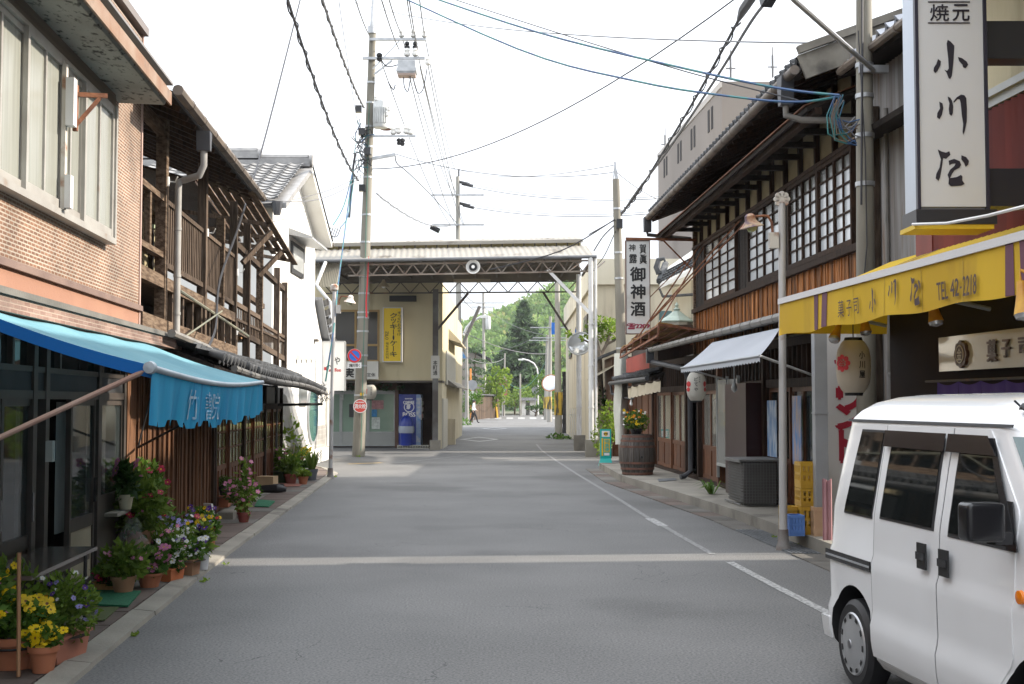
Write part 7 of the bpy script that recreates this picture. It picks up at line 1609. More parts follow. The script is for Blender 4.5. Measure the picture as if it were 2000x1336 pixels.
# boards bolted to the pole
def disc(name,label,px,py,d,r,draw,cat='sign',rim=None):
 c=at(px,py,d);o=T(name,label,cat,c);m=MB();m.lathe(c,[(0,0),(r,0),(r,.02),(0,.02)],28,(0,-1,0));ob('plate',m,steel_wh,o);draw(o,c,facing(c.y-.022),r);return o
sred,sblue,swh=M('sign_red',(.62,.025,.03),rough=.4),M('sign_blue',(.02,.16,.62),rough=.4),M('sign_paint_white',(.75,.75,.75),rough=.4)
def annul(fr,x,z,r0_,r1_,b,n=28):
 m=MB()
 for i in range(n):
  a0_,a1_=2*math.pi*i/n,2*math.pi*(i+1)/n;m.face(*[fr.p(x+r*math.cos(t),b,z+r*math.sin(t))for r,t in((r0_,a0_),(r1_,a0_),(r1_,a1_),(r0_,a1_))])
 return m
def draw_np(o,c,fr,r):
 ob('field',annul(fr,c.x,c.z,0,r*.74,.002),sblue,o,smooth=False);ob('ring',annul(fr,c.x,c.z,r*.72,r*.96,.006),sred,o,smooth=False)
 m=MB();w=r*.09;k=r*.56;m.face(fr.p(c.x-k-w,.004,c.z+k-w),fr.p(c.x-k+w,.004,c.z+k+w),fr.p(c.x+k+w,.004,c.z-k+w),fr.p(c.x+k-w,.004,c.z-k-w));ob('bar',m,sred,o,smooth=False)
disc('no_parking_sign','round blue and red no parking sign on the tall concrete pole',692.5,695,D1-.3,.205,draw_np)
q0,q1=at(679,708,D1-.3),at(706,719,D1-.3);m=MB();m.box(facing(D1-.3),q0 .x,q1 .x,0,.015,q1 .z,q0 .z);o=T('sign_plate','small white plate with black characters below the no parking sign','sign',q1);ob('plate',m,swh,o,smooth=False);m=MB();letter(m,'2輪を除く',facing(D1-.316),q0 .x+.04,q1 .x-.04,q1 .z+.03,q0 .z-.03,.002,.01);ob('lettering',m,ink,o,smooth=False)
def draw_h(o,c,fr,r):
 ob('field',annul(fr,c.x,c.z,0,r*.92,.002),M('hydrant_red',(.62,.06,.045),rough=.4),o,smooth=False);ob('ring',annul(fr,c.x,c.z,r*.90,r,.004),swh,o,smooth=False)
 m=MB();letter(m,'消火栓',fr,c.x-r*.82,c.x+r*.82,c.z-r*.36,c.z+r*.30,.005,.02);letter(m,'FIRE HYDRANT',fr,c.x-r*.6,c.x+r*.6,c.z+r*.46,c.z+r*.60,.005,.02);ob('lettering',m,swh,o,smooth=False)
disc('hydrant_sign','round red fire hydrant sign with white characters low on the tall pole',703.5,793,D1-.24,.20,draw_h)
m=MB();c=at(706,770,D1-.2);m.box(facing(D1-.2),c.x-.04,c.x+.06,0,.01,c.z-.04,c.z+.04);solo('pole_tag',m,M('tag_yellow',(.70,.42,.02)),'small yellow tag above the hydrant sign','tag',None,False)
m=MB();m.tube([at(716,620,D1-.3),at(715,590,D1-.3),at(718,545,D1-.3),at(720,500,D1-.3)],[.03,.022,.02,.006],6);solo('red_rope',m,M('cord_red',(.60,.02,.03),rough=.5),'red rope hanging beside the tall pole','rope')
# second pole at the right, third by the shed
b2_=at(1220,900,33.2);b2_.z=0;t2=at(1203,350,33.2);p2=pole('slim concrete pole rising beside the sake sign with a pale guard at its foot',b2_,t2,.16,.095,(3.0,4.9,5.6,6.8));m=MB();m.beam(at(1203,352,33.2),at(1201,316,33.2),.05);m.beam(at(1198,352,33.2),at(1201,318,33.2),.03);m.beam(at(1207,352,33.2),at(1201,318,33.2),.03);m.beam(at(1196,336,33.2),at(1206,335,33.2),.03);ob('top_frame',m,steel,p2,smooth=False)
m=MB();c=at(1209,437,33);m.box(facing(33),c.x-.07,c.x+.09,-.1,.1,c.z-.13,c.z+.12);ob('junction_box',m,black_pl,p2,smooth=False)
m=MB();p=at(1212,800,33.0);pts=[]
m.sheet([[at(1200+26*(i/10)+(2 if j>2 else-1)*math.sin(i+j),690+178*j/8,32.9-.22*math.sin(math.pi*i/10))for i in range(11)]for j in range(9)]);ob('guard_sheet',m,M('guard_pale',(.60,.60,.54),(.52,.52,.47),scale=3,rough=.5),p2)
b3=at(1691,850,13.72);b3 .z=.14;t3=at(1687,-60,13.72);p3=pole('concrete pole between the timber shop and the metal shed with many cables',b3,t3,.115,.085,(2.9,4.0,4.55,5.0,5.35))
m=MB();m.tube([at(1706,137,13.6),at(1545,-6,11.6),at(1500,-46,10.9)],[.028,.028,.028],8);ob('stay_arm',m,M('stay_silver',(.50,.51,.54),rough=.3,metal=.6),p3);m=MB();m.box(facing(13.75),at(1672,0,13.7).x,at(1728,0,13.7).x,.10,.16,at(1690,146,13.7).z,at(1690,132,13.7).z);ob('clamp',m,steel,p3,smooth=False)
m=MB()
for k in range(14):
 t=k/13;c0_=at(1640+R.uniform(-12,12),190+R.uniform(-6,8),13.55);a_=at(1672+R.uniform(-4,8),245+R.uniform(-20,45),13.58);mid=(c0_+a_)/2+V((-.18+R.uniform(-.06,.12),0,-.16+R.uniform(-.1,.1)));m.cur=k%4;m.tube([c0_,(c0_+mid)/2+V((-.05,0,0)),mid,(mid+a_)/2+V((.02,0,-.04)),a_],.008,4)
ob('cable_tangle',m,[wire_bl,wire_gr,M('wire_brown',(.18,.12,.08)),wire_bl],p3,kind='stuff')
m=MB();m.tube([at(1682,400,13.58),at(1684,100,13.58),at(1684,-40,13.58)],.013,5);m.tube([at(1679,640,13.58),at(1693,480,13.58),at(1690,300,13.58),at(1676,60,13.58)],.007,5);ob('riser_cable',m,[wire_m],p3,kind='stuff')
# far poles
def farpole(label,px,pyb,d,ptx,pty,r,arms=(),yellow=False,r1=None):
 b=at(px,pyb,d);b.z=0;t=at(ptx,pty,d);o=pole(label,b,t,r,r1 or r*.6,(),'concrete utility poles',conc_lt)
 for y,w in arms:m=MB();k=(at(px,y,d).z)/t.z;c=b+(t-b)*k;m.beam(c+V((-w,-.2,0)),c+V((w,-.2,0)),.09);ob('crossarm',m,steel,o,smooth=False)
 if yellow:m=MB();m.tube([b+V((0,0,1.0)),b+V((0,0,2.0))],r+.015,14);ob('warning_band',m,M('band_yellow',(.62,.42,.06),(.08,.07,.04),scale=5,lo=.47,hi=.53,st=(1.5,1.5,.2)),o)
 return o
f4=farpole('tall pole with stacked crossarms just beyond the arcade on the left',897,836,70,894,345,.19,((382,1.5),(440,1.5)))
m=MB();d4=70
for px,py in((905,358),(912,362),(906,400),(914,404)):c=at(px,py,d4);m.tube([c+V((-.3,0,.1)),c+V((.35,0,-.06))],.09,6)
m.tube([at(896,345,70),at(896,330,70)],.05,5);c=at(848,448,70);m.tube([c+V((-.2,0,.15)),c+V((.3,0,-.1))],.16,6);ob('cable_sleeve',m,black_pl,f4,kind='stuff')
farpole('pole far down the left side beside the board fence',946,815,126,944,572,.2,((592,2.2),(600,1.2)))
farpole('slender pole carrying the curved street light on the left',912,832,92,911,640,.16);
farpole('pole with yellow band in front of the cream hall',1091,856,54,1088,500,.17,(),True)
farpole('left one of the twin poles far down the right side',1066,822,108,1069,655,.2,((665,1.6),),True)
farpole('right one of the twin poles far down the right side',1073,826,98,1075,618,.2,((640,1.6),(660,1.4)),True)
farpole('dark stub pole beside the far parking sign',984,814,138,986,690,.13)
farpole('thin white pole in front of the white gate',1016,812,142,1016,730,.12,r1=.1)
m=MB();m.tube([at(879,728,88),at(937,598,88)],.12,8);solo('leaning_prop_pole',m,M('prop_dark',(.12,.11,.10),rough=.9),'dark leaning prop pole crossing behind the left poles','pole')
def curved(label,pts,d,head):
 o=T('curved_street_light',label,'street light',at(*pts[0],d));m=MB();m.tube([at(x,y,d)for x,y in pts],.09,8);ob('mast',m,steel_wh,o);m=MB();c=at(*head,d);m.box(facing(d),c.x-.4,c.x+.2,-.12,.12,c.z-.12,c.z+.08);ob('lamp_head',m,porcelain,o,smooth=False)
curved('white curved street light high on the left poles',[(905,655),(911,640),(922,628),(937,620),(950,616)],90,(949,618));curved('tall white curved street light right of the white gate',[(1051,810),(1051,735),(1049,720),(1043,710),(1032,704),(1020,701)],145,(1019,702))
m=MB();c=at(953,628,126);m.lathe(c+V((0,0,-.8)),[(.26,0),(.3,.1),(.3,1.2),(.2,1.35)],12);solo('transformer_can',m,M('transformer_grey',(.60,.61,.60)),'pale transformer can on the far left pole','transformer')
# traffic mirrors and small signs
def mirror(label,px,py,d,rx,tilt,rim):
 c=at(px,py,d);o=T('traffic_mirror',label,'traffic mirror',c);ax=V((-.3,-1,.38)).normalized();m=MB();m.lathe(c,[(rx,0),(rx*.8,.05),(rx*.4,.09),(0,.10)],26,ax);ob('mirror_face',m,M('mirror_face',(.70,.72,.74),rough=.06,metal=.45),o);m=MB();m.lathe(c,[(rx*.97,-.06),(rx*1.07,-.02),(rx*1.07,.03),(rx*.97,.03)],26,ax,cap=False);m.lathe(c,[(rx,-.07),(0,-.12)],20,ax,cap=False);ob('mirror_rim',m,rim,o);m=MB();m.beam(c-ax*.1,c-ax*.1+V((.25,.2,0)),.07);ob('bracket',m,steel_gr,o)  # pale, half-diffuse mirror face: reflected sky is put into its colour
mirror('large white rimmed traffic mirror on the rear right arcade post',1132,671,39.4,.38,0,steel_wh);mirror('orange rimmed traffic mirror far down on the right',1075,748,95,.65,0,M('rim_orange',(.45,.16,.05),rough=.5))
def post_sign(label,px,py,d,r,mats,pyb):
 b=at(px,pyb,d);b.z=0;o=T('road_sign',label,'road sign',b);c=at(px,py,d);m=MB();m.tube([b,c+V((0,.05,r))],.05,6);ob('post',m,steel_gr,o)
 for i,mt in enumerate(mats):m=MB();m.lathe(c+V((0,0,-i*r*2.15)),[(0,0),(r,0),(r,.03),(0,.03)],20,(0,-1,0));ob('disc',m,mt,o);
 return o
post_sign('two round grey sign backs on one post beside the orange stake',922,752,100,.42,[steel_gr,steel_wh],830);post_sign('far white round sign back under the curved street light',1045,762,140,.4,[steel_gr],812)
o=post_sign('far post with red and blue parking signs',981,744,130,.40,[M('sign_pink',(.55,.25,.28)),sblue],814);c=at(981,757,130.1);m=MB();m.box(facing(130.1),c.x-.52,c.x+.52,-.02,0,c.z-.95,c.z+1.2);ob('backing',m,M('backing_red',(.42,.10,.12)),o,smooth=False)
m=MB();g=at(920,808,104);g.z=0;m.tube([g,g+V((-.05,0,4.4))],.10,6);solo('orange_stake',m,M('stake_orange',(.60,.24,.05)),'tall orange stake beside the round sign backs','stake');g=at(971,812,122);g.z=0;m=MB();m.tube([g,at(968,787,122)],.14,6);solo('yellow_stake',m,M('stake_yellow',(.65,.38,.03)),'short slanted yellow guard at the foot of the dark stub pole','guard')
o=T('school_zone_sign','blue triangular road sign on the left poles','sign',at(894,690,70));c=at(894,688,69.7);m=MB();m.add([c+V((-.5,0,-.35)),c+V((.5,0,-.35)),c+V((0,0,.55)),c+V((-.5,.03,-.35)),c+V((.5,.03,-.35)),c+V((0,.03,.55))],[[0,1,2],[5,4,3],[0,3,4,1],[1,4,5,2],[2,5,3,0]]);ob('plate',m,M('sign_sky',(.10,.30,.62),(.40,.52,.68),scale=5),o,smooth=False)
m=MB();q0,q1=at(1077,630,60),at(1089,653,60);m.box(facing(60),q0 .x,q1 .x,-.1,0,q1 .z,q0 .z);solo('blue_sign',m,sblue,'small bright blue box sign high on the right beyond the mirror','sign',None,False)
m=MB();q0,q1=at(852,795,42),at(858,807,42);m.box(facing(41.2),q0 .x,q1 .x,0,.03,q1 .z,q0 .z);solo('red_notice',m,M('notice_red',(.60,.08,.04)),'small orange red notice on the corner beside the dark arcade post','notice',None,False)
m=MB();g=at(862,838,46);m.box(WF,-2.45,-2.1,45.6,46.0,0,.95);solo('meter_cabinet',m,plaster_cr,'low cream meter cabinet beside the arcade on the left','cabinet',None,False)
# == overhead wires
def wire(label,pts,r=.012,sag=0.0,mat=None,n=14,twist=0.0):
 P_=[at(*p)if len(p)==3 else V(p)for p in pts];out=[];r*=1.45 if r<.013 else 1.1
 if len(P_)>2:
  E_=[P_[0]]+P_+[P_[-1]];P_=[.5*(2*E_[i]+(E_[i+1]-E_[i-1])*(k/5)+(2*E_[i-1]-5*E_[i]+4*E_[i+1]-E_[i+2])*(k/5)**2+(3*E_[i]-E_[i-1]-3*E_[i+1]+E_[i+2])*(k/5)**3)for i in range(1,len(E_)-2)for k in range(5)]+[P_[-1]]
 if len(P_)==2:
  for i in range(n+1):t=i/n;out.append(P_[0]+(P_[1]-P_[0])*t+V((0,0,-sag*4*t*(1-t))))
 else:out=P_
 m=MB();m.tube(out,r,5)
 if twist:
  o2=[];k=90
  for i in range(k+1):
   t=i/k*(len(out)-1);j=min(int(t),len(out)-2);c=out[j]+(out[j+1]-out[j])*(t-j);o2 .append(c+V((math.cos(i*.9)*twist,0,math.sin(i*.9)*twist)))
  m.tube(o2,r*.55,4)
 o=ob('overhead_wire',m,mat or wire_m,None,label,'wire','overhead wires',loc=out[0])
 return o
w=wire
w('thick twisted black cable running from the top left corner down to the tall pole',[(556,-20,17.5),(700,352,D1-.2)],.020,.35,wire_m,16,.04)
w('twisted grey cable reaching the tall pole at transformer height',[(626,-12,20),(711,210,D1-.2)],.022,.15,wire_gr,14,.03)
w('thin black service wire sloping down to the timber balcony',[(590,-15,26),(520,260,21),(470,430,17.5),(430,545,15.6),(421,640,14.5),(400,690,12.8)],.011)
w('thin wire beside the twisted cable at upper left',[(660,-12,24),(700,250,D1-.1)],.006,.1,wire_gr)
for k,(xa,ya,xb,yb)in enumerate(((690,-15,722,70),(741,-15,780,98),(756,-15,784,66),(793,-15,807,66),(797,-15,816,96),(818,-15,829,66))):
 w(('leftmost power line coming to the upper crossarm','power line coming to the switch box','power line on the left upper insulator','power line on the middle upper insulator','power line coming down to the black insulators','power line on the right upper insulator')[k],[(xa,ya,24),(xb,yb,D1-.15)],.011,.08,wire_gr)
for k,(xa,ya,xb,yb)in enumerate(((784,67,886,382),(807,67,893,382),(829,67,894,346),(741,110,880,440),(800,150,890,440),(820,130,905,440),(836,128,907,440))):
 w(('line from the left upper insulator to the far pole','line from the middle upper insulator to the far pole','outermost line running to the top of the far pole','line from the hanging black insulator to the lower far crossarm','line from the switch box to the lower far crossarm','line from the lower crossarm to the far pole','line from the right end insulator to the far pole')[k],[(xa,ya,D1-.15),(xb,yb,69.8)],.011,.5,wire_gr)
w('sagging drop wire from the transformer to the lower arm',[(772,165,D1),(768,175,D1),(758,160,D1-.1)],.012)
w('lead looping under the switch box',[(788,150,D1-.3),(790,170,D1-.3),(797,178,D1-.3),(802,150,D1-.3)],.011);w('second lead looping right of the switch box',[(806,150,D1-.3),(815,180,D1-.3),(826,175,D1-.3),(834,135,D1-.3)],.011)
w('black lead from left insulator to the switch box',[(741,110,D1-.2),(756,130,D1-.2),(785,124,D1-.2)],.012)
w('blue cable crossing the whole street from upper left to the right pole, lower one',[(700,-45,24),(1010,95,19.5),(1240,158,16.7),(1440,190,15),(1560,199,14.4),(1640,188,14.05)],.0135,0,wire_bl);w('blue cable crossing the whole street, upper one',[(800,-20,23),(1050,63,19),(1330,132,16),(1520,172,14.6),(1640,186,14.05)],.011,0,wire_bl)
w('fine black wire beside the upper blue cable',[(830,-20,23),(1070,58,19),(1340,140,16),(1560,196,14.4)],.006)
w('black wire rising from the tall pole to the top right',[(728,330,D1),(1443,-8,21)],.013,.75,wire_m,20)
w('twin cable from the slim pole up to the black splice, twisted',[(1213,416,33),(1240,385,30.5),(1290,305,27),(1365,180,22),(1442,40,18.5)],.022,0,wire_m,14,.05);w('smooth heavy cable beside the twisted one at upper right',[(1213,420,33),(1245,372,30),(1300,300,26.5),(1400,150,20.8),(1465,45,18),(1495,5,17)],.022,0,wire_gr)
m=MB();m.tube([at(1442,40,18.5),at(1452,18,18.2),at(1475,-15,17.6)],[.03,.075,.075],8);solo('cable_splice',m,wire_gr,'dark tubular cable splice at the top edge right of centre','cable splice');m=MB();m.beam(at(1495,8,17),at(1508,-14,16.8),.17,.12);solo('cable_terminal_box',m,black_pl,'black cable terminal box at the top edge beside the splice','junction box',None,False)
w('faint thin wire high across the sky',[(660,-5,45),(1675,85,15)],.008,.4,wire_gr,20)
for k,(xa,ya,xb,yb,r_)in enumerate(((908,362,1290,388,.016),(912,358,1290,384,.010),(908,402,1290,416,.016),(912,398,1290,412,.010),(898,332,1198,323,.009),(770,300,1196,337,.008))):
 w(('upper heavy line from the far pole to the right','upper thin line from the far pole to the right','lower heavy line from the far pole to the right','lower thin line from the far pole to the right','line from the far pole top to the slim pole','faint line from the tall pole to the slim pole')[k],[(xa,ya,69.5 if k<5 else D1),(xb,yb,52 if k<4 else 33.2)],r_,.35,wire_m if k in(0,2)else wire_gr)
w('cable from the slim pole to the arcade roof',[(1200,430,33.1),(1150,458,36.2)],.014);w('black cable from the slim pole sagging along the arcade front',[(1202,428,33),(1095,490,35),(955,527,35.2)],.012,.25);w('loose wire from the slim pole to the right arcade post',[(1199,441,33),(1178,462,34),(1160,490,35)],.012);w('wire from the slim pole down to the hall roof',[(1202,452,33),(1180,500,36),(1160,525,40)],.009)
w('fine wire fanning from the slim pole top to the tower',[(1204,336,33.2),(1300,395,40)],.008,.1,wire_gr)
w('thin wire from the tall pole left to the white house gable, upper',[(705,342,D1),(480,398,24)],.008,.2,wire_gr);w('thin wire from the tall pole left to the timber house',[(705,345,D1),(520,388,22)],.008,.3,wire_gr)
w('blue drop wire from the tall pole to the bracket on the white house',[(690,330,D1-.3),(672,400,34.5),(650,440,33.6),(636,452,33.2)],.011,0,wire_bl);w('second blue drop wire to the white house bracket',[(692,345,D1-.3),(680,420,34.8),(664,445,33.8)],.010,0,wire_bl);w('wire running down along the left street lamp',[(688,340,D1-.3),(675,440,33),(660,560,27),(652,640,25.3),(636,745,25.0)],.012,0,wire_bl)
w('cable from the tall pole lower bracket to the far pole',[(735,378,D1),(880,440,69)],.016,.4,wire_gr,14,.04);w('slack cable curving from the pole arm to the far pole',[(772,303,D1),(776,320,36),(800,340,40),(850,390,55),(896,440,69.5)],.012)
for k in range(7):
 xa,ya,xb,yb=((896,560,945,590),(897,575,945,605),(897,690,984,700),(945,600,1070,655),(945,690,1075,640),(984,735,1066,705),(897,645,1074,690))[k];w(('wires between the two far left poles, upper','wires between the two far left poles, lower','far wire to the stub pole','far wire crossing to the twin poles, high','far wire crossing to the twin poles, low','pale green far wire sagging before the cedar','far wire before the hill')[k],[(xa,ya,70 if xa<900 else 126),(xb,yb,126 if xb<960 else 110)],.022,.5 if k!=5 else 1.8,wire_gr if k!=5 else M('wire_teal',(.12,.30,.28)))
br=T('wire_bracket','grey steel bracket with hanging loops of cable on the white house wall','bracket',at(615,440,32.5));m=MB();m.beam(at(612,441,32.4),at(655,443,33.2),.06);ob('bar',m,steel,br,smooth=False);m=MB()
for k in range(6):xx=618+k*5;m.tube([at(xx,443,32.7),at(xx+6,458+k%3*4,32.7),at(xx+16,466-k,32.8),at(xx+22,446,33)],.012,4)
ob('cable_loop',m,wire_m,br,kind='stuff')
# wisteria tree behind the arcade posts, on the right
b=at(1180,860,38.2);b.z=0;A4=lambda x,y:at(x,y,38.2)
tree('wisteria_tree','pruned tree with a gnarled grey trunk and fresh lime leaves beside the cream hall',b,[[b,A4(1172,760),A4(1170,690),A4(1166,672),A4(1165,660)],[A4(1170,700),A4(1185,672),A4(1200,665),A4(1210,650)],[A4(1171,690),A4(1155,672),A4(1135,660)],[A4(1185,672),A4(1192,650)]],[(A4(x,y),(r_,.4,r_*.8))for x,y,r_ in((1172,655,.28),(1160,640,.26),(1152,655,.2),(1176,632,.3),(1182,645,.3),(1195,640,.3),(1206,635,.28),(1200,655,.22),(1188,628,.2),(1140,660,.13),(1112,652,.14),(1212,648,.15),(1165,645,.15))],'bright',.11,420,None,'tree',.13,.3,M('bark_grey',(.26,.21,.16),(.16,.13,.10),scale=7,rough=.9,bump=.4))
def bush(name,label,boxes,kind,size,per,group=None):
 b=V(boxes[0][0]);b.z=0;o=T(name,label,'shrub',b,group);m=MB();mm=MB()
 for c,rad in boxes:leaves(m,c,rad,int(per*rad[0]*rad[2]*10),size,3,shell=.35);mm.tube([(c[0],c[1],0),(c[0]+.03,c[1],c[2])],.012,5)
 ob('stems',mm,wood_dk,o,kind='stuff');ob('foliage',m,LF[kind],o,smooth=False,fix=False,kind='stuff')
bush('roadside_shrub','fresh green shrub at the foot of the arcade posts',[(at(1172,850,34.6),(.26,.25,.45)),(at(1184,822,34.8),(.28,.25,.45)),(at(1176,876,34.4),(.22,.22,.25)),(at(1194,840,34.7),(.25,.25,.5)),(at(1190,800,34.9),(.2,.2,.3))],'bright',.075,130);bush('camellia_shrub','dark glossy shrub beside the brown timber front',[(A4(1178,772),(.28,.25,.28)),(A4(1172,790),(.25,.25,.25)),(A4(1186,790),(.22,.25,.25))],'dark',.09,110)
bush('verge_weed','low green weeds at the foot of the pole with yellow band',[(at(1086,853,53),(.5,.3,.16)),(at(1100,856,52),(.4,.3,.12))],'mid',.10,120);bush('verge_weed','grassy weeds along the left verge by the grey house',[(at(880,838,62),(.5,1.5,.3)),(at(872,845,56),(.3,1.2,.2))],'mid',.12,60);bush('verge_weed','green hedge tuft left of the walking man',[(at(905,826,84),(.6,1.5,.4))],'mid',.13,60)
# == potted plants
terra=M('terracotta',(.40,.15,.075),(.33,.115,.055),scale=5,rough=.8,c3=(.42,.26,.19),s3=4,t3=.6)
terra_p=M('terracotta_pale',(.40,.22,.13),(.33,.18,.10),scale=5,rough=.8)
soil=M('soil',(.03,.022,.016),rough=.95)
FC={k:M('petal_'+k,c,tuple(x*.8 for x in c),scale=20,rough=.55,trans=.3)for k,c in{'yellow':(.80,.56,.005),'pink':(.66,.22,.40),'red':(.45,.012,.06),'crimson':(.28,.01,.04),'white':(.72,.72,.70),'purple':(.10,.035,.26),'violet':(.28,.26,.58),'orange':(.75,.25,.01)}.items()}
eye=M('petal_eye',(.16,.06,.01),rough=.6);_fm={}
def flower_mesh(k):
 if k not in _fm:
  m=MB()
  for i in range(5):
   t=2*math.pi*i/5;w=.78;c=lambda a,r,z:(math.cos(a)*r,math.sin(a)*r,z)
   m.face((0,0,0),c(t-w*.8,.34,.06),c(t-w*.6,.56,.07),c(t,.62,.03),c(t+w*.6,.56,.07),c(t+w*.8,.34,.06))
  m.cur=1;m.face(*[(math.cos(i)*.13,math.sin(i)*.13,.03)for i in range(6)]);_fm[k]=mesh_of('flower_'+k,m,[FC[k],eye if k in('yellow','violet')else FC['yellow']],smooth=False,fix=False)
 return _fm[k]
def flower(o,k,p,s,d=None):
 d=(V(d)if d else V((R.uniform(-.5,.7),R.uniform(-1,-.2),R.uniform(.1,1)))).normalized();Q_=d.to_track_quat('Z','Y').to_matrix().to_4x4()
 inst('flower',flower_mesh(k),o,Matrix.Translation(p)@Q_@Matrix.Rotation(R.uniform(0,6),4,'Z')@Matrix.Scale(s,4))
def pot(label,p,r,h,mt,kind='mid',up=.2,sp=.2,n=220,ls=.035,fl=(),shape='round',group='potted flowers along the shop fronts',name='flower_pot',long=1.6,lx=0,ribs=False):
 p=V(p);o=T(name,label,'flower pot',p,group);m=MB()
 if shape=='round':
  if ribs:
   nn=48;rows=[]
   for rr,z in((r*.62,0),(r*.66,.02),(r*.9,h*.8),(r*1.02,h*.82),(r*1.05,h)):rows.append([p+V((math.cos(i*2*math.pi/nn)*rr*(1+(.03 if i%4<2 and z<h*.8 else 0)),math.sin(i*2*math.pi/nn)*rr*(1+(.03 if i%4<2 and z<h*.8 else 0)),z))for i in range(nn+1)])
   m.sheet(rows)
  else:m.lathe(p,[(r*.68,0),(r*.93,h*.78),(r*1.03,h*.78),(r*1.05,h),(r*.95,h),(r*.9,h*.85)],22,cap=False);m.lathe(p,[(r*.68,0),(0,.001)],22,cap=False)
 else:
  L_,W_=lx or r*2,r;f=Fr(p,shape,(-shape[1],shape[0],0));k=.86
  m.hexa([f.p(-L_/2*k,-W_*.5*k,0),f.p(L_/2*k,-W_*.5*k,0),f.p(L_/2*k,W_*.5*k,0),f.p(-L_/2*k,W_*.5*k,0),f.p(-L_/2,-W_*.5,h*.88),f.p(L_/2,-W_*.5,h*.88),f.p(L_/2,W_*.5,h*.88),f.p(-L_/2,W_*.5,h*.88)]);m.box(f,-L_/2-.012,L_/2+.012,-W_*.5-.012,W_*.5+.012,h*.88+.001,h)
 ob('pot',m,mt,o);m=MB();m.lathe(p+V((0,0,h*.9)),[(0,.012),(r*.93,0)],16);ob('soil',m,soil,o)
 rx=max(sp,(lx/2 if lx else 0));c=p+V((0,0,h+up*.45));m=MB()
 leaves(m,c,(rx*1.12,sp*.9,up*.68),int(n*2.1),ls*.95,3,shell=.15,long=long)
 m.cur=0
 for i in range(14):q=p+V((R.uniform(-rx,rx)*.4,R.uniform(-r,r)*.4,h*.9));m.tube([q,c+V((R.uniform(-rx,rx)*.8,R.uniform(-sp,sp)*.6,R.uniform(0,up*.5)))],.004,3)
 ob('foliage',m,LF[kind],o,smooth=False,fix=False,kind='stuff')
 for k,nf,s in fl:
  for i in range(int(nf*1.5)):t=R.uniform(-3.3,.4);rr=R.uniform(.35,1.05);flower(o,k,c+V((math.cos(t)*rx*rr,math.sin(t)*sp*rr,up*R.uniform(-.25,.62))),s*1.08*R.uniform(.75,1.25))
 return o
Z_=.036;g=lambda x,y:G(x,y,Z_);st=(-.08,1,0)
pot('wide terracotta pot in an iron stand full of yellow pansies, at the bottom left corner',g(28,1302),.175,.19,terra,'mid',.2,.22,420,.04,(('yellow',16,.062),))
m=MB();c=g(28,1302);m.tube([c+V((math.cos(t*.5)*.19,math.sin(t*.5)*.19,.13))for t in range(14)],.008,5)
for t in(0,2.1,4.2):m.tube([c+V((math.cos(t)*.19,math.sin(t)*.19,.13)),c+V((math.cos(t)*.2,math.sin(t)*.2,0))],.008,5)
solo('pot_stand',m,black,'black iron ring stand holding the wide terracotta pot','plant stand')
pot('small round terracotta pot with yellow pansies spilling over, second from the corner',g(84,1312),.085,.15,terra,'mid',.10,.11,130,.035,(('yellow',9,.058),))
pot('long smooth terracotta trough with feathery green and a few purple blooms',g(131,1288)+V((-.04,.02,0)),.15,.15,M('trough_clay',(.42,.17,.11),(.36,.14,.09),scale=3,rough=.6),'lime',.34,.16,700,.028,(('violet',5,.03),('purple',5,.035),('white',5,.022),('orange',1,.045)),(.13,1,0),lx=.42)
pot('lime green pot with mixed small flowers, cut by the left edge',V((-2.99,7.0,.14)),.08,.16,M('pot_lime',(.25,.42,.03),rough=.4),'mid',.36,.16,380,.04,(('yellow',14,.035),('pink',7,.035)))
pot('tall green plant behind the corner pots with its cane stake',V((-2.78,7.25,.036)),.08,.1,terra,'mid',.24,.15,260,.04,())
m=MB();c=V((-2.77,6.98,.04));m.tube([c,c+V((-.01,0,.69))],.011,6);solo('cane_stake',m,M('cane',(.30,.16,.08)),'bare brown cane stake standing among the corner pots','stake')
pot('leafy pot at the far left edge beside the folding table',V((-2.98,7.35,.05)),.1,.16,terra,'lime',.42,.17,200,.05,())
pot('wooden box planter with dark red primroses',g(216,1153),.10,.075,M('box_wood',(.42,.24,.08),(.34,.18,.06),scale=5,st=(9,2,2),rough=.7),'mid',.12,.13,190,.055,(('crimson',9,.05),('red',6,.05),('yellow',2,.015)),(1,-.12,0),lx=.25)
pot('ribbed terracotta bowl with pink geraniums',g(292,1146),.115,.12,terra,'mid',.20,.15,300,.04,(('pink',11,.06),),ribs=True)
pot('orange rectangular planter with white and pale pink flowers',g(336,1133),.11,.11,M('planter_orange',(.55,.17,.06),(.46,.13,.045),scale=3,rough=.6),'mid',.24,.12,300,.035,(('white',10,.04),('pink',6,.028)),(.25,1,0),lx=.24)
pot('square tan pot crowded with white daisies',g(367,1122),.17,.14,terra_p,'mid',.18,.15,260,.035,(('white',20,.042),('purple',5,.04)),(.2,1,0),lx=.17)
pot('white enamel bucket with purple pansies and tall pale stems',g(396,1112),.065,.16,M('bucket_white',(.58,.58,.60),rough=.35),'lime',.24,.07,130,.05,(('purple',8,.045),('violet',3,.035)),long=3)
pot('terracotta pot with yellow marigold and purple pansies in the back row',g(374,1082)+V((0,.4,.1)),.08,.13,terra,'mid',.20,.15,240,.035,(('yellow',2,.075),('purple',8,.04),('yellow',4,.03)))
pot('low pot of pale blue violas behind the planters',g(322,1092)+V((0,.3,.05)),.10,.1,terra,'mid',.27,.18,320,.03,(('violet',18,.035),('white',7,.03),('red',3,.045),('yellow',2,.03)))
pot('large brown pot with a bushy rose shrub in front of the boards',FL.p(11.2,.16,.27),.13,.16,terra_p,'lime',.46,.27,620,.05,(('red',7,.05),('pink',3,.04)))
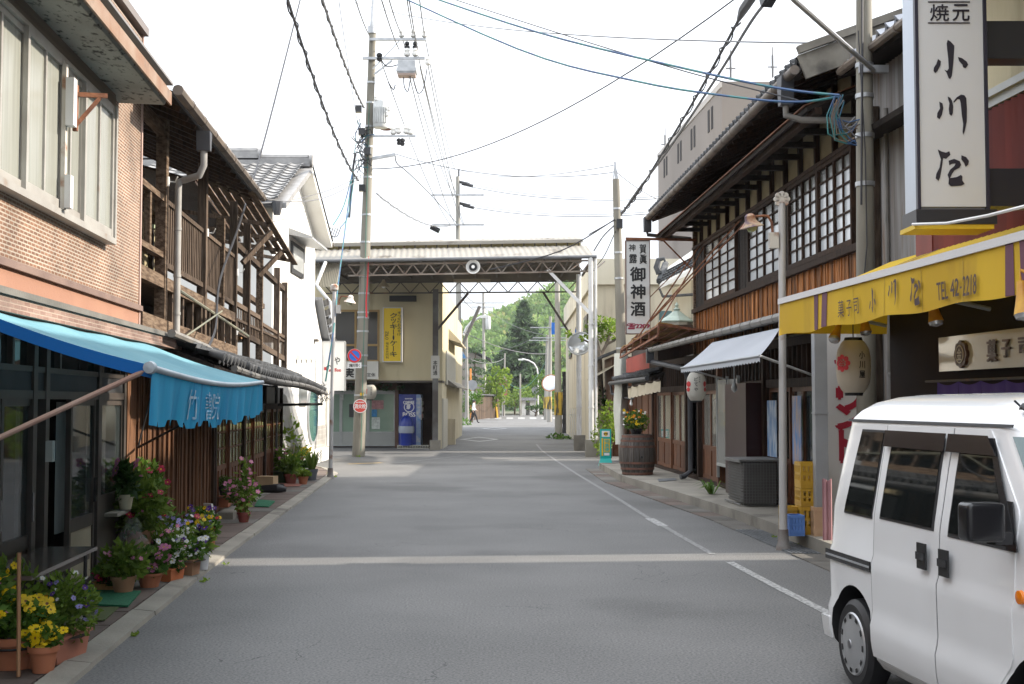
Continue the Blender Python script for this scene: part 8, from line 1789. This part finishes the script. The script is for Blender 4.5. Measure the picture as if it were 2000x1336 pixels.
pot('dark leaved potted shrub with crimson flowers against the shop corner',FL.p(11.65,.10,.45),.10,.14,terra,'mid',.42,.18,300,.05,(('red',8,.055),))
pot('cream pot with a pink bloom standing on the window shelf',FL.p(FL.hit(222,1010)[0],.10,.637),.07,.13,M('pot_cream',(.55,.50,.36),rough=.5),'dark',.28,.10,90,.06,(('pink',2,.07),),long=2.4)
pot('broad leaved tulip clump with one yellow tulip bud',g(262,1112)+V((0,.15,0)),.09,.08,terra,'dark',.32,.2,190,.085,(('yellow',1,.06),))
pot('trailing green pot between the tulip clump and the daisies',g(310,1112)+V((0,.1,0)),.08,.1,terra,'mid',.26,.16,300,.035,(('white',6,.03),('pink',3,.025)))
pot('small clay pot with pale pink blooms squeezed behind the ribbed bowl',g(304,1122)+V((0,.35,0)),.09,.12,terra,'lime',.26,.15,240,.035,(('pink',9,.035),('white',5,.03)))
pot('low pot of tiny white blossom between the orange planter and the tan pot',g(350,1112)+V((0,.3,.03)),.08,.1,terra_p,'lime',.22,.13,220,.03,(('white',16,.026),))
pot('small pot of red and yellow flowers behind the white bucket',g(392,1088)+V((0,.3,.05)),.08,.12,terra,'mid',.2,.12,200,.035,(('red',5,.04),('yellow',5,.04),('violet',5,.03)))
pot('bushy green pot filling the gap behind the primrose box',FL.p(10.0,.30,.04),.1,.14,terra_p,'lime',.26,.18,300,.045,(('pink',3,.035),))
# second and third groups further along
pot('dark grey pot of fine herbs stacked on an upturned terracotta pot',g(438,1000)+V((0,0,.235)),.085,.12,M('pot_dark',(.05,.055,.06),rough=.5),'mid',.14,.10,150,.03)
pot('empty square terracotta pot under the grey herb pot',g(437,1000)+V((0,0,.07)),.17,.16,terra,'dark',.01,.05,3,.02,(),(1,0,0),lx=.17)
pot('terracotta pot with tumbling pink geraniums beside the lattice doors',g(470,1010)+V((0,.1,.05)),.10,.16,terra,'mid',.28,.24,320,.04,(('pink',30,.045),))
pot('dark red pot with tall leggy pink roses by the lattice doors',g(476,1020),.085,.13,M('pot_wine',(.22,.05,.04),rough=.5),'lime',.66,.14,110,.05,(('pink',9,.04),))
m=MB();m.box(facing(g(440,1015).y),g(425,1015).x,g(455,1015).x,-.2,0,Z_,.13);solo('concrete_block',m,concrete,'small concrete block under the stacked pots','block',None,False)
pot('dark green square trough with a sapling at the far end of the lattice doors',g(548,942),.35,.24,M('trough_green',(.05,.085,.03),rough=.7),'lime',.42,.20,130,.06,(('pink',5,.05),),(1,-.1,0),lx=.40)
pot('reddish pot with a spiky green plant in front of the green trough',g(568,944),.13,.18,M('pot_red',(.28,.075,.055),rough=.6),'lime',.30,.15,140,.08,(),long=3)
pot('small orange pot with low yellow green leaves',g(592,946),.10,.15,terra,'bright',.12,.14,150,.05)
pot('terracotta pot raised behind with bright yellow flowers',g(578,932)+V((0,.3,.25)),.12,.15,terra,'bright',.20,.26,220,.05,(('yellow',34,.05),))
ir=pot('grey bucket with sword leaved iris nearest the street lamp',g(609,938),.12,.22,M('bucket_grey',(.09,.095,.11),rough=.5),'mid',.1,.08,10,.05)
m=MB()
for i in range(34):
 a=R.uniform(0,6.28);l=R.uniform(.3,.48);d=V((math.cos(a),math.sin(a),0));q=g(609,938)+d*.05+V((0,0,.2));s=V((-d.y,d.x,0))*.016;sp_k=R.uniform(.15,.6);m.cur=i%3;m.sheet([[q-s,q+s],[q+d*l*sp_k*.5+V((0,0,l*.65))-s,q+d*l*sp_k*.5+V((0,0,l*.65))+s],[q+d*l*sp_k+V((0,0,l*.92)),q+d*l*sp_k+V((0,0,l*.92))+s*.1]])
ob('leaf_blades',m,LF['lime'],ir,kind='stuff')
pot('small white pot between the orange pot and the iris',g(588,936)+V((0,.25,.05)),.09,.16,porcelain,'mid',.16,.12,80,.06)
pot('sapling in a plain pot with sparse lime leaves beside the plastic sheets',g(560,936)+V((0,.4,0)),.1,.2,terra,'bright',1.0,.30,42,.10,())
# ---- mats, boxes, table
def slabthing(name,label,cat,pts,z0,z1,mt,grp=None):m=MB();P_=[G(*p,z0)for p in pts];m.hexa([*[(p.x,p.y,z0)for p in P_],*[(p.x,p.y,z1)for p in P_]]);solo(name,m,mt,label,cat,grp,False)
turf=M('mat_green',(.02,.17,.08),(.015,.12,.06),scale=40,rough=.9,bump=.8,bscale=120);turf2=M('mat_olive',(.08,.10,.03),(.06,.08,.025),scale=40,rough=.95)
slabthing('door_mat','bright green artificial turf mat on the pavement beside the table','mat',((155,1182),(250,1186),(275,1157),(170,1155)),.042,.056,turf);slabthing('door_mat','dull olive mat lying nearest the corner pots','mat',((150,1216),(205,1212),(232,1187),(170,1188)),.042,.05,turf2);slabthing('door_mat','small green mat in front of the far lattice doors','mat',((497,990),(525,991),(537,980),(504,977)),.042,.056,turf);slabthing('door_mat','faded red mat beneath the far flower pots','mat',((532,951),(585,950),(592,945),(540,945)),.042,.05,M('mat_red',(.24,.09,.065)))
slabthing('drain_plate','dark rectangular plate set in the step by the barrel','plate',((1287,941),(1322,938),(1318,934),(1284,936)),.144,.15,grate_m)
TE=8.75
tb=T('folding_table','low brown folding table standing in front of the bookshop door','table',FL.p(8.6,.25,0));tz=.56
m=MB();m.hexa([FL.p(7.25,.03,tz-.025),FL.p(TE,.03,tz-.025),FL.p(TE,.40,tz-.025),FL.p(7.25,.40,tz-.025),FL.p(7.25,.03,tz),FL.p(TE,.03,tz),FL.p(TE,.40,tz),FL.p(7.25,.40,tz)]);ob('table_top',m,M('table_brown',(.135,.10,.085),(.10,.075,.065),scale=3,rough=.2,spec=.7),tb,smooth=False)
for a,b in((7.4,.06),(7.4,.37),(TE-.2,.06),(TE-.2,.37)):m=MB();m.tube([FL.p(a,b,.04),FL.p(a,b,tz-.027)],.013,8);ob('leg',m,black_pl,tb)
m=MB();m.box(FL,7.3,TE-.05,.08,.1,tz-.08,tz-.027);m.box(FL,7.3,TE-.05,.34,.36,tz-.08,tz-.027);m.tube([FL.p(8.0,.37,tz-.1),FL.p(8.1,.37,.34),FL.p(8.2,.38,.3)],.01,6);ob('table_frame',m,steel_dk,tb,kind='stuff',smooth=False)
p=g(415,1037);m=MB();m.hexa([p+V(v)for v in((-.05,0,0),(.07,-.1,0),(.085,-.08,0),(-.035,.02,0),(-.12,.02,.33),(.0,-.08,.33),(.015,-.06,.33),(-.105,.04,.33))]);solo('leaning_board',m,M('board_white',(.58,.57,.55),rough=.6),'small white board leaning against the plank front','board',None,False)
p=g(514,962);m=MB();f=Fr(p,(1,-.1,0),(.1,1,0));m.box(f,-.13,.17,0,.3,.09,.27);m.box(f,-.131,.171,-.002,.302,.165,.18);solo('cardboard_box',m,M('cardboard',(.44,.31,.18),(.36,.25,.14),scale=3,rough=.8),'brown cardboard box resting on a black sack by the lattice doors','box',None,False)
m=MB();m.tube([p+V((-.3,.1,.05)),p+V((0,.05,.06)),p+V((.25,.0,.07)),p+V((.38,.05,.05))],[.05,.085,.08,.04],10);m.tube([p+V((-.25,.3,.05)),p+V((.3,.25,.05))],.08,8);solo('black_sack',m,rubber,'black folded plastic sack under the cardboard box','sack')
bg_=T('clear_plastic_bag','crumpled clear plastic bag hanging beside the window shelf','bag',FL.p(10.6,.2,.2));m=MB();c=FL.p(10.75,.2,.42);rows=[]
for j in range(7):rows.append([c+V((math.cos(i*.6)*(.05+.025*j)*R.uniform(.8,1.2),math.sin(i*.6)*(.05+.025*j)*R.uniform(.8,1.2),.15-.055*j))for i in range(11)])
m.sheet(rows);ob('film',m,M('bag_film',(.6,.62,.62),rough=.1,alpha=.10,spec=.9),bg_)
# ---- right side: barrel with flowers, courier sign, strap leaf plant
bc_=G(1245,927,.14);bar=T('wooden_barrel','weathered grey oak barrel with rusty hoops standing on the step','barrel',bc_);H_=.80
prf=lambda t:.29+.075*math.sin(math.pi*t)
for i in range(20):
 a0_,a1_=2*math.pi*(i+.04)/20,2*math.pi*(i+.96)/20;m=MB();m.sheet([[bc_+V((math.cos(a)*prf(j/8),math.sin(a)*prf(j/8),H_*j/8))for a in(a0_,(a0_+a1_)/2,a1_)]for j in range(9)]);ob('stave',m,M('stave_grey',(.105,.09,.078),(.055,.046,.040),scale=6,rough=.75,st=(6,6,.6),bump=.3,rnd=.2),bar)
m=MB();m.lathe(bc_+V((0,0,.02)),[(prf(j/8)-.012,H_*j/8*.96)for j in range(9)]+[(0,H_*.96)],20);ob('head',m,wood_dk,bar)
for t in(.04,.16,.30,.70,.84,.95):m=MB();m.lathe(bc_+V((0,0,H_*t-.02)),[(prf(t)+.002,0),(prf(t)+.008,.0),(prf(t)+.008,.042),(prf(t)+.002,.042)],28,cap=False);ob('hoop',m,M('hoop_rust',(.16,.07,.045),(.09,.045,.032),scale=7,rough=.7),bar)
m=MB();m.lathe(bc_+V((.05,-prf(.45)-.004,H_*.45)),[(0,0),(.022,.004)],10,(0,-1,0));ob('bung_hole',m,black,bar)
pot('dark bowl of orange and yellow flowers on top of the barrel',bc_+V((-.02,0,H_+.0)),.13,.11,rubber,'mid',.34,.24,330,.045,(('orange',8,.05),('yellow',8,.055),('white',6,.035)),group='planting on the right side')
c=G(1183,909);cs_=T('courier_sign','turquoise standing courier sign with yellow emblem panel on a rounded base','sign',c);teal=M('sign_teal',(.0,.40,.36),(.0,.36,.33),scale=2,rough=.35);yl=M('panel_yellow',(.72,.46,.01),rough=.4);f=facing(c.y)
m=MB();m.hexa([f.p(-.17+c.x,-.15,0),f.p(.17+c.x,-.15,0),f.p(.17+c.x,.15,0),f.p(-.17+c.x,.15,0),f.p(-.13+c.x,-.07,.17),f.p(.13+c.x,-.07,.17),f.p(.13+c.x,.07,.17),f.p(-.13+c.x,.07,.17)]);ob('base',m,teal,cs_,smooth=False);m=MB();m.box(f,c.x-.135,c.x+.135,-.05,.05,.17,.90);ob('body',m,teal,cs_,smooth=False)
m=MB();m.box(f,c.x-.10,c.x+.10,.052,.056,.71,.86);ob('panel',m,swh,cs_,smooth=False);m=MB();m.lathe(f.p(c.x,.058,.785),[(0,0),(.052,0),(.052,.004),(0,.004)],16,(0,-1,0));m.box(f,c.x-.105,c.x-.065,.052,.056,.24,.68);m.box(f,c.x-.04,c.x+.10,.052,.056,.33,.66);ob('emblem_ground',m,yl,cs_,smooth=False)
m=MB();m.face(*[f.p(c.x+x*.06,.064,.785+z*.05)for x,z in((-.95,.1),(-.6,.55),(-.45,.25),(.4,.3),(.9,.75),(.8,.1),(.55,-.5),(.4,-.5),(.3,-.15),(-.3,-.15),(-.45,-.5),(-.6,-.5))]);ob('emblem',m,ink,cs_,smooth=False);m=MB();column(m,'宅急便',f,c.x-.025,c.x+.085,.655,.34,.058,.03);ob('lettering',m,teal,cs_,smooth=False);m=MB();m.box(f,c.x-.04,c.x+.09,.052,.056,.25,.31);ob('notice',m,swh,cs_,smooth=False)
o=T('strap_leaf_plant','low clump of strap shaped leaves at the foot of the brown doors','plant',G(1388,965,.14));m=MB()
for i in range(26):
 a=R.uniform(0,6.28);l=R.uniform(.2,.38);d=V((math.cos(a),math.sin(a),0));b=G(1390,965,.14)+d*.04;s=V((-d.y,d.x,0))*.012;m.cur=i%3;m.sheet([[b-s,b+s],[b+d*l*.4+V((0,0,l*.6))-s,b+d*l*.4+V((0,0,l*.6))+s],[b+d*l+V((0,0,l*.4)),b+d*l+V((0,0,l*.4))+s*.1]])
ob('leaf_blades',m,LF['mid'],o,kind='stuff')
def weed(x,y,s=.06,z=0):
 s*=.7
 p=G(x,y,z);m=MB();leaves(m,p+V((0,0,s*.4)),(s,s*1.5,s*.5),22,s*.5,3,shell=.1);o=ob('kerb_weed',m,LF['bright'],None,kind='stuff',smooth=False,fix=False,loc=p)
for x,y,s in((440,1104,.05),(402,1135,.05),(395,1138,.04),(268,1240,.04),(262,1243,.05),(1512,1052,.06),(1556,1066,.05),(1478,1030,.05),(642,927,.08),(655,932,.06),(700,893,.1)):weed(x,y,s)
# == the walking man
b=G(925,827);man=T('person','man in white shirt and black trousers walking to the right across the far street','person',b)
J={'pel':(0,0,.93),'waist':(0,0,1.08),'chest':(.02,0,1.30),'neck':(.03,0,1.47),'head':(.05,0,1.60),'top':(.05,0,1.71),'hipR':(.02,-.09,.88),'kneeR':(.20,-.09,.50),'ankR':(.30,-.09,.10),'toeR':(.45,-.10,.06),'hipL':(-.02,.09,.88),'kneeL':(-.04,.09,.48),'ankL':(-.30,.09,.14),'toeL':(-.20,.09,.03),'shR':(.02,-.19,1.41),'elR':(-.08,-.24,1.14),'wrR':(-.04,-.23,.90),'haR':(.0,-.22,.80),'shL':(.02,.19,1.41),'elL':(.06,.24,1.14),'wrL':(.20,.23,.95),'haL':(.28,.22,.90)}
E=[('pel','waist'),('waist','chest'),('chest','neck'),('neck','head'),('head','top'),('chest','shR'),('shR','elR'),('elR','wrR'),('wrR','haR'),('chest','shL'),('shL','elL'),('elL','wrL'),('wrL','haL'),('pel','hipR'),('hipR','kneeR'),('kneeR','ankR'),('ankR','toeR'),('pel','hipL'),('hipL','kneeL'),('kneeL','ankL'),('ankL','toeL')]
RD=dict(pel=.135,waist=.125,chest=.145,neck=.058,head=.10,top=.075,hipR=.10,kneeR=.07,ankR=.048,toeR=.04,hipL=.10,kneeL=.07,ankL=.048,toeL=.04,shR=.068,elR=.048,wrR=.034,haR=.032,shL=.068,elL=.048,wrL=.034,haL=.032)
ks_=list(J);me=bpy.data.meshes.new('body');me.from_pydata([J[k]for k in ks_],[(ks_.index(p),ks_.index(q))for p,q in E],[]);bo=bpy.data.objects.new('body',me);COL.objects.link(bo)
md_=bo.modifiers.new('skin','SKIN');sk_=me.skin_vertices[0].data
for i,k in enumerate(ks_):sk_[i].radius=(RD[k],RD[k]);sk_[i].use_root=(k=='pel')
bo.modifiers.new('sub','SUBSURF').levels=2;bpy.context.view_layer.update();dg=bpy.context.evaluated_depsgraph_get();nm_=bpy.data.meshes.new_from_object(bo.evaluated_get(dg));bo.modifiers.clear();bo.data=nm_;bo.parent=man
for mt in(M('shirt_white',(.72,.73,.75),rough=.8),M('trousers_black',(.018,.018,.022),rough=.8),M('skin',(.42,.26,.18),rough=.5),M('shoe',(.012,.012,.012),rough=.4)):nm_.materials.append(mt)
for pl_ in nm_.polygons:
 c=pl_.center;pl_.use_smooth=True;hand=abs(c.y)>.17 and c.z<.99
 pl_.material_index=2 if(c.z>1.49 or hand)else 3 if c.z<.10 else 1 if c.z<.97 else 0
m=MB();hd=b+V(J['head']);rows=[]
m.lathe(hd+V((-.02,0,-.02)),[(.108,.0),(.116,.05),(.105,.10),(.06,.15),(0,.165)],14);ob('hair',m,M('hair_black',(.012,.01,.01)),man);m=MB();m.lathe(hd+V((.10,0,-.02)),[(.02,-.02),(.016,.01),(.0,.04)],8);ob('nose',m,MATS['skin'],man)
for sg in(-1,1):m=MB();m.lathe(hd+V((.088,sg*.04,.015)),[(0,-.012),(.014,0),(0,.012)],8);ob('eye',m,black,man);m=MB();m.lathe(hd+V((-.01,sg*.10,-.01)),[(0,-.03),(.02,0),(0,.03)],8);ob('ear',m,MATS['skin'],man)
# == thin air haze
hz_=MB();hz_.box(WF,-650,650,-55,900,-1.1,62)
hm_=bpy.data.materials.new('haze_air');hm_.use_nodes=True;t_=hm_.node_tree;t_.nodes.remove(t_.nodes['Principled BSDF'])
pv=t_.nodes.new('ShaderNodeVolumePrincipled');pv.inputs['Color'].default_value=(.92,.95,1,1);pv.inputs['Density'].default_value=.00028;t_.links.new(pv.outputs['Volume'],t_.nodes['Material Output'].inputs['Volume'])
ob('haze',hz_,hm_,kind='stuff',smooth=False)
